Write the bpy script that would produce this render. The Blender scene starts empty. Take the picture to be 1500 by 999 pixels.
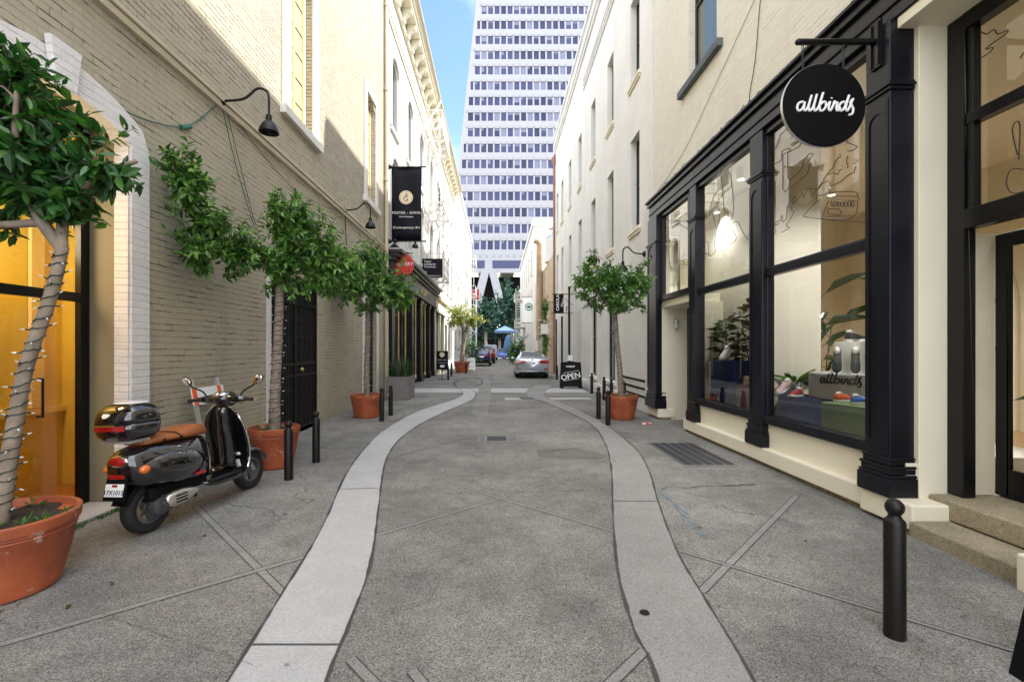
import bpy, bmesh, math, random
from math import sin, cos, pi, radians, sqrt, atan2
from mathutils import Vector, Matrix, noise as mnoise

scene = bpy.context.scene
COL = scene.collection

# ------------------------------------------------------------------ camera
CAM_H = 1.6
cam_d = bpy.data.cameras.new('camera')
cam_d.sensor_width = 36.0
cam_d.lens = 680 / 1500 * 36
cam_d.shift_x = (750 - 728) / 1500
cam_d.shift_y = (510 - 499.5) / 1500
cam_d.clip_start = 0.05
cam_d.clip_end = 3000
cam = bpy.data.objects.new('camera', cam_d)
cam.location = (0, 0, CAM_H)
cam.rotation_euler = (pi / 2, 0, 0)
COL.objects.link(cam)
scene.camera = cam

# ------------------------------------------------------------------ light
SUN_EL = radians(48.0)
SUN_AZ = radians(7.0)            # from +X turned towards +Y
sd = Vector((cos(SUN_EL) * cos(SUN_AZ), cos(SUN_EL) * sin(SUN_AZ), sin(SUN_EL)))
sun_d = bpy.data.lights.new('sun', 'SUN')
sun_d.energy = 2.2
sun_d.angle = radians(0.53)
sun_d.color = (1.0, 0.965, 0.915)
sun = bpy.data.objects.new('sun', sun_d)
sun.rotation_euler = (-sd).to_track_quat('-Z', 'Y').to_euler()
sun.location = (30, 10, 60)
COL.objects.link(sun)

world = bpy.data.worlds.new('World')
scene.world = world
world.use_nodes = True
wn = world.node_tree.nodes
wl = world.node_tree.links
wn.clear()
w_out = wn.new('ShaderNodeOutputWorld')
w_bg = wn.new('ShaderNodeBackground')
w_bg.inputs['Strength'].default_value = 0.085
sky = wn.new('ShaderNodeTexSky')
sky.sky_type = 'NISHITA'
sky.sun_disc = False
sky.sun_elevation = SUN_EL
sky.sun_rotation = radians(90) - SUN_AZ
sky.air_density = 1.0
sky.dust_density = 0.25
sky.ozone_density = 3.0
# thin high cloud in the sky itself
wc = wn.new('ShaderNodeTexCoord')
wmap = wn.new('ShaderNodeMapping')
wmap.inputs['Scale'].default_value = (2.0, 2.0, 5.0)
wnz = wn.new('ShaderNodeTexNoise')
wnz.inputs['Scale'].default_value = 1.7
wnz.inputs['Detail'].default_value = 7
wnz.inputs['Roughness'].default_value = 0.6
wr = wn.new('ShaderNodeMapRange')
wr.inputs['From Min'].default_value = 0.47
wr.inputs['From Max'].default_value = 0.75
wr.inputs['To Max'].default_value = 0.38
wmix = wn.new('ShaderNodeMixRGB')
wmix.inputs['Color2'].default_value = (4.6, 4.9, 5.3, 1)
wl.new(wc.outputs['Generated'], wmap.inputs['Vector'])
wl.new(wmap.outputs['Vector'], wnz.inputs['Vector'])
wl.new(wnz.outputs['Fac'], wr.inputs['Value'])
wl.new(wr.outputs['Result'], wmix.inputs['Fac'])
wl.new(sky.outputs['Color'], wmix.inputs['Color1'])
# fill light: bright unseen cloud added overhead and behind the viewer, clear blue ahead
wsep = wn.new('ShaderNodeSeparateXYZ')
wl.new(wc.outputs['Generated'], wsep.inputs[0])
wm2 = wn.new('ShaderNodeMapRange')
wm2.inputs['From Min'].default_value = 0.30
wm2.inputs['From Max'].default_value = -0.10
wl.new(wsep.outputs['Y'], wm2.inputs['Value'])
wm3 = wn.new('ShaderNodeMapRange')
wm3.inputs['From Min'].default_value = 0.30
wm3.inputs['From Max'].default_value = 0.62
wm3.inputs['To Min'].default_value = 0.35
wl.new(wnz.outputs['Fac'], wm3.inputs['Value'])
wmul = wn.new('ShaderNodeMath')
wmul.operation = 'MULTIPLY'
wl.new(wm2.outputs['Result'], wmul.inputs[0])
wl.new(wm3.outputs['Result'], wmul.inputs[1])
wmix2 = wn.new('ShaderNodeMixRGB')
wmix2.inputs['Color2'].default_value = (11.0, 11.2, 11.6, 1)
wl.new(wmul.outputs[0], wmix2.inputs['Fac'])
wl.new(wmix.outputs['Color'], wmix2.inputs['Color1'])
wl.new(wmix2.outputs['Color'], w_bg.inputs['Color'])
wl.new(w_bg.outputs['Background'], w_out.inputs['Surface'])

scene.view_settings.view_transform = 'Standard'
scene.view_settings.look = 'None'
scene.view_settings.exposure = 2.22
scene.view_settings.gamma = 1.0
scene.render.engine = 'CYCLES'
scene.cycles.max_bounces = 10
scene.cycles.diffuse_bounces = 6
scene.cycles.glossy_bounces = 4
scene.cycles.transparent_max_bounces = 12
scene.cycles.caustics_reflective = False
scene.cycles.caustics_refractive = False
scene.cycles.sample_clamp_indirect = 6
scene.cycles.use_denoising = True

# ------------------------------------------------------------------ object helpers
OFF = {}                    # world offset of every object we made (roots carry it)


def tag(o, label, cat, group=None):
    o['label'] = label
    o['category'] = cat
    if group:
        o['group'] = group
    return o


def thing(name, label, cat, loc=(0, 0, 0), group=None):
    o = bpy.data.objects.new(name, None)
    o.empty_display_size = 0.2
    COL.objects.link(o)
    o.location = loc
    OFF[o.name] = Vector(loc)
    return tag(o, label, cat, group)


def off_of(o):
    return OFF.get(o.name, Vector((0, 0, 0)))


def copy_tree(o, parent=None):
    c = o.copy()
    COL.objects.link(c)
    c.parent = parent
    for ch in list(o.children):
        copy_tree(ch, c)
    return c


class MB:
    """collects faces, then becomes ONE mesh object"""

    def __init__(self):
        self.v = []
        self.f = []
        self.m = []
        self.mi = 0

    def vert(self, p):
        self.v.append((p[0], p[1], p[2]))
        return len(self.v) - 1

    def face(self, *ps):
        n = len(self.v)
        for p in ps:
            self.v.append((p[0], p[1], p[2]))
        self.f.append(tuple(range(n, n + len(ps))))
        self.m.append(self.mi)

    def fi(self, *idx):
        self.f.append(tuple(idx))
        self.m.append(self.mi)

    def box(self, x0, x1, y0, y1, z0, z1):
        n = len(self.v)
        self.v += [(x0, y0, z0), (x1, y0, z0), (x1, y1, z0), (x0, y1, z0),
                   (x0, y0, z1), (x1, y0, z1), (x1, y1, z1), (x0, y1, z1)]
        for q in ((0, 3, 2, 1), (4, 5, 6, 7), (0, 1, 5, 4), (1, 2, 6, 5), (2, 3, 7, 6), (3, 0, 4, 7)):
            self.fi(*[n + i for i in q])
        return self

    def obox(self, c, ux, uy, uz):
        """oriented box: centre and three half vectors"""
        c = Vector(c); ux = Vector(ux); uy = Vector(uy); uz = Vector(uz)
        n = len(self.v)
        for sz in (-1, 1):
            for sx, sy in ((-1, -1), (1, -1), (1, 1), (-1, 1)):
                p = c + ux * sx + uy * sy + uz * sz
                self.v.append(tuple(p))
        for q in ((0, 3, 2, 1), (4, 5, 6, 7), (0, 1, 5, 4), (1, 2, 6, 5), (2, 3, 7, 6), (3, 0, 4, 7)):
            self.fi(*[n + i for i in q])
        return self

    def bar(self, a, b, w, h=None, up=(0, 0, 1)):
        h = h or w
        a = Vector(a); b = Vector(b)
        d = (b - a)
        L = d.length
        d.normalize()
        up = Vector(up)
        s = d.cross(up)
        if s.length < 1e-4:
            s = d.cross(Vector((1, 0, 0)))
        s.normalize()
        u = s.cross(d)
        return self.obox((a + b) / 2, s * w / 2, d * L / 2, u * h / 2)

    def tube(self, pts, r, n=8, cap=True):
        pts = [Vector(p) for p in pts]
        if not isinstance(r, (list, tuple)):
            r = [r] * len(pts)
        rings = []
        prev = None
        for i, p in enumerate(pts):
            if i == 0:
                d = pts[1] - pts[0]
            elif i == len(pts) - 1:
                d = pts[-1] - pts[-2]
            else:
                d = (pts[i + 1] - pts[i]).normalized() + (pts[i] - pts[i - 1]).normalized()
            if d.length < 1e-9:
                d = Vector((0, 0, 1))
            d.normalize()
            if prev is None:
                a = d.cross(Vector((0, 0, 1)))
                if a.length < 0.05:
                    a = d.cross(Vector((1, 0, 0)))
            else:
                a = prev - d * prev.dot(d)
                if a.length < 1e-4:
                    a = d.cross(Vector((1, 0, 0)))
            a.normalize()
            prev = a
            b = d.cross(a)
            ring = []
            for k in range(n):
                t = 2 * pi * k / n
                ring.append(self.vert(p + (a * cos(t) + b * sin(t)) * r[i]))
            rings.append(ring)
        for i in range(len(rings) - 1):
            for k in range(n):
                self.fi(rings[i][k], rings[i][(k + 1) % n], rings[i + 1][(k + 1) % n], rings[i + 1][k])
        if cap:
            self.fi(*reversed(rings[0]))
            self.fi(*rings[-1])
        return self

    def lathe(self, prof, c=(0, 0, 0), n=32, axis='z', cap=True):
        """prof: list of (r, h)"""
        c = Vector(c)
        rings = []
        for (r, h) in prof:
            ring = []
            for k in range(n):
                t = 2 * pi * k / n
                if axis == 'z':
                    p = Vector((r * cos(t), r * sin(t), h))
                elif axis == 'x':
                    p = Vector((h, r * cos(t), r * sin(t)))
                else:
                    p = Vector((r * sin(t), h, r * cos(t)))
                ring.append(self.vert(c + p))
            rings.append(ring)
        for i in range(len(rings) - 1):
            for k in range(n):
                self.fi(rings[i][k], rings[i][(k + 1) % n], rings[i + 1][(k + 1) % n], rings[i + 1][k])
        if cap:
            self.fi(*reversed(rings[0]))
            self.fi(*rings[-1])
        return self

    def ball(self, c, rx, ry=None, rz=None, n=14, m=9):
        ry = ry or rx
        rz = rz or rx
        c = Vector(c)
        rings = []
        for j in range(m + 1):
            ph = -pi / 2 + pi * j / m
            rr = max(cos(ph), 0.02)
            rings.append([self.vert(c + Vector((rx * rr * cos(2 * pi * k / n), ry * rr * sin(2 * pi * k / n), rz * sin(ph)))) for k in range(n)])
        for j in range(m):
            for k in range(n):
                self.fi(rings[j][k], rings[j][(k + 1) % n], rings[j + 1][(k + 1) % n], rings[j + 1][k])
        self.fi(*reversed(rings[0]))
        self.fi(*rings[-1])
        return self

    def extrude(self, poly, d):
        """poly: list of 3d points (planar); d: offset vector"""
        d = Vector(d)
        n = len(self.v)
        k = len(poly)
        for p in poly:
            self.v.append(tuple(p))
        for p in poly:
            self.v.append(tuple(Vector(p) + d))
        self.fi(*[n + i for i in reversed(range(k))])
        self.fi(*[n + k + i for i in range(k)])
        for i in range(k):
            j = (i + 1) % k
            self.fi(n + i, n + j, n + k + j, n + k + i)
        return self

    def grid(self, rows, close_u=False):
        """rows of points -> quads"""
        idx = [[self.vert(p) for p in r] for r in rows]
        for i in range(len(idx) - 1):
            m = len(idx[i])
            for k in range(m if close_u else m - 1):
                self.fi(idx[i][k], idx[i][(k + 1) % m], idx[i + 1][(k + 1) % m], idx[i + 1][k])
        return idx

    def xform(self, M, start=0):
        for i in range(start, len(self.v)):
            self.v[i] = tuple(M @ Vector(self.v[i]))
        return self

    def build(self, name, mat, parent=None, smooth=False, bevel=0, sub=0, merge=False, kind=None, angle=35):
        me = bpy.data.meshes.new(name)
        o = bpy.data.objects.new(name, me)
        off = off_of(parent) if parent else Vector((0, 0, 0))
        OFF[o.name] = off
        vs = [(p[0] - off.x, p[1] - off.y, p[2] - off.z) for p in self.v]
        me.from_pydata(vs, [], self.f)
        mats = mat if isinstance(mat, (list, tuple)) else [mat]
        for mm in mats:
            me.materials.append(mm)
        if len(mats) > 1:
            me.polygons.foreach_set('material_index', self.m)
        if merge or bevel or sub:
            bm = bmesh.new()
            bm.from_mesh(me)
            bmesh.ops.remove_doubles(bm, verts=bm.verts, dist=0.0002)
            bmesh.ops.recalc_face_normals(bm, faces=bm.faces)
            bm.to_mesh(me)
            bm.free()
        if smooth:
            me.polygons.foreach_set('use_smooth', [True] * len(me.polygons))
            if smooth != 'all':
                try:
                    me.set_sharp_from_angle(angle=radians(angle))
                except Exception:
                    pass
        me.update()
        COL.objects.link(o)
        if parent:
            o.parent = parent
        if bevel:
            b = o.modifiers.new('bevel', 'BEVEL')
            b.width = bevel
            b.segments = 2
            b.limit_method = 'ANGLE'
            b.angle_limit = radians(40)
            b.harden_normals = False
        if sub:
            s = o.modifiers.new('subd', 'SUBSURF')
            s.levels = sub
            s.render_levels = sub
        if kind:
            o['kind'] = kind
        return o


def text_mb(txt, size, origin, right, up, thick=0.004, shear=0.0, spacing=1.0, align='CENTER', bold=0.0):
    """lettering turned into a mesh; origin = baseline anchor"""
    cu = bpy.data.curves.new('lettering', 'FONT')
    cu.body = txt
    cu.size = size
    cu.shear = shear
    cu.space_character = spacing
    cu.align_x = align
    cu.extrude = thick / 2
    cu.offset = bold
    cu.resolution_u = 3
    ob = bpy.data.objects.new('lettering', cu)
    COL.objects.link(ob)
    dg = bpy.context.evaluated_depsgraph_get()
    me = bpy.data.meshes.new_from_object(ob.evaluated_get(dg))
    mb = MB()
    r = Vector(right).normalized(); u = Vector(up).normalized(); n = r.cross(u)
    o = Vector(origin)
    for v in me.vertices:
        mb.v.append(tuple(o + r * v.co.x + u * v.co.y + n * v.co.z))
    for p in me.polygons:
        mb.f.append(tuple(p.vertices)); mb.m.append(0)
    bpy.data.objects.remove(ob)
    bpy.data.curves.remove(cu)
    bpy.data.meshes.remove(me)
    return mb


def strokes_mb(strokes, r, origin, right, up, n=6, mb=None):
    """monoline lettering / line drawing: smooth tubes through 2-d points"""
    mb = mb or MB()
    rt = Vector(right); u = Vector(up); o = Vector(origin)
    for st in strokes:
        pts = smooth2(st) if len(st) > 2 else st
        mb.tube([o + rt * p[0] + u * p[1] for p in pts], r, n)
    return mb


def smooth2(pts, k=6):
    """Catmull-Rom through points (any dimension)"""
    out = []
    P = [tuple(p) for p in pts]
    P = [P[0]] + P + [P[-1]]
    for i in range(1, len(P) - 2):
        a, b, c, d = P[i - 1], P[i], P[i + 1], P[i + 2]
        for j in range(k):
            t = j / k
            out.append(tuple(0.5 * (2 * b[q] + (c[q] - a[q]) * t + (2 * a[q] - 5 * b[q] + 4 * c[q] - d[q]) * t * t +
                                    (3 * b[q] - a[q] - 3 * c[q] + d[q]) * t ** 3) for q in range(len(b))))
    out.append(P[-2])
    return out


# ------------------------------------------------------------------ materials
def _new(name):
    m = bpy.data.materials.new(name)
    m.use_nodes = True
    nt = m.node_tree
    b = nt.nodes['Principled BSDF']
    return m, nt, b


def rgba(c):
    return (c[0], c[1], c[2], 1)


def N(nt, typ, **kw):
    n = nt.nodes.new(typ)
    for k, v in kw.items():
        if k.startswith('_'):
            setattr(n, k[1:], v)
            continue
        k2 = k.replace('__', ' ')
        s = n.inputs[k2]
        if isinstance(v, bpy.types.NodeSocket):
            nt.links.new(v, s)
        else:
            s.default_value = v
    return n


def math_n(nt, op, a, b=0.0, c=0.0):
    n = nt.nodes.new('ShaderNodeMath')
    n.operation = op
    for i, v in enumerate((a, b, c)):
        if isinstance(v, bpy.types.NodeSocket):
            nt.links.new(v, n.inputs[i])
        else:
            n.inputs[i].default_value = v
    return n.outputs[0]


def mixc(nt, fac, c1, c2, blend='MIX'):
    n = nt.nodes.new('ShaderNodeMixRGB')
    n.blend_type = blend
    for s, v in zip(n.inputs, (fac, c1, c2)):
        if isinstance(v, bpy.types.NodeSocket):
            nt.links.new(v, s)
        elif isinstance(v, (tuple, list)):
            s.default_value = rgba(v)
        else:
            s.default_value = v
    return n.outputs[0]


def maprange(nt, v, a, b, c=0.0, d=1.0):
    n = nt.nodes.new('ShaderNodeMapRange')
    nt.links.new(v, n.inputs['Value'])
    n.inputs['From Min'].default_value = a
    n.inputs['From Max'].default_value = b
    n.inputs['To Min'].default_value = c
    n.inputs['To Max'].default_value = d
    return n.outputs['Result']


def noise_n(nt, vec, scale, detail=4, rough=0.55):
    n = N(nt, 'ShaderNodeTexNoise', Scale=scale, Detail=detail, Roughness=rough)
    if vec is not None:
        nt.links.new(vec, n.inputs['Vector'])
    return n.outputs['Fac']


def objco(nt):
    return nt.nodes.new('ShaderNodeTexCoord').outputs['Object']


def bump_to(nt, b, h, strength=0.3, dist=0.01, prev=None):
    n = N(nt, 'ShaderNodeBump', Strength=strength, Distance=dist)
    nt.links.new(h, n.inputs['Height'])
    if prev is not None:
        nt.links.new(prev, n.inputs['Normal'])
    nt.links.new(n.outputs['Normal'], b.inputs['Normal'])
    return n.outputs['Normal']


def plain(name, col, rough=0.6, metal=0.0, var=0.12, vscale=3.0, bump=0.0, bscale=60.0, coat=0.0, spec=0.5, wear=None, bdist=0.004):
    m, nt, b = _new(name)
    co = objco(nt)
    nz = noise_n(nt, co, vscale, 5)
    k = maprange(nt, nz, 0.25, 0.75, 1 - var, 1 + var)
    c = mixc(nt, 1.0, col, k, 'MULTIPLY')
    if wear:
        w = maprange(nt, noise_n(nt, co, wear[1], 6, 0.7), wear[2], wear[2] + 0.06)
        c = mixc(nt, w, c, wear[0])
    nt.links.new(c, b.inputs['Base Color'])
    b.inputs['Metallic'].default_value = metal
    b.inputs['Roughness'].default_value = rough
    b.inputs['Specular IOR Level'].default_value = spec
    b.inputs['Coat Weight'].default_value = coat
    b.inputs['Coat Roughness'].default_value = 0.04
    if bump:
        bump_to(nt, b, noise_n(nt, co, bscale, 4), bump, bdist)
    return m


def wall_vec(nt):
    """(x+y, z) so that walls facing x or y both carry courses"""
    co = objco(nt)
    s = nt.nodes.new('ShaderNodeSeparateXYZ')
    nt.links.new(co, s.inputs[0])
    c = nt.nodes.new('ShaderNodeCombineXYZ')
    nt.links.new(math_n(nt, 'ADD', s.outputs[0], s.outputs[1]), c.inputs[0])
    nt.links.new(s.outputs[2], c.inputs[1])
    return co, c.outputs[0], s


def brick_mat(name, col, col2=None, mortar=None, bw=0.21, rh=0.072, crack=(0.05, 0.04, 0.03), crackamt=0.8, strength=0.55, var=0.10,
              paint=True, rough=0.75, stain=0.25, pit=0.0, jit=0.012, crackthr=0.52, upper=0.0):
    m, nt, b = _new(name)
    co, wv, sep = wall_vec(nt)
    # uneven courses
    nz = N(nt, 'ShaderNodeTexNoise', Scale=2.3, Detail=3)
    nt.links.new(co, nz.inputs['Vector'])
    sub = nt.nodes.new('ShaderNodeVectorMath'); sub.operation = 'SUBTRACT'
    nt.links.new(nz.outputs['Color'], sub.inputs[0]); sub.inputs[1].default_value = (0.5, 0.5, 0.5)
    sc_ = nt.nodes.new('ShaderNodeVectorMath'); sc_.operation = 'SCALE'
    nt.links.new(sub.outputs[0], sc_.inputs[0]); sc_.inputs['Scale'].default_value = jit * 2.5
    add = nt.nodes.new('ShaderNodeVectorMath'); add.operation = 'ADD'
    nt.links.new(wv, add.inputs[0]); nt.links.new(sc_.outputs[0], add.inputs[1])
    br = nt.nodes.new('ShaderNodeTexBrick')
    nt.links.new(add.outputs[0], br.inputs['Vector'])
    br.inputs['Scale'].default_value = 1.0
    br.inputs['Brick Width'].default_value = bw
    br.inputs['Row Height'].default_value = rh
    br.inputs['Mortar Size'].default_value = 0.0075
    br.inputs['Mortar Smooth'].default_value = 0.35
    br.inputs['Color1'].default_value = rgba(col)
    br.inputs['Color2'].default_value = rgba(col2 or [x * 0.93 for x in col])
    br.inputs['Mortar'].default_value = rgba(mortar or [x * 0.96 for x in col])
    b2 = nt.nodes.new('ShaderNodeTexBrick')
    nt.links.new(add.outputs[0], b2.inputs['Vector'])
    b2.inputs['Scale'].default_value = 1.0
    b2.inputs['Brick Width'].default_value = 40.0
    b2.inputs['Row Height'].default_value = rh
    b2.inputs['Mortar Size'].default_value = 0.008
    b2.inputs['Mortar Smooth'].default_value = 0.5
    big = noise_n(nt, co, 0.55, 5)
    k = maprange(nt, big, 0.3, 0.7, 1 - var, 1 + var * 0.6)
    c = mixc(nt, 1.0, br.outputs['Color'], k, 'MULTIPLY')
    # grime streaks running down
    mp = N(nt, 'ShaderNodeMapping', Scale=(3.0, 3.0, 0.35)); nt.links.new(co, mp.inputs['Vector'])
    st = maprange(nt, noise_n(nt, mp.outputs[0], 1.2, 5, 0.65), 0.52, 0.8, 0, stain)
    c = mixc(nt, st, c, [x * 0.45 for x in col])
    # open joints: the mortar line shows dark where the paint has cracked
    cm = N(nt, 'ShaderNodeMapping', Scale=(2.2, 2.2, 7.0)); nt.links.new(co, cm.inputs['Vector'])
    cn = math_n(nt, 'ADD', noise_n(nt, cm.outputs[0], 1.0, 6, 0.72), maprange(nt, sep.outputs[2], 4.6, 6.2, 0.0, upper))
    cr = maprange(nt, cn, crackthr, crackthr + 0.06)
    crk = math_n(nt, 'MULTIPLY', math_n(nt, 'MULTIPLY', cr, math_n(nt, 'MAXIMUM', maprange(nt, b2.outputs['Fac'], 0.35, 0.8), math_n(nt, 'MULTIPLY', maprange(nt, br.outputs['Fac'], 0.55, 0.9), 0.45))), crackamt)
    c = mixc(nt, crk, c, crack)
    nt.links.new(c, b.inputs['Base Color'])
    b.inputs['Roughness'].default_value = rough
    b.inputs['Specular IOR Level'].default_value = 0.35
    inv = math_n(nt, 'SUBTRACT', 1.0, math_n(nt, 'ADD', math_n(nt, 'MULTIPLY', br.outputs['Fac'], 0.35), math_n(nt, 'MULTIPLY', b2.outputs['Fac'], 0.65)))
    rough_n = noise_n(nt, co, 28.0, 5, 0.65)
    h = math_n(nt, 'ADD', math_n(nt, 'MULTIPLY', inv, 0.7), math_n(nt, 'MULTIPLY', rough_n, 0.5))
    h = math_n(nt, 'SUBTRACT', h, math_n(nt, 'MULTIPLY', crk, 0.8))
    if pit:
        pt = maprange(nt, noise_n(nt, co, 14.0, 3, 0.8), 0.62, 0.72)
        h = math_n(nt, 'SUBTRACT', h, math_n(nt, 'MULTIPLY', pt, pit))
    bump_to(nt, b, h, strength, 0.018)
    return m


def stucco(name, col, rough=0.8, bump=0.25, bscale=35, var=0.05, stain=0.15):
    m, nt, b = _new(name)
    co = objco(nt)
    k = maprange(nt, noise_n(nt, co, 0.8, 6), 0.3, 0.7, 1 - var, 1 + var)
    c = mixc(nt, 1.0, col, k, 'MULTIPLY')
    mp = N(nt, 'ShaderNodeMapping', Scale=(2.5, 2.5, 0.22)); nt.links.new(co, mp.inputs['Vector'])
    st = maprange(nt, noise_n(nt, mp.outputs[0], 1.1, 6, 0.7), 0.54, 0.85, 0, stain)
    c = mixc(nt, st, c, [x * 0.55 for x in col])
    nt.links.new(c, b.inputs['Base Color'])
    b.inputs['Roughness'].default_value = rough
    b.inputs['Specular IOR Level'].default_value = 0.35
    bump_to(nt, b, noise_n(nt, co, bscale, 5, 0.6), bump, 0.006)
    return m


def concrete(name, base, lo, hi, speck=120.0, stain=0.35, bump=0.5, crack=False, grit=1.0, cstain=(0.06, 0.055, 0.05)):
    m, nt, b = _new(name)
    co = objco(nt)
    vo = N(nt, 'ShaderNodeTexVoronoi', Scale=speck); nt.links.new(co, vo.inputs['Vector'])
    sp = nt.nodes.new('ShaderNodeSeparateColor'); nt.links.new(vo.outputs['Color'], sp.inputs[0])
    r1 = nt.nodes.new('ShaderNodeValToRGB')
    e = r1.color_ramp.elements
    e[0].position = 0.0; e[0].color = rgba(lo)
    e[1].position = 1.0; e[1].color = rgba(hi)
    x = e.new(0.45); x.color = rgba(base)
    x = e.new(0.85); x.color = rgba([q * 1.1 for q in base])
    nt.links.new(sp.outputs[0], r1.inputs[0])
    fine = noise_n(nt, co, speck * 2.2, 2)
    c = mixc(nt, 0.5, r1.outputs[0], maprange(nt, fine, 0.3, 0.7, 0.55, 1.45), 'MULTIPLY')
    c = mixc(nt, 1 - grit, c, base) if grit < 1 else c
    k = maprange(nt, noise_n(nt, co, 0.7, 7, 0.62), 0.28, 0.72, 1 - stain, 1 + stain * 0.6)
    c = mixc(nt, 1.0, c, k, 'MULTIPLY')
    k2 = maprange(nt, noise_n(nt, co, 4.5, 6, 0.7), 0.3, 0.7, 1 - stain * 0.45, 1 + stain * 0.35)
    c = mixc(nt, 1.0, c, k2, 'MULTIPLY')
    # spots of gum and oil
    v2 = N(nt, 'ShaderNodeTexVoronoi', Scale=3.2); nt.links.new(co, v2.inputs['Vector'])
    spot = maprange(nt, v2.outputs['Distance'], 0.03, 0.055, 0.6, 0.0)
    c = mixc(nt, spot, c, cstain)
    v4 = N(nt, 'ShaderNodeTexVoronoi', Scale=0.8); nt.links.new(co, v4.inputs['Vector'])
    c = mixc(nt, maprange(nt, v4.outputs['Distance'], 0.02, 0.22, 0.38 if crack else 0.15, 0.0), c, cstain)
    c = mixc(nt, maprange(nt, noise_n(nt, co, 1.9, 8, 0.75), 0.56, 0.72, 0.0, 0.42 if crack else 0.16), c, cstain)
    if crack:
        v3 = N(nt, 'ShaderNodeTexVoronoi', Scale=0.33, _feature='DISTANCE_TO_EDGE')
        wob = N(nt, 'ShaderNodeTexNoise', Scale=2.5, Detail=6); nt.links.new(co, wob.inputs['Vector'])
        va = nt.nodes.new('ShaderNodeVectorMath'); va.operation = 'MULTIPLY_ADD'
        nt.links.new(wob.outputs['Color'], va.inputs[0]); va.inputs[1].default_value = (0.5, 0.5, 0.5); nt.links.new(co, va.inputs[2])
        nt.links.new(va.outputs[0], v3.inputs['Vector'])
        cr = maprange(nt, v3.outputs['Distance'], 0.0, 0.0035, 0.75, 0.0)
        cr = math_n(nt, 'MULTIPLY', cr, maprange(nt, noise_n(nt, co, 0.5, 3), 0.5, 0.6))
        c = mixc(nt, cr, c, (0.03, 0.03, 0.03))
    nt.links.new(c, b.inputs['Base Color'])
    b.inputs['Roughness'].default_value = 0.85
    b.inputs['Specular IOR Level'].default_value = 0.3
    h = math_n(nt, 'ADD', vo.outputs['Distance'], math_n(nt, 'MULTIPLY', fine, 0.6))
    bump_to(nt, b, h, bump, 0.004)
    return m


def glass(name, tint=(0.92, 0.95, 0.93), ior=1.5, boost=1.0):
    m = bpy.data.materials.new(name)
    m.use_nodes = True
    nt = m.node_tree
    nt.nodes.clear()
    out = nt.nodes.new('ShaderNodeOutputMaterial')
    tr = N(nt, 'ShaderNodeBsdfTransparent', Color=rgba(tint))
    gl = N(nt, 'ShaderNodeBsdfGlossy', Roughness=0.0, Color=(1, 1, 1, 1))
    fr = N(nt, 'ShaderNodeFresnel', IOR=ior)
    mx = nt.nodes.new('ShaderNodeMixShader')
    f = math_n(nt, 'MINIMUM', math_n(nt, 'MULTIPLY', fr.outputs[0], boost), 1.0)
    nt.links.new(f, mx.inputs[0])
    nt.links.new(tr.outputs[0], mx.inputs[1])
    nt.links.new(gl.outputs[0], mx.inputs[2])
    nt.links.new(mx.outputs[0], out.inputs[0])
    return m


def leafmat(name, c1, c2, c3, rough=0.32):
    m, nt, b = _new(name)
    g = nt.nodes.new('ShaderNodeNewGeometry')
    r = nt.nodes.new('ShaderNodeValToRGB')
    e = r.color_ramp.elements
    e[0].position = 0.0; e[0].color = rgba(c1)
    e[1].position = 1.0; e[1].color = rgba(c3)
    x = e.new(0.6); x.color = rgba(c2)
    nt.links.new(g.outputs['Random Per Island'], r.inputs[0])
    nt.links.new(r.outputs[0], b.inputs['Base Color'])
    b.inputs['Roughness'].default_value = rough
    b.inputs['Specular IOR Level'].default_value = 0.5
    tl = nt.nodes.new('ShaderNodeBsdfTranslucent')
    nt.links.new(mixc(nt, 1.0, r.outputs[0], (1.5, 1.7, 0.6), 'MULTIPLY'), tl.inputs['Color'])
    mx = nt.nodes.new('ShaderNodeMixShader')
    mx.inputs[0].default_value = 0.22
    out = nt.nodes['Material Output']
    nt.links.new(b.outputs[0], mx.inputs[1])
    nt.links.new(tl.outputs[0], mx.inputs[2])
    nt.links.new(mx.outputs[0], out.inputs['Surface'])
    return m


def emit(name, col, s):
    m = bpy.data.materials.new(name)
    m.use_nodes = True
    b = m.node_tree.nodes['Principled BSDF']
    b.inputs['Base Color'].default_value = rgba(col)
    b.inputs['Emission Color'].default_value = rgba(col)
    b.inputs['Emission Strength'].default_value = s
    return m


def solid_glossy(name, col, rough=0.05, spec=0.7, metal=0.0):
    return plain(name, col, rough, metal, 0.05, 2.0, spec=spec)


MT = {}
MT['tan_brick'] = brick_mat('painted_tan_brick', (0.47, 0.412, 0.308), strength=1.0, stain=0.3, crackamt=0.85, crackthr=0.53, crack=(0.085, 0.068, 0.05), upper=0.07)
MT['white_brick'] = brick_mat('painted_white_brick', (0.80, 0.77, 0.76), strength=0.7, stain=0.06, crackamt=0.15, var=0.05)
MT['cream_brick'] = brick_mat('painted_cream_brick', (0.80, 0.76, 0.65), strength=0.7, stain=0.18, crackamt=0.4, crack=(0.30, 0.24, 0.15), var=0.05, pit=0.5, crackthr=0.56)
MT['raw_brick'] = brick_mat('rough_brown_brick', (0.42, 0.30, 0.19), (0.55, 0.44, 0.30), (0.62, 0.55, 0.43), strength=0.8, stain=0.2, crackamt=0.1, paint=False)
MT['olive_plaster'] = stucco('olive_plaster', (0.27, 0.235, 0.15))
MT['cream_plaster'] = stucco('cream_plaster', (0.82, 0.77, 0.62), bump=0.15, bscale=18)
MT['white_stucco'] = stucco('white_stucco', (0.74, 0.725, 0.685), bump=0.12, stain=0.22, var=0.07)
MT['offwhite'] = stucco('offwhite_painted_masonry', (0.62, 0.605, 0.56), bump=0.1, stain=0.12)
MT['trim_white'] = plain('white_trim_paint', (0.70, 0.68, 0.63), 0.5, var=0.05, bump=0.05)
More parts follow.
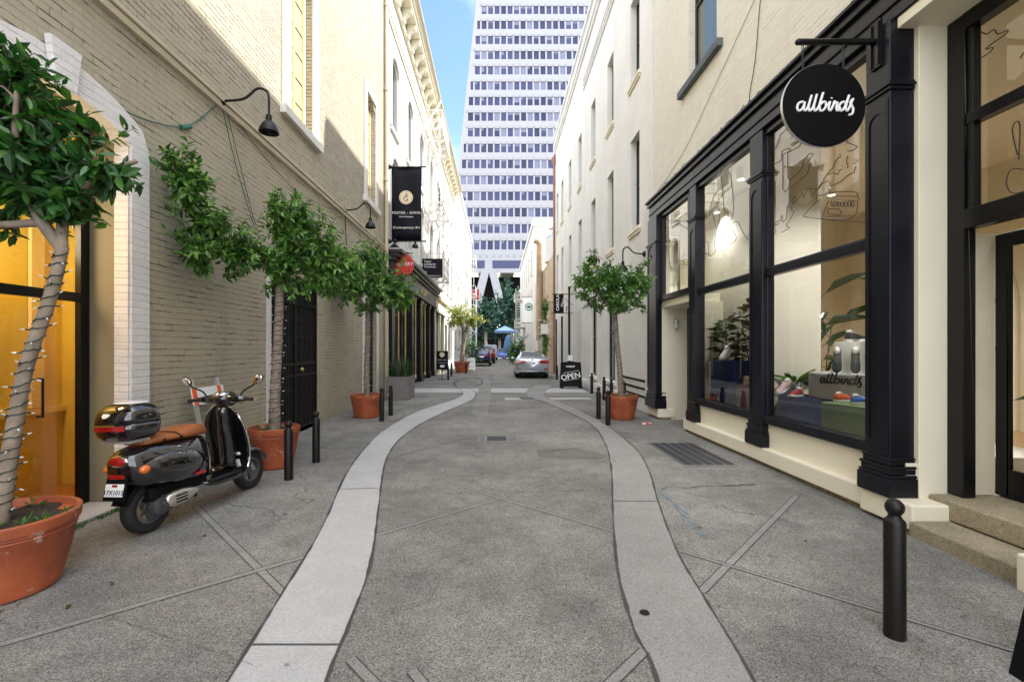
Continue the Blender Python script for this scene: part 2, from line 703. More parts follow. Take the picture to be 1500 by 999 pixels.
MT['trim_cream'] = plain('cream_trim_paint', (0.74, 0.67, 0.50), 0.5, var=0.06, bump=0.05)
MT['trim_tan'] = plain('tan_trim_paint', (0.50, 0.43, 0.31), 0.5, var=0.07)
MT['shutter_tan'] = plain('tan_shutter_paint', (0.58, 0.47, 0.25), 0.45, var=0.05)
MT['navy_black'] = plain('blue_black_gloss_paint', (0.0075, 0.008, 0.013), 0.3, var=0.25, bump=0.08, bscale=25, wear=((0.05, 0.05, 0.06), 9, 0.76), spec=0.3)
MT['black_paint'] = plain('black_gloss_paint', (0.006, 0.006, 0.007), 0.3, var=0.2, bump=0.06, bscale=25, spec=0.3)
MT['black_matt'] = plain('matt_black', (0.006, 0.006, 0.007), 0.55, var=0.15, spec=0.12)
MT['iron'] = plain('black_iron', (0.007, 0.007, 0.007), 0.42, var=0.25, bump=0.15, bscale=40, spec=0.3)
MT['rust_iron'] = plain('weathered_bollard_iron', (0.008, 0.0065, 0.006), 0.42, var=0.3, bump=0.15, bscale=30, wear=((0.06, 0.028, 0.018), 6, 0.62), spec=0.3)
MT['steel'] = plain('dull_steel', (0.55, 0.55, 0.55), 0.35, 0.9, var=0.1)
MT['alu'] = plain('aluminium', (0.68, 0.69, 0.70), 0.35, 0.8, var=0.1)
MT['chrome'] = plain('chrome', (0.85, 0.86, 0.88), 0.06, 1.0, var=0.02)
MT['mirror'] = plain('mirror_glass', (0.9, 0.92, 0.95), 0.01, 1.0, var=0.0)
MT['brass'] = plain('aged_brass', (0.55, 0.42, 0.18), 0.35, 0.8, var=0.2)
MT['gold'] = plain('gold_leaf', (0.75, 0.55, 0.20), 0.35, 0.6, var=0.1)
MT['white_paint'] = plain('white_paint', (0.82, 0.82, 0.80), 0.5, var=0.02)
MT['terracotta'] = plain('terracotta', (0.36, 0.085, 0.032), 0.55, var=0.4, vscale=4, bump=0.2, bscale=30, wear=((0.46, 0.33, 0.27), 9, 0.60))
MT['soil'] = plain('dark_soil', (0.035, 0.025, 0.018), 0.95, var=0.4, vscale=25, bump=1.0, bscale=45, bdist=0.02)
MT['bark'] = plain('grey_brown_bark', (0.27, 0.215, 0.165), 0.8, var=0.35, vscale=9, bump=0.6, bscale=22, bdist=0.01)
MT['twig'] = plain('brown_twig', (0.10, 0.07, 0.045), 0.8, var=0.3)
MT['leaf'] = leafmat('ficus_leaf', (0.022, 0.08, 0.016), (0.085, 0.22, 0.04), (0.21, 0.38, 0.07))
MT['leaf_dark'] = leafmat('dark_ficus_leaf', (0.012, 0.050, 0.012), (0.030, 0.115, 0.025), (0.09, 0.23, 0.045))
MT['leaf_yellow'] = leafmat('yellow_green_leaf', (0.16, 0.19, 0.03), (0.30, 0.33, 0.06), (0.42, 0.42, 0.10))
MT['leaf_far'] = leafmat('blue_green_leaf', (0.012, 0.05, 0.045), (0.03, 0.085, 0.07), (0.06, 0.13, 0.09))
MT['leaf_bush'] = leafmat('bright_bush_leaf', (0.03, 0.10, 0.02), (0.07, 0.19, 0.03), (0.13, 0.27, 0.05))
MT['leaf_burg'] = leafmat('burgundy_rubber_leaf', (0.05, 0.018, 0.012), (0.085, 0.04, 0.022), (0.05, 0.06, 0.02), 0.25)
MT['leaf_rubber'] = leafmat('rubber_plant_leaf', (0.006, 0.024, 0.010), (0.012, 0.042, 0.016), (0.022, 0.07, 0.02), 0.22)
MT['aggregate'] = concrete('exposed_aggregate_concrete', (0.255, 0.243, 0.22), (0.08, 0.076, 0.07), (0.42, 0.405, 0.385), 165, 0.42, 0.5, crack=True)
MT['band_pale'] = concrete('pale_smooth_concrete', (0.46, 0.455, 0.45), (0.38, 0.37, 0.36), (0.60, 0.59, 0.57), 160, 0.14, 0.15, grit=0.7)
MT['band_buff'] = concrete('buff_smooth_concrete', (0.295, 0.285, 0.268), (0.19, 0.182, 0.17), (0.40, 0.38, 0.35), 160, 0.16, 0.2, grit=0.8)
MT['joint_strip'] = concrete('grey_joint_mortar', (0.275, 0.265, 0.245), (0.18, 0.17, 0.16), (0.36, 0.35, 0.33), 160, 0.3, 0.3)
MT['joint_dark'] = plain('dirt_filled_joint', (0.06, 0.056, 0.05), 0.9, var=0.3)
MT['step_conc'] = concrete('worn_step_concrete', (0.34, 0.29, 0.20), (0.2, 0.17, 0.11), (0.46, 0.42, 0.33), 110, 0.3, 0.35, grit=0.7)
MT['kerb_dirt'] = concrete('dirty_footing_concrete', (0.24, 0.20, 0.12), (0.10, 0.085, 0.05), (0.34, 0.30, 0.2), 60, 0.4, 0.4)
MT['glass'] = glass('shop_glass', (0.96, 0.97, 0.96), boost=1.6)
MT['glass_warm'] = glass('door_glass', (0.95, 0.92, 0.85), boost=1.0)
MT['pane_dark'] = solid_glossy('dark_window_glass', (0.020, 0.024, 0.028), 0.02, 0.9)
MT['pane_green'] = solid_glossy('pale_green_window_glass', (0.12, 0.15, 0.13), 0.02, 0.9)
MT['pane_blue'] = solid_glossy('blue_window_glass', (0.042, 0.048, 0.115), 0.12, 0.25)
MT['pane_blue_light'] = solid_glossy('blue_window_glass_with_blind', (0.15, 0.16, 0.24), 0.15, 0.3)
MT['pane_blue_dark'] = solid_glossy('deep_blue_window_glass', (0.025, 0.029, 0.07), 0.12, 0.25)
MT['tower'] = stucco('white_quartz_precast', (0.30, 0.30, 0.315), bump=0.02, bscale=4, stain=0.05, var=0.03)
MT['red_sign'] = plain('red_enamel', (0.62, 0.015, 0.012), 0.35, var=0.03)
MT['dark_banner'] = plain('blue_black_vinyl', (0.006, 0.0065, 0.012), 0.45, var=0.08, spec=0.12)
MT['plum_banner'] = plain('dark_plum_vinyl', (0.010, 0.008, 0.014), 0.4, var=0.06, spec=0.12)
MT['cream_disc'] = plain('cream_enamel', (0.72, 0.60, 0.42), 0.4, var=0.04)
MT['planter_grey'] = plain('grey_planter_panel', (0.20, 0.18, 0.18), 0.55, var=0.12, bump=0.05)
# ================================================================== THE SETTING
def structure(mb, name, mat, **kw):
    o = mb.build(name, mat, **kw)
    o['kind'] = 'structure'
    return o


g = MB(); g.box(-260, 260, -60, 420, -0.6, 0.0)
structure(g, 'ground', MT['aggregate'])


def ribbon(mb, L, R, z0, z1, k=8):
    def at(P, y):
        for i in range(len(P) - 1):
            if P[i][1] <= y <= P[i + 1][1]:
                t = (y - P[i][1]) / max(P[i + 1][1] - P[i][1], 1e-6)
                return (P[i][0] + (P[i + 1][0] - P[i][0]) * t, y)
        return P[-1]
    a0 = smooth2(L, k); b0 = smooth2(R, k)
    ye = min(L[-1][1], R[-1][1]); m = 160
    a = [at(a0, -3 + (ye + 3) * i / (m - 1)) for i in range(m)]
    b = [at(b0, -3 + (ye + 3) * i / (m - 1)) for i in range(m)]
    for i in range(m - 1):
        p, q, r, s = a[i], b[i], b[i + 1], a[i + 1]
        mb.face((p[0], p[1], z1), (q[0], q[1], z1), (r[0], r[1], z1), (s[0], s[1], z1))
    # slim dark joints along both edges are separate meshes


def edge_line(pts, w, z, k=8):
    a = smooth2(pts, k)
    mb = MB()
    rows = []
    for i, p in enumerate(a):
        q = a[min(i + 1, len(a) - 1)]; o = a[max(i - 1, 0)]
        d = Vector((q[0] - o[0], q[1] - o[1], 0)).normalized()
        n = Vector((-d.y, d.x, 0)) * w * (0.2 + 0.55 * max(0.0, 0.5 + mnoise.noise(Vector((p[0] * 3, p[1] * 3, 1.7))) + 0.6 * mnoise.noise(Vector((p[0] * 11, p[1] * 11, 4.1)))))
        rows.append([(p[0] + n.x, p[1] + n.y, z), (p[0] - n.x, p[1] - n.y, z)])
    for i in range(len(rows) - 1):
        mb.face(rows[i][0], rows[i + 1][0], rows[i + 1][1], rows[i][1])
    return mb


# the sinuous paving bands (edges measured on the ground, metres)
Lout = [(-0.90, -3.0), (-0.95, -0.5), (-1.10, 1.0), (-1.29, 2.22), (-1.39, 2.95), (-1.56, 4.14), (-1.91, 5.88), (-2.12, 7.56), (-2.20, 9.38), (-1.98, 11.9), (-1.22, 15.1), (-1.33, 17.4), (-1.95, 20.8), (-2.05, 23.5), (-1.5, 26.5)]
Lin = [(-0.47, -3.0), (-0.52, -0.5), (-0.66, 1.0), (-0.82, 2.22), (-0.86, 2.72), (-0.945, 3.48), (-1.17, 4.57), (-1.45, 5.89), (-1.63, 6.95), (-1.71, 8.3), (-1.60, 9.94), (-1.25, 11.95), (-0.77, 14.5), (-0.78, 16.6), (-1.05, 18.4)]
Rin = [(0.30, -3.0), (0.38, -0.5), (0.55, 1.0), (0.77, 2.23), (0.78, 2.64), (0.87, 3.34), (1.115, 4.46), (1.53, 6.22), (1.83, 7.88), (1.98, 9.66), (1.78, 11.6), (1.37, 13.95), (1.0, 15.1), (1.15, 17.4), (1.9, 21.5)]
Rout = [(0.72, -3.0), (0.80, -0.5), (1.0, 1.0), (1.233, 2.22), (1.32, 2.9), (1.42, 3.66), (1.68, 4.84), (1.97, 6.0), (2.19, 7.25), (2.27, 8.92), (2.22, 10.88), (1.94, 13.43), (1.62, 15.1), (1.75, 17.0), (2.45, 20.2)]
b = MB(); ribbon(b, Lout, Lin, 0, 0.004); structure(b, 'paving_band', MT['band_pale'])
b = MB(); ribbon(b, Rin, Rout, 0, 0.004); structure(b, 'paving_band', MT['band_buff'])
jl = MB()
for e in (Lout, Lin, Rin, Rout):
    q = edge_line(e, 0.017, 0.008, 24)
    n = len(jl.v); jl.v += q.v
    jl.f += [tuple(i + n for i in f) for f in q.f]; jl.m += q.m


def seg(mb, a, b, w, z):
    d = Vector((b[0] - a[0], b[1] - a[1], 0)).normalized()
    n = Vector((-d.y, d.x, 0)) * w / 2
    mb.face((a[0] - n.x, a[1] - n.y, z), (b[0] - n.x, b[1] - n.y, z), (b[0] + n.x, b[1] + n.y, z), (a[0] + n.x, a[1] + n.y, z))


for a, b_ in (((-1.80, 5.25), (-1.33, 5.30)), ((1.22, 4.85), (1.69, 4.84)), ((1.96, 9.0), (2.27, 8.95)), ((-2.18, 9.2), (-1.68, 9.1)), ((-1.9, 12.2), (-1.2, 12.1)), ((-1.33, 2.5), (-0.85, 2.5)), ((0.75, 2.2), (1.2, 2.1))):
    seg(jl, a, b_, 0.012, 0.0085)
structure(jl, 'paving_joint', MT['joint_dark'])

# diagonal tooled strips in the aggregate slabs, each a pale strip between two dark grooves
diag = MB(); groove = MB(); SN = [0]


def strip(a, b, w=0.05):
    d = Vector((b[0] - a[0], b[1] - a[1], 0)).normalized()
    n = Vector((-d.y, d.x, 0)); SN[0] += 0.00022
    seg(diag, a, b, w, 0.0022 + SN[0])
    for s in (-1, 1):
        o = n * s * (w / 2 + 0.0035)
        seg(groove, (a[0] + o.x, a[1] + o.y), (b[0] + o.x, b[1] + o.y), 0.007, 0.0023 + SN[0])


def gp(px, py):
    Y = 680 * 1.6 / (py - 510)
    return ((px - 728) / 680 * Y, Y)


strip(gp(550, 784), gp(732, 730)); strip(gp(732, 730), gp(889, 671.5), 0.04)
strip(gp(569, 676), gp(732, 730), 0.04); strip(gp(732, 730), gp(899, 778), 0.04)
strip(gp(286, 741), gp(418, 872)); strip(gp(-30, 953), gp(452, 814))
strip(gp(1167, 726), gp(1027, 867)); strip(gp(993, 806), gp(1245, 882), 0.03); strip(gp(1245, 882), gp(1490, 955), 0.03)
strip(gp(513, 965), gp(556, 1010)); strip(gp(944, 953), gp(885, 1010))
strip(gp(470, 640), gp(532, 660), 0.03); strip(gp(566, 672), gp(690, 640), 0.03)
strip((0.19, 2.2), (-0.2, 1.7)); strip((-0.42, 2.3), (0.1, 1.6))
structure(diag, 'paving_strip', MT['joint_strip']); structure(groove, 'paving_groove', MT['joint_dark'])

# pale cross bands where the slabs meet, and the central tapering strip
cb = MB()
cb.face((-3.35, 16.75, 0.002), (3.3, 16.75, 0.002), (3.3, 18.5, 0.002), (-3.35, 18.5, 0.002))
cb.face((0.25, 14.35, 0.002), (3.0, 14.6, 0.002), (3.0, 15.05, 0.002), (0.25, 14.95, 0.002))
structure(cb, 'paving_band', MT['band_pale'])
cs = MB()
cs.face((-0.62, 11.0, 0.006), (-0.22, 11.0, 0.006), (-0.22, 17.5, 0.006), (-0.70, 17.5, 0.006))
cs.face((-0.70, 17.5, 0.006), (-0.22, 17.5, 0.006), (-0.55, 29, 0.006), (-1.15, 29, 0.006))
cs.face((-0.18, 22.5, 0.006), (0.45, 22.5, 0.006), (0.45, 30, 0.006), (-0.18, 30, 0.006))
structure(cs, 'paving_band', MT['joint_strip'])
# grooves of the far oval
ov = MB()
for cx, cy, rx, ry in ((-1.3, 21.5, 0.62, 3.0),):
    pts = [(cx + rx * cos(t * pi / 16), cy + ry * sin(t * pi / 16)) for t in range(33)]
    q = edge_line(pts, 0.08, 0.009, 2)
    n = len(ov.v); ov.v += q.v; ov.f += [tuple(i + n for i in f) for f in q.f]; ov.m += q.m
structure(ov, 'paving_joint', MT['joint_dark'])
# patched asphalt pieces and broken edges
pt = MB()
poly = [gp(785, 660), gp(800, 656.5), gp(842, 657), gp(888, 666), gp(884, 671), gp(838, 671), gp(790, 669.5)]
pt.face(*[(x, y, 0.004) for x, y in poly])
structure(pt, 'paving_patch', plain('dark_patch_concrete', (0.15, 0.14, 0.125), 0.9, var=0.2, vscale=8, bump=0.3, bscale=90))
ck = MB()
rnd = random.Random(5)


def crackline(a, b, n, amp, w, mb=ck):
    pts = []
    for i in range(n + 1):
        t = i / n
        pts.append((a[0] + (b[0] - a[0]) * t + rnd.uniform(-amp, amp) * 0.4, a[1] + (b[1] - a[1]) * t + rnd.uniform(-amp, amp)))
    for i in range(n):
        seg(mb, pts[i], pts[i + 1], w * rnd.uniform(0.4, 1.3), 0.0075)


crackline(gp(783, 664), gp(845, 656.8), 7, 0.03, 0.02); crackline(gp(845, 656.8), gp(889, 667), 7, 0.02, 0.014)
crackline(gp(640, 696.5), gp(712, 696), 8, 0.03, 0.012); crackline(gp(650, 725), gp(690, 722), 6, 0.03, 0.008)
crackline(gp(739, 722), gp(895, 718), 12, 0.02, 0.007)
crackline(gp(958, 716), gp(1106, 711), 14, 0.04, 0.013); crackline(gp(1064, 713), gp(1106, 710), 5, 0.05, 0.014)
crackline(gp(150, 900), gp(370, 975), 30, 0.012, 0.003)
structure(ck, 'paving_crack', MT['joint_dark'])
# blue utility paint sprayed on the slab
bp = MB()
for i in range(170):
    t = rnd.random()
    path = [(962, 716), (985, 735), (1000, 750), (1012, 768), (1035, 788)]
    k = min(int(t * 4), 3); f = t * 4 - k
    px = path[k][0] + (path[k + 1][0] - path[k][0]) * f + rnd.gauss(0, 2.4 + 3 * (0.4 < t < 0.8))
    py = path[k][1] + (path[k + 1][1] - path[k][1]) * f + rnd.gauss(0, 2.0)
    x, y = gp(px, py)
    r = rnd.uniform(0.004, 0.014)
    bp.face(*[(x + r * rnd.uniform(0.6, 1.2) * cos(a * pi / 3), y + r * rnd.uniform(0.6, 1.2) * sin(a * pi / 3), 0.0055 + i * 2e-6) for a in range(6)])
structure(bp, 'paint_mark', plain('faded_blue_spray_paint', (0.14, 0.235, 0.30), 0.9, var=0.2))


# ------------------------------------------------------------------ wall helpers
def cells(mb, A, B, openings, put):
    """front face of a wall with rectangular openings; put(a0,a1,b0,b1) makes one quad"""
    us = sorted(set([A[0], A[1]] + [v for o in openings for v in o[:2] if A[0] < v < A[1]]))
    vs = sorted(set([B[0], B[1]] + [v for o in openings for v in o[2:4] if B[0] < v < B[1]]))
    for j in range(len(vs) - 1):
        run = None
        for i in range(len(us) - 1):
            cu = (us[i] + us[i + 1]) / 2; cv = (vs[j] + vs[j + 1]) / 2
            inside = any(o[0] < cu < o[1] and o[2] < cv < o[3] for o in openings)
            if inside:
                if run is not None:
                    put(run, us[i], vs[j], vs[j + 1]); run = None
            elif run is None:
                run = us[i]
        if run is not None:
            put(run, us[-1], vs[j], vs[j + 1])


def wallX(mb, x, s, y0, y1, z0, z1, openings, depth=0.25):
    """wall on the plane X=x whose face looks to s*X; openings (y0,y1,z0,z1) get reveals"""
    def q(a, b, c, d):
        if s > 0:
            mb.face((x, a, c), (x, b, c), (x, b, d), (x, a, d))
        else:
            mb.face((x, b, c), (x, a, c), (x, a, d), (x, b, d))
    cells(mb, (y0, y1), (z0, z1), openings, q)
    xi = x - s * depth
    for (a, b, c, d) in openings:
        mb.face((x, a, c), (xi, a, c), (xi, a, d), (x, a, d))
        mb.face((x, b, d), (xi, b, d), (xi, b, c), (x, b, c))
        mb.face((x, a, d), (xi, a, d), (xi, b, d), (x, b, d))
        mb.face((x, a, c), (x, b, c), (xi, b, c), (xi, a, c))


def wallY(mb, y, s, x0, x1, z0, z1, openings=(), depth=0.25):
    def q(a, b, c, d):
        mb.face((a, y, c), (b, y, c), (b, y, d), (a, y, d))
    cells(mb, (x0, x1), (z0, z1), list(openings), q)
    yi = y - s * depth
    for (a, b, c, d) in openings:
        mb.face((a, y, c), (a, yi, c), (a, yi, d), (a, y, d))
        mb.face((b, y, d), (b, yi, d), (b, yi, c), (b, y, c))
        mb.face((a, y, d), (a, yi, d), (b, yi, d), (b, y, d))
        mb.face((a, y, c), (b, y, c), (b, yi, c), (a, yi, c))


def arch_fill(mb, x, s, y0, y1, zs, zt, depth=0.25, rise=None, n=14):
    """fills the corners between a segmental arch (springing zs, crown zt) and the square head at zt"""
    c = (y0 + y1) / 2; w = (y1 - y0) / 2
    h = zt - zs
    R = (w * w + h * h) / (2 * h)
    zc = zt - R
    a0 = math.asin(min(1, w / R))
    arc = []
    for i in range(n + 1):
        a = -a0 + 2 * a0 * i / n
        arc.append((c + R * sin(a), zc + R * cos(a)))
    if h >= w:                     # tall arch: half ellipse
        arc = [(c - w * cos(pi * i / n), zs + h * sin(pi * i / n)) for i in range(n + 1)]
    xi = x - s * depth
    e = s * 0.0
    for i in range(n):
        (ya, za), (yb, zb) = arc[i], arc[i + 1]
        mb.face((x + e, ya, za), (x + e, yb, zb), (x + e, yb, zt), (x + e, ya, zt))
        mb.face((x + e, ya, za), (xi, ya, za), (xi, yb, zb), (x + e, yb, zb))
    return arc


def win(bld, x, s, y0, y1, z0, z1, frame='black_paint', pane='pane_dark', depth=0.16, sill=None, fw=0.055, rail=True, casing=None, vbar=False, proud=0.0, name='window'):
    """a sash window set back in an opening of an X wall: window > pane (> sill)"""
    xf = x - s * depth
    mb = MB()
    d0, d1 = sorted((xf, xf - s * 0.05))
    e = 0.001
    mb.box(d0, d1, y0 + e, y0 + fw, z0 + e, z1 - e)
    mb.box(d0, d1, y1 - fw, y1 - e, z0 + e, z1 - e)
    mb.box(d0, d1, y0 + fw, y1 - fw, z0 + e, z0 + fw)
    mb.box(d0, d1, y0 + fw, y1 - fw, z1 - fw, z1 - e)
    if rail:
        zm = (z0 + z1) / 2
        mb.box(d0, d1, y0 + fw, y1 - fw, zm - fw * 0.45, zm + fw * 0.45)
    if vbar:
        ym = (y0 + y1) / 2
        mb.box(d0 + 0.005, d1 - 0.005, ym - 0.016, ym + 0.016, z0 + fw, z1 - fw)
    fr = mb.build(name, MT[frame], bld, bevel=0.006)
    p = MB(); xp = xf - s * 0.03
    q = [(xp, y0 + fw, z0 + fw), (xp, y1 - fw, z0 + fw), (xp, y1 - fw, z1 - fw), (xp, y0 + fw, z1 - fw)]
    p.face(*(q if s > 0 else q[::-1]))
    p.build('pane', MT[pane], fr)
    if sill:
        pr, h, mt, ex = sill
        m2 = MB(); a, b = sorted((x - s * depth, x + s * pr))
        m2.box(a, b, y0 - ex, y1 + ex, z0 - h, z0 - 0.002)
        m2.build('sill', MT[mt], fr, bevel=0.008)
    if casing:
        w, pr, mt = casing
        m2 = MB(); a, b = sorted((x + s * 0.003, x + s * pr))
        m2.box(a, b, y0 - w, y0, z0, z1 + w)
        m2.box(a, b, y1, y1 + w, z0, z1 + w)
        m2.box(a, b, y0, y1, z1, z1 + w)
        m2.build('casing', MT[mt], fr, bevel=0.006)
    return fr


def shell(mb, x, s, depth, y0, y1, z1, ends=True, back=True, xin=None):
    """the rest of a building behind its X wall"""
    xi = x - s * depth
    if ends:
        for y in (y0, y1):
            mb.face((x, y, 0), (xi, y, 0), (xi, y, z1), (x, y, z1))
    if back:
        mb.face((xi, y0, 0), (xi, y1, 0), (xi, y1, z1), (xi, y0, z1))
    mb.face((x, y0, z1), (x, y1, z1), (xi, y1, z1), (xi, y0, z1))


# ================================================================== LEFT SIDE
XL = -3.76
# ---- tan painted brick building (nearest on that side)
B1 = thing('brick_building', 'tan painted brick building with white arched entrance and iron gate behind the scooter', 'building', (XL, 6.0, 0))
w = MB()
DOOR = (3.18, 4.74, 0.0, 3.86)
GATE = (7.72, 9.83, 0.0, 2.95)
SIDE = (13.15, 14.45, 0.0, 3.05)
WIN1 = (8.38, 9.42, 5.86, 8.9)
WIN2 = (13.35, 14.3, 5.92, 9.02)
WIN0 = (3.4, 4.44, 5.86, 8.9)
ops = [DOOR, GATE, SIDE, WIN1, WIN2, WIN0]
wallX(w, XL, 1, -4.0, 15.62, 0, 14.6, ops, 0.14)
arch_fill(w, XL, 1, 13.35, 14.3, 8.82, 9.02, 0.14)
shell(w, XL, 1, 9.0, -4.0, 15.62, 14.6)
w.build('wall', MT['tan_brick'], B1)
# moulded string course with the conduit under it
m = MB()
m.box(XL + 0.003, XL + 0.07, -4, 15.5, 4.93, 4.985)
m.box(XL + 0.003, XL + 0.045, -4, 15.5, 4.87, 4.928)
m.build('string_course', MT['trim_tan'], B1, bevel=0.01)
m = MB(); m.tube([(XL + 0.06, -4, 4.83), (XL + 0.06, 15.5, 4.83)], 0.018, 8)
m.build('conduit', MT['trim_tan'], B1, smooth=True)
# white brick arch round the entrance
a = MB()
a.box(XL + 0.003, XL + 0.03, 4.74, 4.985, 0.0, 3.66)
a.box(XL + 0.003, XL + 0.03, 2.935, 3.18, 0.0, 3.66)
a.box(XL - 0.137, XL + 0.003, 4.725, 4.739, 0.0, 3.66)
cy, hw, rise = 3.96, 0.78, 0.20
R = (hw * hw + rise * rise) / (2 * rise); zc = 3.86 - R
na = 18
am = math.asin(hw / R)
inn, outr = [], []
for i in range(na + 1):
    t = -am + 2 * am * i / na
    inn.append((cy + R * sin(t), zc + R * cos(t)))
    t2 = t * 1.16
    outr.append((cy + (R + 0.26) * sin(t2), zc + (R + 0.26) * cos(t2)))
outr[0] = (2.935, 3.66); outr[-1] = (4.985, 3.66)
outr = [(min(max(p[0], 2.935), 4.985), p[1]) for p in outr]
for i in range(na):
    p, q, r, s_ = inn[i], inn[i + 1], outr[i + 1], outr[i]
    x0, x1 = XL - 0.137, XL + 0.03
    a.face((x1, p[0], p[1]), (x1, q[0], q[1]), (x1, r[0], r[1]), (x1, s_[0], s_[1]))
    a.face((x1, p[0], p[1]), (x0, p[0], p[1]), (x0, q[0], q[1]), (x1, q[0], q[1]))
    a.face((x1, s_[0], s_[1]), (x1, r[0], r[1]), (XL, r[0], r[1]), (XL, s_[0], s_[1]))
arch = a.build('arch_surround', MT['white_brick'], B1)
k = MB(); k.extrude([(XL + 0.035, cy - 0.10, 3.80), (XL + 0.035, cy + 0.10, 3.80), (XL + 0.035, cy + 0.15, 4.19), (XL + 0.035, cy - 0.15, 4.19)], (0.06, 0, 0))
k.build('keystone', MT['white_brick'], arch, bevel=0.01)
# plaster reveal behind the arch
r_ = MB()
r_.box(XL - 0.42, XL - 0.141, 4.745, 4.80, 0, 3.9)
r_.box(XL - 0.42, XL - 0.141, 3.10, 3.175, 0, 3.9)
r_.box(XL - 0.42, XL - 0.141, 3.175, 4.745, 3.862, 3.9)
r_.build('reveal', MT['olive_plaster'], B1)
r_ = MB(); r_.box(XL - 0.5, XL + 0.0, 3.182, 4.738, 0.005, 0.035)
r_.build('threshold', MT['band_pale'], B1, bevel=0.006)
# glazed entrance door
xd = XL - 0.40
d = MB()
d.box(xd - 0.06, xd, 4.64, 4.743, 0.036, 3.86)
d.box(xd - 0.06, xd, 3.178, 3.26, 0.036, 3.86)
d.box(xd - 0.06, xd, 3.26, 4.64, 2.06, 2.15)
d.box(xd - 0.06, xd, 3.26, 4.64, 0.036, 0.10)
d.box(xd - 0.06, xd, 3.26, 4.64, 3.78, 3.86)
door = d.build('entrance_door', MT['black_paint'], B1, bevel=0.005)
p = MB(); p.face((xd - 0.03, 3.26, 0.1), (xd - 0.03, 4.64, 0.1), (xd - 0.03, 4.64, 2.06), (xd - 0.03, 3.26, 2.06))
p.face((xd - 0.03, 3.26, 2.15), (xd - 0.03, 4.64, 2.15), (xd - 0.03, 4.64, 3.78), (xd - 0.03, 3.26, 3.78))
p.build('pane', MT['glass_warm'], door)
h = MB(); h.tube([(xd, 4.2, 0.98), (xd + 0.05, 4.2, 0.98), (xd + 0.05, 4.2, 1.32), (xd, 4.2, 1.32)], 0.012, 8)
h.build('handle', MT['iron'], door, smooth=True)
# lobby behind the glass: ochre panelled walls
ochre = plain('ochre_panel', (0.74, 0.57, 0.09), 0.4, var=0.12, vscale=1.5)
pal = plain('pale_ochre_panel', (0.80, 0.66, 0.32), 0.4, var=0.08)
lb = MB()
lb.face((xd - 0.9, 2.4, 0.03), (xd - 0.9, 5.9, 0.03), (xd - 0.9, 5.9, 3.9), (xd - 0.9, 2.4, 3.9))
lb.face((xd - 0.07, 5.4, 0.03), (xd - 0.9, 5.4, 0.03), (xd - 0.9, 5.4, 3.9), (xd - 0.07, 5.4, 3.9))
lb.face((xd - 0.07, 2.4, 0.03), (xd - 0.9, 2.4, 0.03), (xd - 0.9, 2.4, 3.9), (xd - 0.07, 2.4, 3.9))
lb.face((xd - 0.07, 2.4, 3.9), (xd - 0.9, 2.4, 3.9), (xd - 0.9, 5.4, 3.9), (xd - 0.07, 5.4, 3.9))
lb.face((xd - 0.07, 4.81, 0.03), (xd - 0.07, 5.4, 0.03), (xd - 0.07, 5.4, 3.9), (xd - 0.07, 4.81, 3.9))
lb.face((xd - 0.07, 2.4, 0.03), (xd - 0.07, 3.1, 0.03), (xd - 0.07, 3.1, 3.9), (xd - 0.07, 2.4, 3.9))
lw = lb.build('lobby_wall', ochre, B1)
lp = MB()
for y in (3.35, 3.85, 4.45, 5.0):
    lp.box(xd - 0.89, xd - 0.85, y, y + 0.14, 0.95, 3.9)
lp.box(xd - 0.89, xd - 0.84, 2.4, 5.4, 0.88, 0.94)
lp.build('batten', pal, lw)
lp = MB(); lp.box(xd - 0.9, xd - 0.07, 2.4, 5.4, 0.0, 0.028)
lp.build('lobby_floor', plain('polished_wood', (0.40, 0.17, 0.03), 0.15, var=0.2), B1)
# upper windows with shutters, casings and heavy sills
for (y0, y1, z0, z1) in (WIN0, WIN1, WIN2):
    fr = win(B1, XL, 1, y0, y1, z0, z1, 'trim_white', 'shutter_tan', 0.12, (0.10, 0.17, 'trim_white', 0.33), 0.06, False, (0.3 if z1 < 9 else 0.24, 0.05, 'trim_white'))
    b = MB()
    n = 6
    xs = XL - 0.115
    for i in range(n):
        za = z0 + 0.06 + (z1 - z0 - 0.12) * i / n
        zb = z0 + 0.06 + (z1 - z0 - 0.12) * (i + 1) / n
        ym = (y0 + y1) / 2
        for ya, yb in ((y0 + 0.07, ym - 0.01), (ym + 0.01, y1 - 0.07)):
            b.box(xs - 0.03, xs - 0.016, ya, yb, za + 0.002, za + 0.05)
            b.box(xs - 0.03, xs - 0.016, ya, yb, zb - 0.05, zb - 0.002)
            b.box(xs - 0.03, xs - 0.016, ya, ya + 0.05, za + 0.05, zb - 0.05)
            b.box(xs - 0.03, xs - 0.016, yb - 0.05, yb, za + 0.05, zb - 0.05)
    b.build('shutter', MT['shutter_tan'], fr, bevel=0.004)
# white edge of the gate opening and its passage
gt = MB()
gt.box(XL - 0.12, XL + 0.012, GATE[0] - 0.16, GATE[0], 0, 2.95)
gt.build('gate_jamb', MT['trim_white'], B1, bevel=0.006)
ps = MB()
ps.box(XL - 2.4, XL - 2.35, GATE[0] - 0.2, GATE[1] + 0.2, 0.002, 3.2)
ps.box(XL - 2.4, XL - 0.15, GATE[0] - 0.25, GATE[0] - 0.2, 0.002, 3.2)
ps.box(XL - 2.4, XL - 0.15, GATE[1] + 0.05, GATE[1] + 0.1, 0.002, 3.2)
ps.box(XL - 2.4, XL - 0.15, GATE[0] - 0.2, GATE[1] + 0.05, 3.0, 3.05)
ps.build('passage', plain('dark_passage_plaster', (0.06, 0.055, 0.05), 0.9, var=0.2), B1)
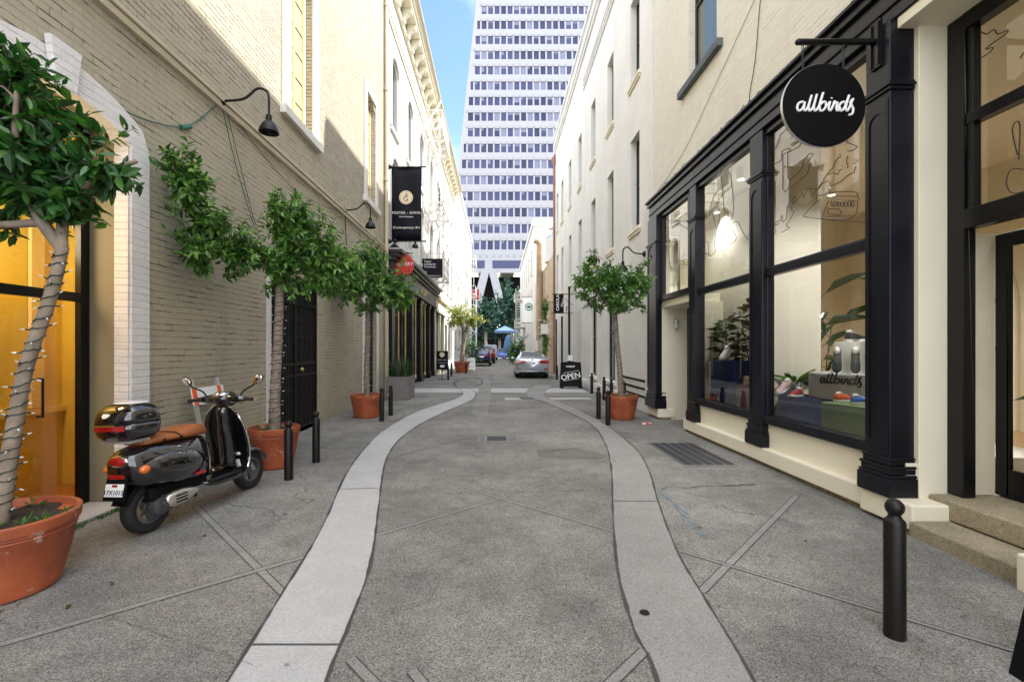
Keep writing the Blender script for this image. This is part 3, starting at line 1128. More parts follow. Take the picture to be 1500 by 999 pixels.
# iron gate of twisted bars
gate = MB()
xg = XL - 0.07
y = GATE[0] + 0.04
i = 0
while y < GATE[1] - 0.02:
    gate.tube([(xg, y, 0.06), (xg, y, 2.9)], 0.009 if i % 2 else 0.012, 5)
    y += 0.105; i += 1
for z in (0.08, 1.08, 1.30, 2.45, 2.9):
    gate.box(xg - 0.015, xg + 0.015, GATE[0] + 0.01, GATE[1] - 0.01, z - 0.02, z + 0.02)
for yy in (GATE[0] + 0.02, (GATE[0] + GATE[1]) / 2, GATE[1] - 0.03):
    gate.box(xg - 0.022, xg + 0.022, yy - 0.022, yy + 0.022, 0.04, 2.93)
gate_o = gate.build('gate', MT['iron'], B1)
sc = MB()
for z0 in (0.32, 0.62, 1.62, 1.95):
    y = GATE[0] + 0.15
    while y < GATE[1] - 0.15:
        pts = []
        for kk in range(13):
            t = kk / 12 * 2.6 * pi
            rr = 0.075 * (1 - kk / 16)
            pts.append((xg + 0.012, y + rr * cos(t), z0 + 0.14 + rr * sin(t)))
        sc = MB(); sc.tube(pts, 0.006, 4); sc.build('scroll', MT['iron'], gate_o)
        y += 0.21
kb = MB(); kb.ball((xg + 0.05, 9.0, 1.19), 0.04); kb.build('knob', MT['brass'], gate_o, smooth='all')
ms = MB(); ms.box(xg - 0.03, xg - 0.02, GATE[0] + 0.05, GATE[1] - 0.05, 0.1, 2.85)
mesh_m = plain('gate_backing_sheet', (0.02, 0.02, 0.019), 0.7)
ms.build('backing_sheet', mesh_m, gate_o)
# side door near the far end with white casing
win(B1, XL, 1, SIDE[0], SIDE[1], 0.01, 3.05, 'black_paint', 'pane_dark', 0.1, None, 0.12, False, (0.22, 0.03, 'trim_white'), name='side_door')
# rain pipe at the corner
dp = MB(); dp.tube([(XL + 0.08, 15.45, 0), (XL + 0.08, 15.45, 14.4)], 0.065, 12)
for z in (1.5, 4.2, 7.2, 10.2, 13):
    dp.lathe([(0.085, -0.05), (0.085, 0.05)], (XL + 0.08, 15.45, z), 12)
dp.build('rain_pipe', MT['trim_tan'], B1, smooth=True)

# ---- white building with bracketed cornice and black gallery front
B2 = thing('cornice_building', 'white three storey building with bracketed cornice above black gallery shopfront', 'building', (XL, 25, 0))
w = MB()
ups = []
ys2 = [16.45, 19.35, 22.3, 25.6, 28.6, 31.6, 34.6, 37.4]
for y in ys2:
    ups.append((y, y + 1.05, 9.45, 11.95))
    ups.append((y, y + 1.05, 5.75, 8.35))
front = [(16.1, 32.4, 0.0, 4.0), (33.4, 35.0, 0, 3.3), (35.8, 39.2, 0.5, 3.5)]
wallX(w, XL, 1, 15.65, 40.0, 0, 15.0, ups + front, 0.2)
for o_ in ups:
    arch_fill(w, XL, 1, o_[0], o_[1], o_[3] - 0.28, o_[3], 0.2)
shell(w, XL, 1, 9.0, 15.65, 40.0, 15.0)
w.build('wall', MT['offwhite'], B2)
for y, y1, z0, z1 in ups:
    fr = win(B2, XL, 1, y, y1, z0, z1, 'black_paint', 'pane_dark', 0.15, (0.09, 0.14, 'trim_white', 0.14), 0.06)
    hm = MB()
    pts_o = []
    n = 10
    for i in range(n + 1):
        t = pi * i / n
        pts_o.append((XL + 0.05, (y + y1) / 2 - 0.66 * cos(t), z1 - 0.28 + 0.42 * sin(t)))
    hm.tube(pts_o, 0.055, 6)
    for yy in (y - 0.13, y1 + 0.13):
        hm.bar((XL + 0.04, yy, z0), (XL + 0.04, yy, z1 - 0.28), 0.10, 0.07)
    hm.build('hood_mould', MT['trim_white'], fr)
c = MB()
c.box(XL + 0.004, XL + 0.10, 15.7, 40.0, 13.15, 13.35)
c.box(XL + 0.004, XL + 0.06, 15.7, 40.0, 12.95, 13.148)
c.box(XL + 0.004, XL + 0.12, 15.7, 40.0, 14.15, 14.38)
c.box(XL + 0.004, XL + 0.52, 15.7, 40.0, 14.66, 14.80)
c.box(XL + 0.004, XL + 0.60, 15.7, 40.0, 14.803, 14.93)
c.box(XL + 0.004, XL + 0.66, 15.7, 40.0, 14.933, 15.06)
corn = c.build('cornice', MT['trim_cream'], B2, bevel=0.02)
y = 16.0
while y < 39.8:
    bk = MB()
    bk.extrude([(XL + 0.12, y, 14.655), (XL + 0.48, y, 14.655), (XL + 0.47, y, 14.53), (XL + 0.34, y, 14.47), (XL + 0.24, y, 14.36), (XL + 0.2, y, 14.2), (XL + 0.12, y, 14.15)], (0, 0.26, 0))
    bk.build('bracket', MT['trim_cream'], corn, bevel=0.01)
    y += 0.92
gu = MB(); gu.tube([(XL + 0.70, 15.7, 15.02), (XL + 0.70, 40.0, 15.02)], 0.07, 8)
gu.build('gutter', MT['trim_tan'], corn, smooth=True)
dp = MB(); dp.tube([(XL + 0.75, 25.0, 14.9), (XL + 0.12, 25.0, 13.9), (XL + 0.09, 25.0, 5.2)], 0.06, 10)
dp.build('rain_pipe', MT['trim_white'], B2, smooth=True)
# black shopfront: entablature, piers, colonnettes, glazing
GF = 27.2
sf = MB()
sf.box(XL + 0.004, XL + 0.20, 16.0, GF, 4.02, 4.62)
sf.box(XL + 0.004, XL + 0.30, 15.9, GF + 0.1, 4.623, 4.74)
sf.box(XL + 0.004, XL + 0.42, 15.85, GF + 0.15, 4.743, 4.86)
sf.box(XL + 0.004, XL + 0.52, 15.8, GF + 0.2, 4.863, 4.98)
sf.box(XL + 0.004, XL + 0.24, 16.0, GF, 3.93, 4.018)
shopf = sf.build('entablature', plain('olive_black_paint', (0.016, 0.0155, 0.012), 0.4, var=0.15), B2, bevel=0.012)
pdm = MB(); pdm.extrude([(XL + 0.02, 15.85, 4.98), (XL + 0.5, 15.85, 4.98), (XL + 0.25, 15.85, 5.2)], (0, 0.12, 0))
pdm.ball((XL + 0.26, 15.95, 5.28), 0.08)
pdm.build('finial', MT['iron'], shopf)
lt = text_mb('GALLERY', 0.42, (XL + 0.205, 22.6, 4.17), (0, 1, 0), (0, 0, 1), 0.012, spacing=1.15)
lt.build('lettering', MT['gold'], shopf)
tl = MB(); tl.box(XL + 0.005, XL + 0.535, 15.8, GF + 0.2, 4.983, 5.01)
tl.build('lead_cap', MT['trim_white'], shopf)
for i, (ya, yb) in enumerate(((16.1, 16.5), (19.9, 20.35), (22.1, 22.9), (25.0, 25.35), (26.8, 27.2))):
    pm = MB()
    pm.box(XL - 0.1, XL + 0.12, ya, yb, 0.0, 3.92)
    pm.box(XL - 0.1, XL + 0.16, ya - 0.04, yb + 0.04, 0.0, 0.28)
    pm.box(XL - 0.1, XL + 0.16, ya - 0.03, yb + 0.03, 3.72, 3.9)
    pm.build('pier', MT['black_paint'], B2, bevel=0.01)
for ycol in (17.6, 18.9, 21.3, 24.1):
    cm = MB(); cm.tube([(XL + 0.02, ycol, 0.25), (XL + 0.02, ycol, 3.8)], 0.035, 8)
    cm.lathe([(0.06, 0), (0.06, 0.12), (0.04, 0.2)], (XL + 0.02, ycol, 0.2), 10)
    cm.lathe([(0.04, 0), (0.07, 0.12), (0.07, 0.18)], (XL + 0.02, ycol, 3.72), 10)
    cm.build('colonnette', MT['brass'], B2, smooth=True)
for ya, yb in ((16.5, 19.9), (20.35, 22.1), (22.9, 25.0), (25.35, 26.8)):
    fr = win(B2, XL, 1, ya, yb, 0.32, 3.92, 'black_paint', 'pane_dark', 0.22, None, 0.07, False, name='shop_window')
    st = MB(); st.box(XL - 0.3, XL - 0.06, ya, yb, 0, 0.315); st.build('stall_riser', MT['black_paint'], fr)
# cream second shopfront
s2 = MB()
s2.box(XL + 0.004, XL + 0.16, 27.45, 32.9, 3.95, 4.55)
s2.box(XL + 0.004, XL + 0.34, 27.45, 33.0, 4.553, 4.75)
s2.box(XL + 0.004, XL + 0.2, 27.45, 32.9, 3.80, 3.947)
for ya in (27.45, 29.9, 32.2):
    s2.box(XL - 0.05, XL + 0.1, ya, ya + 0.45, 0, 3.79)
s2.build('cream_shopfront', MT['trim_cream'], B2, bevel=0.012)
for ya, yb in ((27.9, 29.9), (30.35, 32.2)):
    win(B2, XL, 1, ya, yb, 0.45, 3.78, 'trim_white', 'pane_dark', 0.2, None, 0.07, False, name='shop_window')
    st = MB(); st.box(XL - 0.15, XL - 0.02, ya, yb, 0, 0.445); st.build('stall_riser', MT['black_paint'], B2)
win(B2, XL, 1, 33.4, 35.0, 0.02, 3.3, 'black_paint', 'pane_dark', 0.15, None, 0.1, False, name='door')
win(B2, XL, 1, 35.8, 39.2, 0.5, 3.5, 'trim_white', 'pane_dark', 0.15, None, 0.1, False, name='shop_window')


def fire_escape(bld, y0, y1, levels, x0, proj, mat, drop=None):
    fe = MB()
    x1 = x0 + proj
    for z in levels:
        fe.box(x0, x1, y0, y0 + 0.05, z, z + 0.10); fe.box(x0, x1, y1 - 0.05, y1, z, z + 0.10)
        fe.box(x1 - 0.05, x1, y0, y1, z, z + 0.10)
        for kx in range(9):
            xx = x0 + 0.05 + kx * (proj - 0.1) / 8
            fe.box(xx, xx + 0.035, y0 + 0.05, y1 - 0.05, z + 0.04, z + 0.06)
        for t in range(3):
            yy = y0 + 0.3 + (y1 - y0 - 0.6) * t / 2
            fe.bar((x0, yy, z - 0.7), (x1 - 0.05, yy, z), 0.05)
    for yy in (y0 + 0.02, y1 - 0.06):
        fe.box(x0, x0 + 0.05, yy, yy + 0.04, min(levels) - 0.7, max(levels) + 0.1)
    root = fe.build('fire_escape', mat, bld)
    rl = MB()
    for z in levels:
        for zz in (0.5, 1.0):
            rl.bar((x1 - 0.02, y0, z + zz), (x1 - 0.02, y1, z + zz), 0.035)
            rl.bar((x0, y0 + 0.02, z + zz), (x1, y0 + 0.02, z + zz), 0.035)
            rl.bar((x0, y1 - 0.02, z + zz), (x1, y1 - 0.02, z + zz), 0.035)
        n = int((y1 - y0) / 0.25)
        for t in range(n + 1):
            yy = y0 + (y1 - y0) * t / n
            rl.bar((x1 - 0.02, yy, z), (x1 - 0.02, yy, z + 1.0), 0.018)
        for t in range(5):
            xx = x0 + proj * t / 4
            rl.bar((xx, y0 + 0.02, z), (xx, y0 + 0.02, z + 1.0), 0.018)
    rl.build('railing', mat, root)
    ld = MB()
    zs = sorted(levels) + ([] if drop is None else [])
    pairs = [(levels[i + 1], levels[i]) for i in range(len(levels) - 1)]
    if drop is not None:
        pairs.append((drop, min(levels)))
    for za, zb in pairs:
        ya = y0 + 0.7
        for s_ in (0, 0.42):
            ld.bar((x1 - 0.25, ya + s_, za), (x1 - 0.25, ya + s_, zb + 1.0), 0.045)
        z = za
        while z < zb + 0.9:
            ld.bar((x1 - 0.25, ya, z), (x1 - 0.25, ya + 0.42, z), 0.025); z += 0.3
    ld.build('ladder', mat, root)
    return root


fire_escape(B2, 23.4, 26.9, [12.6, 8.9, 5.35], XL + 0.01, 1.0, MT['trim_white'])

# ---- further white building on that side
B3 = thing('white_building', 'plain sunlit white building beyond the cornice building, with dark upper windows and fire escape', 'building', (XL, 54, 0))
w = MB()
ops3 = []
for y in (42, 45, 48, 51, 54.5, 57.5, 60.5, 63.5):
    for z0, z1 in ((12.2, 14.6), (8.6, 11.2), (5.2, 7.6)):
        ops3.append((y, y + 1.3, z0, z1))
for y in (41.5, 45.5, 49.5, 54, 58, 62):
    ops3.append((y, y + 2.6, 0.5, 3.4))
wallX(w, XL, 1, 40.03, 68.0, 0, 17.4, ops3, 0.2)
shell(w, XL, 1, 9.0, 40.03, 68.0, 17.4)
w.build('wall', MT['offwhite'], B3)
for y0, y1, z0, z1 in ops3:
    win(B3, XL, 1, y0, y1, z0, z1, 'trim_white', 'pane_dark', 0.15, (0.08, 0.14, 'trim_white', 0.1) if z0 > 1 else None, 0.07)
c = MB(); c.box(XL + 0.004, XL + 0.14, 40.05, 68, 4.1, 4.4); c.box(XL + 0.004, XL + 0.2, 40.05, 68, 16.9, 17.3)
c.build('string_course', MT['trim_white'], B3)
fire_escape(B3, 55, 59, [11.6, 8.0, 4.6], XL + 0.01, 1.2, MT['trim_white'])
fe_aw = MB()
fe_aw.extrude([(XL + 0.01, 49.3, 3.9), (XL + 0.9, 49.3, 3.1), (XL + 0.9, 49.3, 3.0), (XL + 0.01, 49.3, 3.75)], (0, 3.2, 0))
fe_aw.build('awning', plain('grey_awning_canvas', (0.28, 0.27, 0.30), 0.8), B3)

# ================================================================== RIGHT SIDE
XR = 3.72
# ---- cream brick shop building
C1 = thing('shop_building', 'cream painted brick shop building with dark framed display windows', 'building', (XR, 6.0, 0))
BEAM0, BEAM1 = 4.60, 5.05
w = MB()
UP1 = (7.86, 9.0, 6.72, 9.6)
UP0 = (2.6, 3.8, 6.72, 9.6)
wallX(w, XR, -1, -4.0, 11.02, BEAM1 - 0.15, 14.2, [UP1, UP0], 0.16)
xi = XR + 8
for y in (-4.0, 11.02):
    w.face((XR, y, 0), (xi, y, 0), (xi, y, 14.2), (XR, y, 14.2))
w.face((xi, -4, 0), (xi, 11.02, 0), (xi, 11.02, 14.2), (xi, -4, 14.2))
w.face((XR, -4, 14.2), (XR, 11.02, 14.2), (xi, 11.02, 14.2), (xi, -4, 14.2))
wallX(w, XR, -1, -4.0, 1.95, 0.0, BEAM1 - 0.15, [], 0.1)
w.build('wall', MT['cream_brick'], C1)
for u in (UP1, UP0):
    fr = win(C1, XR, -1, *u, 'black_paint', 'pane_green', 0.12, None, 0.07, True)
    sl = MB(); sl.box(XR - 0.10, XR + 0.1, u[0] - 0.22, u[1] + 0.35, u[2] - 0.14, u[2] - 0.002)
    sl.build('sill', plain('grey_slate_sill', (0.10, 0.115, 0.125), 0.7, var=0.3, bump=0.4, bscale=30), fr, bevel=0.01)
# plinth and stall riser below the windows
pl = MB()
pl.box(3.60, 3.74, 4.0, 8.98, 0.05, 0.245)
pl.box(3.60, 4.0, 10.38, 11.15, 0.05, 0.245)
pl.box(3.56, 4.02, 3.98, 4.56, 0.03, 0.25)
pl.box(3.58, 3.78, -4, 2.3, 0.03, 0.25)
pl.build('plinth', MT['cream_plaster'], C1, bevel=0.015)
ft = MB(); ft.box(3.645, 3.9, 4.0, 8.97, -0.1, 0.049); ft.box(3.645, 3.9, 10.39, 11.14, -0.1, 0.049)
ft.build('footing', MT['kerb_dirt'], C1)
vt = MB(); vt.box(3.59, 3.61, 6.2, 7.75, 0.06, 0.12)
rs = MB(); rs.box(3.70, 3.85, 4.2, 8.97, 0.246, 0.56)
rs.box(3.70, 3.85, 10.4, 11.0, 0.246, 4.59)
rs.build('stall_riser', MT['cream_plaster'], C1)
# beam along the head of the shopfront
bm_ = MB()
bm_.box(3.62, 3.80, 2.0, 11.06, BEAM0, BEAM1 - 0.14)
bm_.box(3.575, 3.80, 2.0, 11.08, BEAM1 - 0.138, BEAM1 - 0.05)
bm_.box(3.53, 3.80, 2.0, 11.1, BEAM1 - 0.048, BEAM1)
bm_.box(3.60, 3.80, 2.0, 11.06, BEAM0 + 0.12, BEAM0 + 0.15)
bm_.build('beam', MT['navy_black'], C1, bevel=0.01)


def pilaster(y0, y1, zb=0.25, x0=3.575):
    yc = (y0 + y1) / 2; hw_ = (y1 - y0) / 2
    p = MB()
    p.box(x0, 3.80, y0, y1, zb + 0.02, BEAM0 - 0.002)
    P = p.build('pilaster', MT['navy_black'], C1, bevel=0.008)
    q = MB()
    for (e, za, zc_) in ((0.05, 0, 0.17), (0.042, 0.172, 0.20), (0.028, 0.202, 0.25), (0.037, 0.252, 0.28), (0.018, 0.282, 0.33), (0.026, 0.332, 0.352)):
        q.box(x0 - e, 3.79, y0 - e, y1 + e, zb + za, zb + zc_)
    q.build('base_moulding', MT['navy_black'], P, bevel=0.006)
    q = MB()
    for (e, za, zc_) in ((0.02, 3.95, 3.98), (0.036, 3.982, 4.01), (0.02, 4.012, 4.035)):
        q.box(x0 - e, 3.79, y0 - e, y1 + e, za, zc_)
    q.build('capital', MT['navy_black'], P, bevel=0.006)
    # raised arched margin on the shaft
    q = MB()
    m_ = min(0.05, hw_ * 0.35); za, zb_ = zb + 0.5, 3.7
    xx = x0 - 0.012
    q.box(xx, x0 - 0.001, y0 + 0.006, y0 + m_, za, zb_); q.box(xx, x0 - 0.001, y1 - m_, y1 - 0.006, za, zb_)
    q.box(xx, x0 - 0.001, y0 + 0.006, y1 - 0.006, za - 0.07, za - 0.001)
    rr = hw_ - m_
    for i in range(10):
        t0, t1 = pi * i / 10, pi * (i + 1) / 10
        a0 = (yc - rr * cos(t0), zb_ + rr * sin(t0)); a1 = (yc - rr * cos(t1), zb_ + rr * sin(t1))
        top = zb_ + rr + 0.08
        q.extrude([(xx, a0[0], a0[1]), (xx, a1[0], a1[1]), (xx, a1[0], top), (xx, a0[0], top)], (0.011, 0, 0))
    q.box(xx, x0 - 0.001, y0 + 0.006, y0 + m_, zb_, zb_ + rr + 0.08); q.box(xx, x0 - 0.001, y1 - m_, y1 - 0.006, zb_, zb_ + rr + 0.08)
    q.build('shaft_panel', MT['navy_black'], P)
    return P


pilaster(4.225, 4.50); pilaster(6.355, 6.665, 0.25, 3.63); pilaster(8.48, 8.76, 0.25, 3.63); pilaster(10.42, 11.02)

DR = plain('fine_black_line_vinyl', (0.02, 0.018, 0.018), 0.5)


def shop_window(y0, y1, z0, mull, xg=3.72, top=4.58, draw=None):
    f = MB()
    fw = 0.07
    f.box(xg - 0.05, xg + 0.05, y0, y0 + fw, z0, top); f.box(xg - 0.05, xg + 0.05, y1 - fw, y1, z0, top)
    f.box(xg - 0.08, xg + 0.05, y0, y1, z0 - 0.09, z0 + 0.02)
    f.box(xg - 0.05, xg + 0.05, y0 + fw, y1 - fw, top - 0.07, top)
    if mull:
        f.box(xg - 0.05, xg + 0.05, y0 + fw, y1 - fw, mull - 0.055, mull + 0.055)
        f.box(xg - 0.025, xg + 0.02, y0 + fw, y1 - fw, mull + 0.057, mull + 0.075)
    for yy in (y0 + fw, y1 - fw - 0.02):
        f.box(xg - 0.03, xg + 0.03, yy + 0.001, yy + 0.02, z0 + 0.02, top - 0.07)
    fo = f.build('display_window', MT['navy_black'], C1, bevel=0.008)
    p = MB()
    p.face((xg, y1 - fw, z0), (xg, y0 + fw, z0), (xg, y0 + fw, top - 0.05), (xg, y1 - fw, top - 0.05))
    p.build('pane', MT['glass'], fo)
    if draw:
        d_ = MB()
        for st in draw:
            pts = smooth2(st, 4) if 2 < len(st) < 9 else st
            d_.tube([(xg - 0.006, p_[0], p_[1]) for p_ in pts], 0.0038, 5)
        d_.build('window_drawing', DR, fo)
    return fo


def wpx(px, py, X=3.714):
    Y = 680 * X / (px - 728)
    return (Y, 1.6 - (py - 510) / 680 * Y)


def zp(l, ox, oy, s):     # drawing points read off the photograph, put on the glass plane
    return [wpx(ox + x / s, oy + y / s) for x, y in l]


Z5 = lambda l: zp(l, 1110, 180, 4.54)
draw_a = [Z5(l) for l in (
    [(195, 40), (150, 80), (130, 150), (105, 185), (85, 220), (90, 260), (110, 275), (150, 255), (160, 230)],
    [(160, 230), (160, 190), (210, 170), (215, 185), (165, 215), (165, 440), (180, 460), (330, 340), (350, 270), (330, 265), (370, 205), (345, 205), (305, 245), (295, 300), (270, 330), (210, 385), (200, 370), (198, 200), (275, 160), (290, 130)],
    [(75, 710), (95, 715), (120, 660), (150, 650), (160, 615), (165, 660), (190, 640), (195, 560), (205, 545), (225, 575), (235, 495), (250, 490), (240, 540), (280, 490), (300, 460), (300, 500), (320, 465), (330, 430), (345, 445), (400, 440), (440, 395)],
    [(95, 770), (120, 720), (110, 690), (140, 670)], [(155, 730), (210, 700), (190, 680), (240, 600), (220, 580)],
    [(400, 440), (470, 330), (500, 300), (520, 250), (555, 220), (540, 210)], [(365, 480), (400, 440)],
    [(470, 345), (500, 335), (530, 345), (540, 320), (560, 310)], [(440, 400), (460, 385), (480, 400)],
    [(305, 620), (330, 590), (360, 560), (400, 520), (410, 510), (385, 510), (395, 490), (450, 475), (490, 445), (470, 430), (520, 410), (560, 385), (600, 350), (640, 330), (650, 290), (630, 280), (670, 250), (640, 250)],
    [(590, 180), (620, 190), (660, 160), (640, 150), (590, 130), (600, 120)], [(600, 220), (590, 260), (600, 300), (560, 290)],
    [(305, 625), (470, 645), (600, 655), (715, 665)],
    [(480, 470), (520, 460), (630, 458), (660, 465), (665, 490), (675, 515), (640, 520), (455, 505), (480, 490), (480, 470)],
    [(500, 488), (660, 490)], [(470, 520), (435, 610), (440, 640), (630, 632), (665, 520)],
    [(460, 560), (475, 570), (540, 575), (555, 605), (540, 612), (475, 608), (465, 590), (475, 570)], [(445, 625), (635, 620)],
)]
for i in range(7):
    xo = 490 + i * 23
    draw_a.append(Z5([(xo, 560), (xo - 6, 535), (xo + 2, 522), (xo + 12, 535), (xo + 10, 562)]))
Z7 = lambda l: zp(l, 955, 180, 2.27)
draw_b = [Z7(l) for l in (
    [(230, 180), (235, 230), (240, 300), (250, 330), (270, 300), (265, 200), (255, 160)], [(245, 330), (255, 400), (280, 385), (265, 340), (285, 330), (300, 360), (318, 390)],
    [(215, 230), (200, 260), (190, 310), (200, 300), (215, 350), (225, 300), (215, 270), (235, 240)], [(165, 410), (185, 395), (190, 440), (210, 430), (208, 400), (215, 350)], [(165, 410), (175, 430), (195, 445)],
)]
shop_window(4.50, 6.43, 0.67, 2.63, draw=draw_a)
shop_window(6.43, 8.60, 0.67, 2.63, draw=draw_b)
shop_window(8.86, 10.42, 2.74, None)
# recessed doorway under the small window
rc = MB()
rc.box(3.70, 4.26, 8.87, 10.41, 2.50, 2.645)
rc.box(3.853, 4.30, 10.41, 10.46, 0.0, 2.50)
rc.box(3.853, 4.30, 8.82, 8.869, 0.0, 2.50)
rc.build('porch', MT['cream_plaster'], C1, bevel=0.006)
dm = MB(); dm.box(4.26, 4.32, 8.87, 10.41, 0.01, 2.5)
for za, zb in ((0.2, 1.0), (1.15, 2.3)):
    for ya, yb in ((9.0, 9.58), (9.7, 10.28)):
        dm.box(4.245, 4.262, ya, yb, za, zb)
dr = dm.build('side_door', MT['black_paint'], C1, bevel=0.008)
kb = MB(); kb.ball((4.2, 9.1, 1.05), 0.035); kb.build('knob', MT['brass'], dr, smooth='all')
# entrance: deep cream reveal, black timber frame, door leaf standing ajar, two steps
en = MB()
en.box(3.80, 4.12, 4.18, 4.245, 0.25, 4.58)
en.box(3.80, 4.12, 1.95, 2.02, 0.0, 4.58)
en.box(3.64, 4.14, 2.02, 4.222, 4.50, 4.598)
en.build('entrance_reveal', MT['cream_plaster'], C1, bevel=0.006)
ef = MB()
XE = 4.10
ef.box(XE - 0.05, XE + 0.06, 4.03, 4.18, 0.30, 4.50)
ef.box(XE - 0.05, XE + 0.06, 2.02, 2.14, 0.30, 4.50)
ef.box(XE - 0.05, XE + 0.06, 2.14, 4.03, 4.36, 4.50)
ef.box(XE - 0.04, XE + 0.06, 2.14, 4.03, 3.53, 3.63)
ef.box(XE - 0.06, XE + 0.06, 2.14, 4.03, 2.63, 2.80)
ef.box(XE - 0.03, XE + 0.04, 3.965, 4.03, 2.80, 4.36)
eo = ef.build('entrance_frame', MT['black_paint'], C1, bevel=0.008)
p = MB()
for za, zb in ((2.80, 3.53), (3.63, 4.36)):
    p.face((XE + 0.01, 3.97, za), (XE + 0.01, 2.14, za), (XE + 0.01, 2.14, zb), (XE + 0.01, 3.97, zb))
p.build('pane', MT['glass'], eo)
ZE = lambda l: [((680 * 4.105 / (1100 + x / 2.775 - 728)), 1.6 - (y / 2.775 - 510) / 680 * (680 * 4.105 / (1100 + x / 2.775 - 728))) for x, y in l]
d_ = MB()
for st in ([(905, 140), (930, 130), (960, 140), (990, 122), (1005, 140), (1045, 125), (1030, 145), (955, 200), (985, 195), (965, 220), (895, 258)],
           [(1095, 240), (1110, 215)], [(1085, 630), (1065, 540), (1075, 500), (1095, 510), (1090, 650)], [(1110, 690), (1060, 690), (1040, 740), (1060, 785), (1110, 780)]):
    d_.tube([(XE + 0.002, q[0], q[1]) for q in smooth2(ZE(st), 4)], 0.0045, 5)
d_.build('window_drawing', DR, eo)
dl = MB()
x0, x1 = 4.42, 4.47
dl.box(x0, x1, 4.02, 4.12, 0.31, 2.6); dl.box(x0, x1, 3.1, 3.2, 0.31, 2.6)
dl.box(x0, x1, 3.2, 4.02, 0.31, 0.55); dl.box(x0, x1, 3.2, 4.02, 2.48, 2.6)
dlo = dl.build('entrance_door', MT['black_paint'], C1, bevel=0.006)
p = MB(); p.face((4.445, 4.02, 0.55), (4.445, 3.2, 0.55), (4.445, 3.2, 2.48), (4.445, 4.02, 2.48)); p.build('pane', MT['glass'], dlo)
vs = MB()
vs.box(4.162, 4.42, 4.12, 4.18, 0.30, 2.62); vs.build('vestibule_jamb', MT['trim_cream'], C1)
st = MB()
st.box(3.875, 5.2, 2.02, 4.178, 0.12, 0.295)
st.box(3.52, 3.874, 3.10, 3.975, -0.05, 0.125)
st.build('step', MT['step_conc'], C1, bevel=0.018)
st = MB(); st.box(3.46, 3.8, 2.3, 3.098, -0.05, 0.24); st.build('white_block', MT['cream_plaster'], C1, bevel=0.015)
# shop interior
inw = plain('warm_cream_interior_wall', (0.68, 0.62, 0.46), 0.7, var=0.04)
inl = plain('ivory_interior_panel', (0.86, 0.82, 0.70), 0.6, var=0.03)
I = MB()
I.face((8.2, 1.5, 0.3), (8.2, 10.9, 0.3), (8.2, 10.9, 4.7), (8.2, 1.5, 4.7))
I.face((4.3, 10.9, 0.3), (8.2, 10.9, 0.3), (8.2, 10.9, 4.7), (4.3, 10.9, 4.7))
I.face((4.2, 1.5, 0.3), (8.2, 1.5, 0.3), (8.2, 1.5, 4.7), (4.2, 1.5, 4.7))
I.build('interior_wall', inw, C1)
I = MB(); I.box(3.80, 8.2, 1.5, 10.9, 4.62, 4.70)
I.build('ceiling', inl, C1)
I = MB(); I.box(4.9, 8.2, 1.5, 10.9, 0.2, 0.30)
I.box(3.86, 4.9, 4.25, 8.8, 0.2, 0.30)
I.build('floor', plain('honey_floorboards', (0.42, 0.24, 0.09), 0.3, var=0.15), C1)
I = MB(); I.box(3.80, 5.3, 4.25, 8.8, 0.302, 0.60); I.build('display_platform', inl, C1, bevel=0.01)
I = MB()
I.box(4.75, 4.81, 7.0, 10.85, 0.602, 4.6)       # panel behind the middle window
I.box(3.86, 4.62, 6.62, 6.66, 0.602, 4.6)        # fin at the edge of the large window
I.build('backdrop_panel', inl, C1)
I = MB()                                          # arched recess trim on the back wall
n = 16
for i in range(n):
    t0, t1 = pi * i / n, pi * (i + 1) / n
    c_, r0, r1 = 8.4, 0.85, 1.1
    I.extrude([(8.15, c_ - r0 * cos(t0), 2.4 + r0 * sin(t0)), (8.15, c_ - r0 * cos(t1), 2.4 + r0 * sin(t1)), (8.15, c_ - r1 * cos(t1), 2.4 + r1 * sin(t1)), (8.15, c_ - r1 * cos(t0), 2.4 + r1 * sin(t0))], (0.049, 0, 0))
I.box(8.15, 8.199, 7.3, 7.55, 0.3, 2.4); I.box(8.15, 8.199, 9.25, 9.5, 0.3, 2.4)
I.build('arch_trim', inl, C1)
I = MB()
for z in (1.0, 1.45, 1.9, 2.35):
    I.box(7.8, 8.19, 4.6, 6.7, z, z + 0.04)
I.box(7.85, 8.19, 2.2, 4.0, 1.2, 1.24); I.box(7.85, 8.19, 2.2, 4.0, 1.7, 1.74)
I.build('wall_shelf', inl, C1)

# ---- white stucco building
C2 = thing('stucco_building', 'long white stucco building with sash windows and a moulded parapet, past the cream shop', 'building', (XR, 20, 0))
w = MB()
XC = 3.70
ys = [12.05, 14.75, 17.45, 20.3, 23.1, 25.9, 28.0]
ops = []
for y in ys:
    ops.append((y, y + 0.82, 8.78, 11.05)); ops.append((y, y + 0.82, 4.78, 7.28))
gops = [(14.55, 15.75, 0.55, 3.7), (17.25, 18.4, 0.55, 3.6), (23.4, 24.3, 0.4, 3.4), (26.0, 26.9, 0.4, 3.4)]
wallX(w, XC, -1, 11.05, 29.5, 0, 14.9, ops + gops, 0.22)
shell(w, XC, -1, 9, 11.05, 29.5, 14.9)
w.build('wall', MT['white_stucco'], C2)
for o_ in ops:
    fr = win(C2, XC, -1, *o_, 'black_paint', 'pane_green', 0.17, None, 0.05, True)
    sl = MB(); sl.box(XC - 0.07, XC + 0.15, o_[0] - 0.12, o_[1] + 0.12, o_[2] - 0.10, o_[2] - 0.003)
    sl.box(XC - 0.045, XC - 0.003, o_[0] - 0.09, o_[1] + 0.09, o_[2] - 0.17, o_[2] - 0.102)
    sl.build('sill', MT['trim_cream'], fr, bevel=0.006)
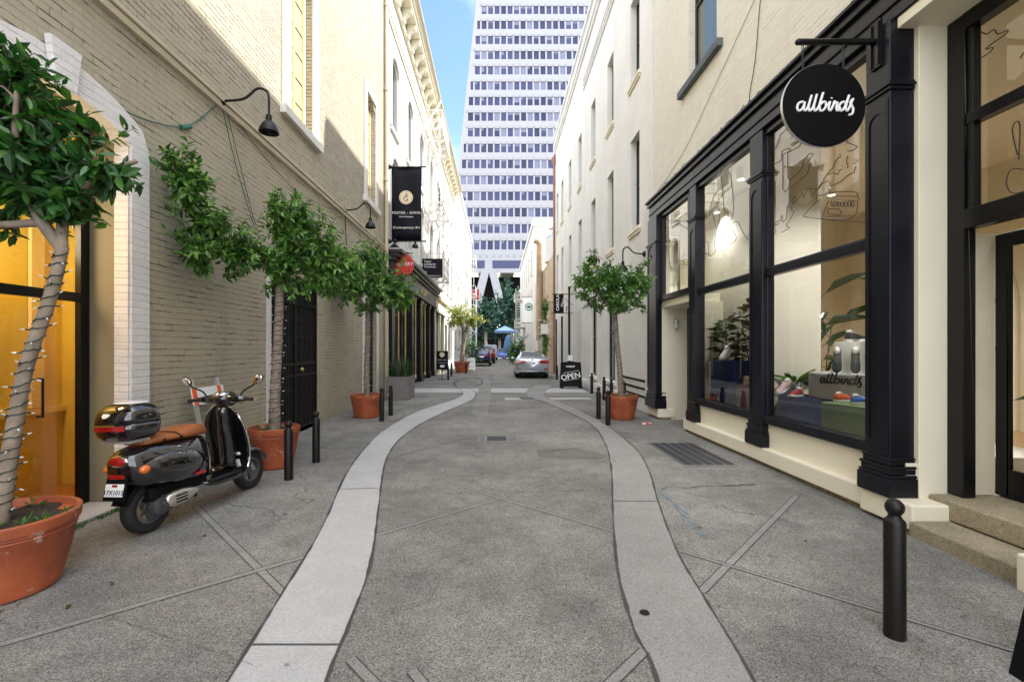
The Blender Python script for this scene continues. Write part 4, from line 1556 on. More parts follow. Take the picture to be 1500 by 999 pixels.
for o_ in gops:
    fr = win(C2, XC, -1, *o_, 'black_paint', 'pane_dark', 0.12, None, 0.09, True, vbar=True)
    sl = MB(); sl.box(XC - 0.10, XC + 0.1, o_[0] - 0.1, o_[1] + 0.1, o_[2] - 0.12, o_[2] - 0.003)
    sl.build('sill', MT['white_stucco'], fr, bevel=0.01)
c = MB()
c.box(XC - 0.08, XC - 0.003, 11.1, 29.5, 13.95, 14.08); c.box(XC - 0.14, XC - 0.003, 11.1, 29.5, 14.083, 14.2)
c.box(XC - 0.06, XC - 0.003, 11.1, 29.5, 14.55, 14.65); c.box(XC - 0.12, XC + 0.3, 11.1, 29.5, 14.8, 14.93)
for z in (12.55, 12.75, 12.95):
    c.box(XC - 0.05, XC - 0.003, 11.1, 19.8, z, z + 0.08)
c.build('cornice', MT['white_stucco'], C2, bevel=0.015)
c = MB()
for z in (0.35, 0.55, 0.75):
    c.box(XC - 0.02, XC + 0.0, 11.6, 13.6, z, z + 0.05)
c.build('vent_slot', MT['black_matt'], C2)
c = MB(); c.box(XC - 0.12, XC - 0.003, 13.9, 20.0, 0.0, 0.22); c.box(XC - 0.09, XC - 0.003, 13.9, 20.0, 0.222, 0.30)
c.build('plinth', MT['white_stucco'], C2, bevel=0.01)
c = MB(); c.box(XC - 0.012, XC - 0.002, 20.3, 21.4, 0.5, 3.3); c.build('blind_panel', MT['offwhite'], C2)
dp = MB(); dp.tube([(XC - 0.1, 29.3, 0), (XC - 0.1, 29.3, 13.2), (XC - 0.05, 29.3, 13.8)], 0.07, 10); dp.lathe([(0.08, 0), (0.16, 0.35), (0.16, 0.5)], (XC - 0.1, 29.3, 13.1), 10)
dp.build('rain_pipe', plain('copper_brown_pipe', (0.26, 0.12, 0.075), 0.5, 0.2), C2, smooth=True)

# ---- rough brick building with flue
C3 = thing('rough_brick_building', 'low bare brown brick building with a tall flue pipe', 'building', (XR, 36, 0))
w = MB()
wallX(w, XC, -1, 29.55, 42.0, 0, 7.8, [(34, 35.2, 0.1, 2.6), (37.5, 39, 1.0, 2.6)], 0.2)
shell(w, XC, -1, 9, 29.55, 42.0, 7.8)
w.build('wall', MT['raw_brick'], C3)
win(C3, XC, -1, 34, 35.2, 0.1, 2.6, 'black_paint', 'pane_dark', 0.12, name='door'); win(C3, XC, -1, 37.5, 39, 1.0, 2.6, 'trim_white', 'pane_dark', 0.12)
fl = MB(); fl.tube([(3.35, 36.5, 2.2), (3.35, 36.5, 9.7)], 0.26, 12)
fl.tube([(3.35, 36.5, 9.7), (3.25, 36.5, 9.95), (2.95, 36.5, 10.05)], 0.24, 12)
fl.build('flue', plain('stained_duct_metal', (0.33, 0.24, 0.15), 0.6, 0.2, var=0.4, vscale=1.2), C3, smooth=True)
fl = MB(); fl.lathe([(0.75, 0), (0.75, 1.7), (0.55, 1.9)], (4.2, 33.8, 7.82), 18); fl.lathe([(0.3, 0), (0.3, 0.5), (0.42, 0.55), (0.42, 0.7)], (4.2, 33.8, 9.7), 12)
fl.build('roof_tank', MT['steel'], C3, smooth=True)
fl = MB()
for z in (2.7, 3.2, 3.8):
    fl.box(3.2, 3.6, 36.2, 36.8, z - 0.05, z + 0.05)
fl.tube([(3.5, 37.4, 0.2), (3.5, 37.4, 3.6), (3.3, 37.0, 4.2)], 0.09, 8); fl.tube([(3.5, 35.8, 0.2), (3.5, 35.8, 3.4)], 0.07, 8)
fl.box(3.25, 3.65, 35.5, 36.1, 1.3, 2.3)
fl.build('pipework', MT['steel'], C3)

# ---- white building beyond it, with a fire escape
C4 = thing('end_building', 'white corner building past the flue at the far end of the alley', 'building', (XR, 56, 0))
w = MB()
ops4 = [(y, y + 1.2, z, z + 2.3) for y in (45, 49, 53, 57, 61, 65) for z in (5.0, 8.8)]
x4 = 3.4
wallX(w, x4, -1, 42.05, 68, 0, 13.4, ops4, 0.2)
shell(w, x4, -1, 12, 42.05, 68, 13.4)
w.build('wall', MT['white_stucco'], C4)
for o_ in ops4:
    win(C4, x4, -1, *o_, 'trim_white', 'pane_dark', 0.15, (0.08, 0.12, 'trim_white', 0.1))
c = MB(); c.box(x4 - 0.15, x4 + 0.2, 42.0, 68, 12.9, 13.3); c.box(x4 - 0.1, x4 + 12, 41.93, 42.04, 12.6, 12.9)
c.build('cornice', MT['white_stucco'], C4)
fe4 = MB()
x0 = 2.25
for z in (4.1, 7.4):
    fe4.box(x0, x4, 56, 60, z, z + 0.12)
fe4.box(3.34, 3.399, 59.9, 60.0, 4.1, 7.5)
feo = fe4.build('fire_escape', MT['trim_white'], C4)
rl = MB()
for z in (4.1, 7.4):
    for zz in (0.55, 1.05):
        rl.bar((x0, 56, z + zz), (x0, 60, z + zz), 0.06); rl.bar((x0, 56, z + zz), (x4, 56, z + zz), 0.06)
    for t in range(9):
        rl.bar((x0, 56 + t * 0.5, z), (x0, 56 + t * 0.5, z + 1.05), 0.04); 
        rl.bar((x0 + t * 0.14, 56, z), (x0 + t * 0.14, 56, z + 1.05), 0.04)
rl.build('railing', MT['trim_white'], feo)
ld = MB()
for xx in (2.3, 2.9):
    ld.bar((xx, 56.3, 0.4), (xx, 56.3, 7.4), 0.07)
for t in range(23):
    ld.bar((2.3, 56.3, 0.6 + t * 0.3), (2.9, 56.3, 0.6 + t * 0.3), 0.05)
ld.build('ladder', MT['trim_white'], feo)

# ================================================================== THE TOWER
TY = 103.0; TC = 13.2; TW = 26.5; TS = 0.0985; FH = 3.83
T = thing('tapering_tower', 'tall tapering white office tower with rows of blue windows closing the view', 'tower', (TC, TY + 26, 0))


def tx(z, s):
    return TC + s * (TW - TS * z)


def ty(z):
    return TY + TS * z


w = MB()
Z0T = 18.6
apex = 255.0


def tq(xa, xb, za, zb, xa2=None, xb2=None, dep=0.0):
    xa2 = xa if xa2 is None else xa2; xb2 = xb if xb2 is None else xb2
    w.face((xa, ty(za) + dep, za), (xb, ty(za) + dep, za), (xb2, ty(zb) + dep, zb), (xa2, ty(zb) + dep, zb))


pitch = 1.55
wins = []
z = Z0T
NF = 24
# base slab
tq(tx(z, -1), tx(z, 1), z, z + 3.6, tx(z + 3.6, -1), tx(z + 3.6, 1))
z += 3.6
DEP = 0.22
for f in range(NF):
    zs = z + 1.75
    ze = z + FH
    tq(tx(z, -1), tx(z, 1), z, zs, tx(zs, -1), tx(zs, 1))
    xl = max(tx(zs, -1), tx(ze, -1)) + 0.75; xr = min(tx(zs, 1), tx(ze, 1)) - 0.75
    k0 = math.floor((xl - TC) / pitch); k = k0
    cur = None
    xs = []
    while TC + k * pitch < xr:
        a = TC + k * pitch + 0.19; b_ = TC + (k + 1) * pitch - 0.19
        a = max(a, xl); b_ = min(b_, xr)
        if b_ - a > 0.45:
            xs.append((a, b_))
        k += 1
    prev = None
    for (a, b_) in xs:
        if prev is None:
            tq(tx(zs, -1), a, zs, ze, tx(ze, -1), a)
        else:
            tq(prev, a, zs, ze)
        prev = b_
        # reveals
        for xx in (a, b_):
            w.face((xx, ty(zs), zs), (xx, ty(zs) + DEP, zs), (xx, ty(ze) + DEP, ze), (xx, ty(ze), ze))
        w.face((a, ty(zs), zs), (b_, ty(zs), zs), (b_, ty(zs) + DEP, zs), (a, ty(zs) + DEP, zs))
        w.face((a, ty(ze), ze), (b_, ty(ze), ze), (b_, ty(ze) + DEP, ze), (a, ty(ze) + DEP, ze))
        wins.append((a, b_, zs, ze))
    tq(prev, tx(zs, 1), zs, ze, prev, tx(ze, 1))
    z = ze
ztop = z
Tdeep = 53.0


def trect(z):
    return [(tx(z, -1), ty(z)), (tx(z, 1), ty(z)), (tx(z, 1), TY + 53 - TS * z), (tx(z, -1), TY + 53 - TS * z)]


r0, r1, r2 = trect(Z0T), trect(ztop), trect(apex)
for i in (1, 2, 3):
    j = (i + 1) % 4
    w.face((*r0[i], Z0T), (*r0[j], Z0T), (*r1[j], ztop), (*r1[i], ztop))
for i in range(4):
    j = (i + 1) % 4
    w.face((*r1[i], ztop), (*r1[j], ztop), (*r2[j], apex), (*r2[i], apex))
w.face(*[(x, y, Z0T) for x, y in r0])
w.build('facade', MT['tower'], T)
fins = MB()
zz = Z0T + 3.6
for f in range(NF):
    k = -18
    while k < 19:
        xx = TC + k * pitch
        if tx(zz + 1.7, -1) + 0.3 < xx < tx(zz + 1.7, 1) - 0.3:
            fins.box(xx - 0.14, xx + 0.14, ty(zz) - 0.16, ty(zz) + 0.2, zz + 0.03, zz + 0.62)
        k += 1
    zz += FH
fins.build('spandrel_fins', MT['tower'], T, kind='stuff')
rnd = random.Random(11)
rest = MB()
# the windows that show: left bays of the facade
vis = sorted(wins, key=lambda q: (q[2], q[0]))
vis = [q for q in vis if q[0] < 21.0 - 0.02 * q[2]]
near = set(vis[:100])
for q in wins:
    a, b_, zs, ze = q
    mb = MB() if q in near else rest
    mi = rnd.choice([0, 0, 0, 0, 0, 2, 2, 1])
    mb.mi = mi
    mb.face((a, ty(zs) + DEP - 0.02, zs), (b_, ty(zs) + DEP - 0.02, zs), (b_, ty(ze) + DEP - 0.02, ze), (a, ty(ze) + DEP - 0.02, ze))
    if rnd.random() < 0.4:
        mb.mi = 1; zb_ = ze - rnd.choice([0.3, 0.5, 0.5, 0.9, 1.3]); xb_ = b_ if rnd.random() < 0.7 else (a + b_) / 2
        mb.face((a, ty(zb_) + DEP - 0.03, zb_), (xb_, ty(zb_) + DEP - 0.03, zb_), (xb_, ty(ze) + DEP - 0.03, ze), (a, ty(ze) + DEP - 0.03, ze))
    if q in near:
        mb.build('window', [MT['pane_blue'], MT['pane_blue_light'], MT['pane_blue_dark']], T)
rest.build('windows_above', [MT['pane_blue'], MT['pane_blue_light'], MT['pane_blue_dark']], T, kind='stuff')
# strip window in the base slab
s_ = MB()
for xa in (-12.4, -1.0, 9.6, 20.2):
    s_.box(xa, xa + (8.8 if xa > -5 else 9.6), ty(19.9) - 0.05, ty(19.9) + 0.1, 19.6, 21.4)
s_.build('strip_window', MT['pane_blue'], T)
# struts of the base and the dark recess behind them
st = MB()
for kx in range(-1, 5):
    cx = -1.8 + kx * 10.6
    for s in (-1, 1):
        st.bar((cx + s * 0.75, TY + 2.0, Z0T + 0.6), (cx + s * 5.5, TY + 0.4, 0), 1.75, 1.8, up=(0, 1, 0))
st.build('strut', MT['tower'], T)
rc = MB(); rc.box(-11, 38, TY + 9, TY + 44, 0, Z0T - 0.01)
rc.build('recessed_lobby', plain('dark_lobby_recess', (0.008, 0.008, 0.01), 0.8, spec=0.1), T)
lm = MB()
for x in (-6, -1, 4, 9, 14):
    for y in (104, 107):
        lm.box(x, x + 1.6, y + 1.5, y + 2.2, Z0T - 0.2, Z0T - 0.05)
lm.build('soffit_lamp', emit('warm_soffit_lamp', (1.0, 0.8, 0.5), 3.0), T)
# ================================================================== PLANTS
def leaf_into(mb, p, d, up, L, W, droop=0.15):
    d = d.normalized()
    s = d.cross(up)
    if s.length < 1e-3:
        s = Vector((1, 0, 0))
    s.normalize()
    n = s.cross(d).normalized()
    a = p
    b1 = p + d * L * 0.35 + s * W * 0.5 + n * W * 0.10
    b2 = p + d * L * 0.70 + s * W * 0.38 + n * W * 0.06 - n * L * droop * 0.4
    t = p + d * L - n * L * droop
    c2 = p + d * L * 0.70 - s * W * 0.38 + n * W * 0.06 - n * L * droop * 0.4
    c1 = p + d * L * 0.35 - s * W * 0.5 + n * W * 0.10
    k = len(mb.v)
    for q in (a, b1, b2, t, c2, c1):
        mb.v.append((q.x, q.y, q.z))
    mb.fi(k, k + 1, k + 2, k + 3)
    mb.fi(k, k + 3, k + 4, k + 5)


def rand_dir(r):
    z = r.uniform(-1, 1); t = r.uniform(0, 2 * pi); q = sqrt(1 - z * z)
    return Vector((q * cos(t), q * sin(t), z))


DENS = 0.85


def make_tree(name, label, base, trunk, radii, branches, lobes, leaf_len, seed, leafm, group=None, barkm='bark', lw=0.42, per=(12, 19), twig_len=0.42, cat='tree'):
    r = random.Random(seed)
    T = thing(name, label, cat, base, group)
    tb = MB()
    sp = smooth2([tuple(p) + (rad,) for p, rad in zip(trunk, radii)], 5)
    tb.tube([q[:3] for q in sp], [q[3] for q in sp], 12)
    nodes = [Vector(q[:3]) for q in sp[-4:]]
    bo = MB()
    for br in branches:
        sb = smooth2(br, 5)
        bo.tube([q[:3] for q in sb], [q[3] for q in sb], 7)
        nodes += [Vector(q[:3]) for q in sb[1:]]
    lv = MB(); tw = MB()
    for (c, rad, n) in lobes:
        c = Vector(c)
        # a few secondary limbs so that twigs spring from wood
        sub = list(nodes)
        near = min(nodes, key=lambda q: (q - c).length)
        for k in range(max(2, n // 22)):
            d = rand_dir(r)
            e = c + Vector((d.x * rad[0], d.y * rad[1], d.z * rad[2])) * r.uniform(0.45, 0.75)
            st = min(nodes, key=lambda q: (q - e).length * r.uniform(0.8, 1.4))
            mid = (st + e) / 2 + rand_dir(r) * 0.08
            bo.tube(smooth2([tuple(st), tuple(mid), tuple(e)], 3), [0.010, 0.009, 0.008, 0.007, 0.005, 0.004, 0.003], 5)
            for t in (0.3, 0.6, 0.9):
                sub.append(st.lerp(e, t))
        for k in range(int(n * DENS)):
            d = rand_dir(r)
            q = r.random() ** (1 / 2.4)
            # uneven outline
            wob = 1.0 + 0.95 * mnoise.noise(d * 2.1 + Vector((seed * 3.1, seed, 0)))
            e = c + Vector((d.x * rad[0], d.y * rad[1], d.z * rad[2])) * q * wob
            st = min(sub, key=lambda s_: (s_ - e).length)
            out = (e - st)
            if out.length < 0.05:
                out = rand_dir(r) * 0.1
            dirn = (out.normalized() + (e - c).normalized() * 0.5 + Vector((0, 0, 0.25)) + rand_dir(r) * 0.35).normalized()
            tl = min(twig_len * r.uniform(0.6, 1.2), out.length + 0.1)
            s0 = e - dirn * tl
            tw.tube([s0, (s0 + e) / 2 + rand_dir(r) * 0.015, e], [0.005, 0.0035, 0.002], 3, cap=False)
            m = r.randint(*per)
            for i in range(m):
                t = (i + r.random()) / m
                p = s0.lerp(e, 0.12 + 0.88 * t)
                rd = rand_dir(r)
                rd = (rd - dirn * rd.dot(dirn))
                ld = (dirn * r.uniform(0.25, 0.9) + rd.normalized() * 0.9 + Vector((0, 0, -0.15))).normalized()
                L = leaf_len * r.uniform(0.45, 1.2)
                up = (Vector((0, 0, 1)) + rand_dir(r) * 0.7 + (p - c).normalized() * 0.5)
                leaf_into(lv, p, ld, up, L, L * lw, r.uniform(0.05, 0.3))
    tr = tb.build('trunk', MT[barkm], T, smooth='all')
    bo_ = bo.build('limb', MT[barkm], T, smooth='all')
    tw.build('twig', MT['twig'], T)
    lv.build('crown', MT[leafm], T)
    return T, sp


def light_string(sp, z0, z1, turns, label, group, seed=0):
    """fairy light cable wound round a trunk"""
    r = random.Random(seed)
    P = [(Vector(q[:3]), q[3]) for q in sp]

    def at(z):
        for i in range(len(P) - 1):
            a, b = P[i][0], P[i + 1][0]
            if a.z <= z <= b.z:
                t = (z - a.z) / max(b.z - a.z, 1e-6)
                return a.lerp(b, t), P[i][1] * (1 - t) + P[i + 1][1] * t
        return P[-1]
    w = MB(); bl = MB()
    n = int(turns * 12)
    pts = []
    for i in range(n + 1):
        z = z0 + (z1 - z0) * i / n
        c, rad = at(z)
        a = 2 * pi * turns * i / n
        pts.append(c + Vector((cos(a), sin(a), 0.25 * sin(a * 0.5))) * (rad + 0.006) + Vector((0, 0, r.uniform(-0.008, 0.008))))
        if i % 5 == 0:
            d = Vector((cos(a), sin(a), r.uniform(-0.6, 0.8))).normalized()
            p = pts[-1]
            w.tube([p, p + d * 0.022], 0.0048, 5)
            bl.tube([p + d * 0.022, p + d * 0.046], [0.0058, 0.002], 5)
    w.tube(pts, 0.0036, 5)
    o = thing('fairy_lights', label, 'string lights', tuple(P[0][0]), group)
    w.build('cable', plain('dark_green_cable', (0.012, 0.035, 0.024), 0.5), o)
    bl.build('bulbs', plain('clear_bulb', (0.75, 0.74, 0.68), 0.2), o, kind='stuff')
    return o


def make_pot(label, base, rim, h, group='terracotta pots along the alley', weeds=0, seed=1, name='terracotta_pot'):
    x, y, z = base
    P = thing(name, label, 'plant pot', base, group)
    b = rim * 0.72
    m = MB()
    m.lathe([(b - 0.03, 0.0), (b, 0.012), (b + (rim - b) * 0.45, h * 0.42), (rim * 0.93, h * 0.76), (rim * 0.945, h * 0.78), (rim * 0.935, h * 0.80),
             (rim * 0.955, h * 0.825), (rim * 0.945, h * 0.845), (rim * 0.985, h * 0.86), (rim, h * 0.985), (rim * 0.985, h), (rim * 0.93, h), (rim * 0.90, h * 0.90), (rim * 0.6, h * 0.87)], base, 48)
    m.build('bowl', MT['terracotta'], P, smooth=True, angle=30)
    s = MB()
    r = random.Random(seed)
    rows = []
    for i in range(7):
        rr = rim * 0.91 * i / 6 + 0.001
        rows.append([(x + rr * cos(2 * pi * k / 26), y + rr * sin(2 * pi * k / 26), z + h * 0.90 + r.uniform(-0.012, 0.02) - 0.01 * (i == 6)) for k in range(26)])
    s.grid(rows, True)
    s.build('soil', MT['soil'], P, smooth='all')
    if weeds:
        wd = MB()
        for i in range(weeds):
            a = r.uniform(0, 2 * pi); rr = rim * r.uniform(0.25, 0.85)
            c = Vector((x + rr * cos(a), y + rr * sin(a), z + h * 0.9))
            for k in range(7):
                d = (rand_dir(r) + Vector((0, 0, 1.1))).normalized()
                leaf_into(wd, c + d * r.uniform(0.0, 0.05), d, rand_dir(r) + Vector((0, 0, 1)), r.uniform(0.03, 0.06), 0.02, 0.2)
        wd.build('weeds', MT['leaf_bush'], P, kind='stuff')
    return P


TG = 'ficus trees in terracotta pots'
# near left tree, leaning, crown over the entrance
T1, sp1 = make_tree('ficus_tree', 'large dark leaved ficus leaning in the chipped pot before the white arched entrance', (-3.28, 3.05, 0.44),
    [(-3.28, 3.05, 0.42), (-3.22, 3.06, 0.85), (-3.13, 3.08, 1.45), (-2.98, 3.10, 1.95), (-2.92, 3.12, 2.28)], [0.055, 0.046, 0.040, 0.037, 0.036],
    [[(-2.92, 3.12, 2.25, 0.034), (-3.12, 3.15, 2.5, 0.042), (-3.3, 3.2, 2.75, 0.035), (-3.5, 3.1, 3.05, 0.02)],
     [(-2.92, 3.12, 2.25, 0.032), (-2.98, 3.2, 2.5, 0.035), (-2.85, 3.3, 2.8, 0.028), (-2.6, 3.35, 2.95, 0.015)],
     [(-3.12, 3.15, 2.5, 0.035), (-3.1, 3.0, 2.85, 0.025), (-3.0, 2.9, 3.2, 0.012)],
     [(-3.1, 3.15, 2.45, 0.03), (-3.3, 3.0, 2.4, 0.02), (-3.6, 2.9, 2.45, 0.012)]],
    [((-3.45, 3.1, 3.02), (0.62, 0.55, 0.5), 170), ((-3.1, 3.2, 2.92), (0.38, 0.45, 0.38), 110), ((-2.72, 3.25, 2.80), (0.24, 0.3, 0.13), 22), ((-3.5, 3.0, 2.5), (0.42, 0.4, 0.28), 50), ((-3.3, 3.1, 3.42), (0.36, 0.4, 0.25), 55), ((-3.0, 3.15, 2.55), (0.25, 0.3, 0.2), 22)],
    0.128, 3, 'leaf_dark', TG, lw=0.40)
light_string(sp1, 0.52, 2.24, 24, 'string of green wired fairy lights round the thick trunk by the entrance', 'fairy lights on tree trunks', 2)
make_pot('large chipped terracotta pot before the white arched entrance', (-3.28, 3.08, 0), 0.40, 0.5, weeds=9, seed=4)
# second tree, with an arm along the wall
T2, sp2 = make_tree('ficus_tree', 'ficus with one long leafy arm reaching along the tan wall, between scooter and iron gate', (-3.02, 6.3, 0.46),
    [(-3.02, 6.3, 0.45), (-3.01, 6.3, 1.0), (-2.98, 6.31, 1.7), (-2.96, 6.32, 2.3), (-2.95, 6.32, 2.62)], [0.075, 0.065, 0.06, 0.056, 0.052],
    [[(-2.95, 6.32, 2.58, 0.045), (-3.15, 6.1, 2.72, 0.036), (-3.35, 5.75, 2.85, 0.028), (-3.5, 5.4, 3.15, 0.018), (-3.5, 5.2, 3.5, 0.01)],
     [(-2.95, 6.32, 2.58, 0.04), (-2.75, 6.35, 2.85, 0.03), (-2.5, 6.4, 3.05, 0.02)],
     [(-2.95, 6.32, 2.6, 0.04), (-2.93, 6.4, 3.0, 0.03), (-2.85, 6.4, 3.35, 0.015)],
     [(-2.75, 6.35, 2.85, 0.025), (-2.45, 6.3, 2.75, 0.015), (-2.2, 6.3, 2.7, 0.01)],
     [(-3.35, 5.75, 2.85, 0.025), (-3.4, 5.5, 2.8, 0.015), (-3.45, 5.25, 2.75, 0.01)]],
    [((-3.5, 5.25, 3.42), (0.24, 0.36, 0.5), 80), ((-3.55, 4.98, 3.6), (0.12, 0.22, 0.16), 7), ((-3.40, 5.5, 2.92), (0.32, 0.5, 0.44), 105), ((-3.2, 6.0, 2.85), (0.4, 0.45, 0.34), 70), ((-3.45, 5.35, 2.6), (0.2, 0.3, 0.2), 16),
     ((-2.82, 6.35, 3.22), (0.46, 0.5, 0.50), 190), ((-2.42, 6.4, 2.80), (0.55, 0.5, 0.50), 190), ((-2.9, 6.3, 2.72), (0.42, 0.4, 0.34), 80), ((-2.1, 6.45, 2.7), (0.35, 0.35, 0.35), 50)],
    0.105, 7, 'leaf', TG)
light_string(sp2, 0.55, 2.5, 30, 'string of fairy lights round the trunk between scooter and iron gate', 'fairy lights on tree trunks', 3)
make_pot('terracotta pot with ficus between the scooter and the iron gate', (-3.02, 6.3, 0), 0.325, 0.54, weeds=4, seed=8)
# third tree
T3, sp3 = make_tree('ficus_tree', 'round headed ficus in clean pot by the side door, near the black gallery', (-3.03, 10.8, 0.46),
    [(-3.03, 10.8, 0.45), (-3.03, 10.8, 1.2), (-3.0, 10.8, 1.9), (-3.0, 10.8, 2.5)], [0.07, 0.062, 0.058, 0.05],
    [[(-3.0, 10.8, 2.45, 0.04), (-2.75, 10.8, 2.8, 0.03), (-2.5, 10.75, 3.1, 0.015)], [(-3.0, 10.8, 2.45, 0.04), (-3.25, 10.7, 2.85, 0.03), (-3.5, 10.5, 3.2, 0.015)], [(-3.0, 10.8, 2.45, 0.04), (-2.98, 11.0, 3.0, 0.025), (-2.9, 11.0, 3.5, 0.012)]],
    [((-3.0, 10.8, 3.15), (0.78, 0.75, 0.70), 250), ((-2.45, 10.8, 3.0), (0.6, 0.55, 0.6), 150), ((-3.45, 10.6, 3.25), (0.5, 0.5, 0.55), 120), ((-2.15, 10.7, 2.8), (0.38, 0.4, 0.4), 60), ((-2.95, 10.8, 3.75), (0.5, 0.45, 0.35), 60)],
    0.112, 12, 'leaf', TG)
light_string(sp3, 0.55, 2.4, 26, 'string of fairy lights round the trunk near the black gallery', 'fairy lights on tree trunks', 5)
make_pot('clean terracotta pot with round headed ficus near the black gallery', (-3.03, 10.8, 0), 0.375, 0.53, seed=9)
# right tree
T4, sp4 = make_tree('ficus_tree', 'open crowned ficus in the pot beside the cream shop, against the white stucco wall', (2.83, 10.55, 0.46),
    [(2.83, 10.55, 0.45), (2.79, 10.55, 1.1), (2.72, 10.55, 1.8), (2.68, 10.55, 2.4)], [0.07, 0.06, 0.055, 0.05],
    [[(2.68, 10.55, 2.35, 0.04), (2.4, 10.5, 2.75, 0.03), (2.0, 10.4, 3.1, 0.015)], [(2.68, 10.55, 2.35, 0.04), (2.9, 10.5, 2.8, 0.03), (3.25, 10.4, 3.2, 0.015)], [(2.68, 10.55, 2.35, 0.04), (2.62, 10.6, 2.9, 0.028), (2.5, 10.6, 3.5, 0.012)],
     [(2.62, 10.6, 2.6, 0.02), (2.3, 10.6, 2.55, 0.014), (2.0, 10.6, 2.7, 0.01)], [(2.7, 10.5, 2.5, 0.02), (3.0, 10.4, 2.45, 0.012), (3.2, 10.4, 2.6, 0.008)]],
    [((2.25, 10.5, 3.2), (0.55, 0.55, 0.38), 110), ((2.75, 10.5, 3.1), (0.5, 0.5, 0.45), 120), ((3.2, 10.45, 3.05), (0.28, 0.5, 0.5), 90), ((2.6, 10.5, 2.65), (0.55, 0.5, 0.28), 90), ((1.95, 10.4, 3.1), (0.3, 0.35, 0.3), 30), ((2.1, 10.6, 3.6), (0.2, 0.25, 0.3), 22)],
    0.108, 21, 'leaf', TG)
light_string(sp4, 0.55, 2.3, 20, 'string of fairy lights round the trunk beside the cream shop', 'fairy lights on tree trunks', 6)
make_pot('mossy terracotta pot with ficus beside the cream shop', (2.83, 10.55, 0), 0.375, 0.54, weeds=16, seed=10)
# far yellow tree and its pot
T5, sp5 = make_tree('street_tree', 'small sunlit yellow green tree in a pot beyond the gallery', (-2.35, 30.5, 0.5),
    [(-2.35, 30.5, 0.5), (-2.25, 30.5, 1.5), (-2.1, 30.5, 2.6)], [0.15, 0.14, 0.12],
    [[(-2.1, 30.5, 2.5, 0.1), (-1.9, 30.4, 3.2, 0.06), (-1.5, 30.3, 3.7, 0.03)], [(-2.1, 30.5, 2.5, 0.1), (-2.5, 30.5, 3.4, 0.05), (-2.9, 30.5, 4.0, 0.03)]],
    [((-2.4, 30.4, 3.9), (1.1, 1.0, 0.65), 130), ((-1.6, 30.3, 3.4), (0.85, 0.8, 0.5), 90), ((-2.9, 30.4, 3.3), (0.6, 0.7, 0.4), 50)], 0.17, 31, 'leaf_yellow', None, twig_len=0.5, per=(9, 13))
make_pot('small terracotta pot of the yellow green tree beyond the gallery', (-2.3, 30.4, 0), 0.52, 0.72, seed=14)
make_tree('dark_shrub', 'dark green shrub standing behind the yellow green tree', (-2.0, 34.5, 0), [(-2.0, 34.5, 0), (-2.0, 34.5, 0.6), (-2.0, 34.5, 1.1)], [0.08, 0.07, 0.05], [[(-2.0, 34.5, 1.0, 0.04), (-1.8, 34.5, 1.5, 0.03), (-1.7, 34.5, 2.0, 0.02)]],
    [((-1.9, 34.5, 1.5), (1.0, 0.9, 1.2), 130)], 0.17, 33, 'leaf_dark', None, twig_len=0.5, per=(9, 13), cat='shrub')
make_tree('green_bush', 'bright green bush under the white banner with green ring', (2.1, 46, 0), [(2.1, 46, 0), (2.1, 46, 0.7), (2.1, 46, 1.3)], [0.1, 0.08, 0.06], [[(2.1, 46, 1.2, 0.05), (2.4, 46, 1.8, 0.03), (2.6, 46, 2.4, 0.02)]],
    [((2.1, 46, 1.7), (1.25, 1.0, 1.5), 170), ((1.6, 46, 1.0), (0.7, 0.8, 0.9), 60)], 0.22, 35, 'leaf_bush', None, twig_len=0.6, per=(9, 13), cat='bush')
make_tree('column_shrub', 'narrow dark topiary shrub against the rough brick wall', (3.3, 31.5, 0), [(3.3, 31.5, 0), (3.3, 31.5, 1.6), (3.3, 31.5, 3.4)], [0.06, 0.05, 0.03], [[(3.3, 31.5, 3.2, 0.03), (3.3, 31.5, 4.0, 0.02), (3.3, 31.5, 4.8, 0.01)]],
    [((3.25, 31.5, 4.2), (0.33, 0.35, 0.9), 80), ((3.25, 31.5, 2.0), (0.35, 0.35, 1.3), 80)], 0.13, 37, 'leaf', None, twig_len=0.3, cat='shrub')
# trees in the park beneath the tower
for i, (x, y, h, rx, rz, lab) in enumerate((
        (2.6, 84, 14.0, 3.6, 5.6, 'tallest blue green tree beneath the white tower struts'),
        (-2.2, 88, 11.0, 3.0, 4.0, 'broad blue green tree in the dark gap under the tower'),
        (-6.5, 90, 9.0, 2.8, 3.6, 'low blue green tree half behind the glass lift shaft'),
        (6.8, 82, 10.5, 3.0, 4.2, 'blue green tree partly hidden by the fire escape of the end building'),
        (0.4, 92, 8.2, 3.0, 3.0, 'low spreading tree deepest in the park'))):
    zc_ = h - rz * 0.9
    make_tree('park_tree', lab, (x, y, 0), [(x, y, 0), (x + 0.1, y, zc_ * 0.5), (x, y, zc_)], [0.32, 0.26, 0.2],
        [[(x, y, zc_ * 0.8, 0.18), (x + rx * 0.3, y, zc_ + 0.6, 0.1), (x + rx * 0.5, y, zc_ + 1.5, 0.05)], [(x, y, zc_ * 0.8, 0.18), (x - rx * 0.3, y, zc_ + 0.4, 0.1), (x - rx * 0.5, y, zc_ + 1.2, 0.05)]],
        [((x, y, zc_ + 0.3), (rx, rx * 0.8, rz * 0.75), 260), ((x + rx * 0.45, y - 0.4, zc_ - rz * 0.3), (rx * 0.6, rx * 0.6, rz * 0.42), 70), ((x - rx * 0.45, y - 0.2, zc_ - rz * 0.2), (rx * 0.6, rx * 0.6, rz * 0.45), 70)],
        0.62, 50 + i, 'leaf_far', 'trees in the park under the tower', twig_len=1.2, per=(9, 14), lw=0.5)

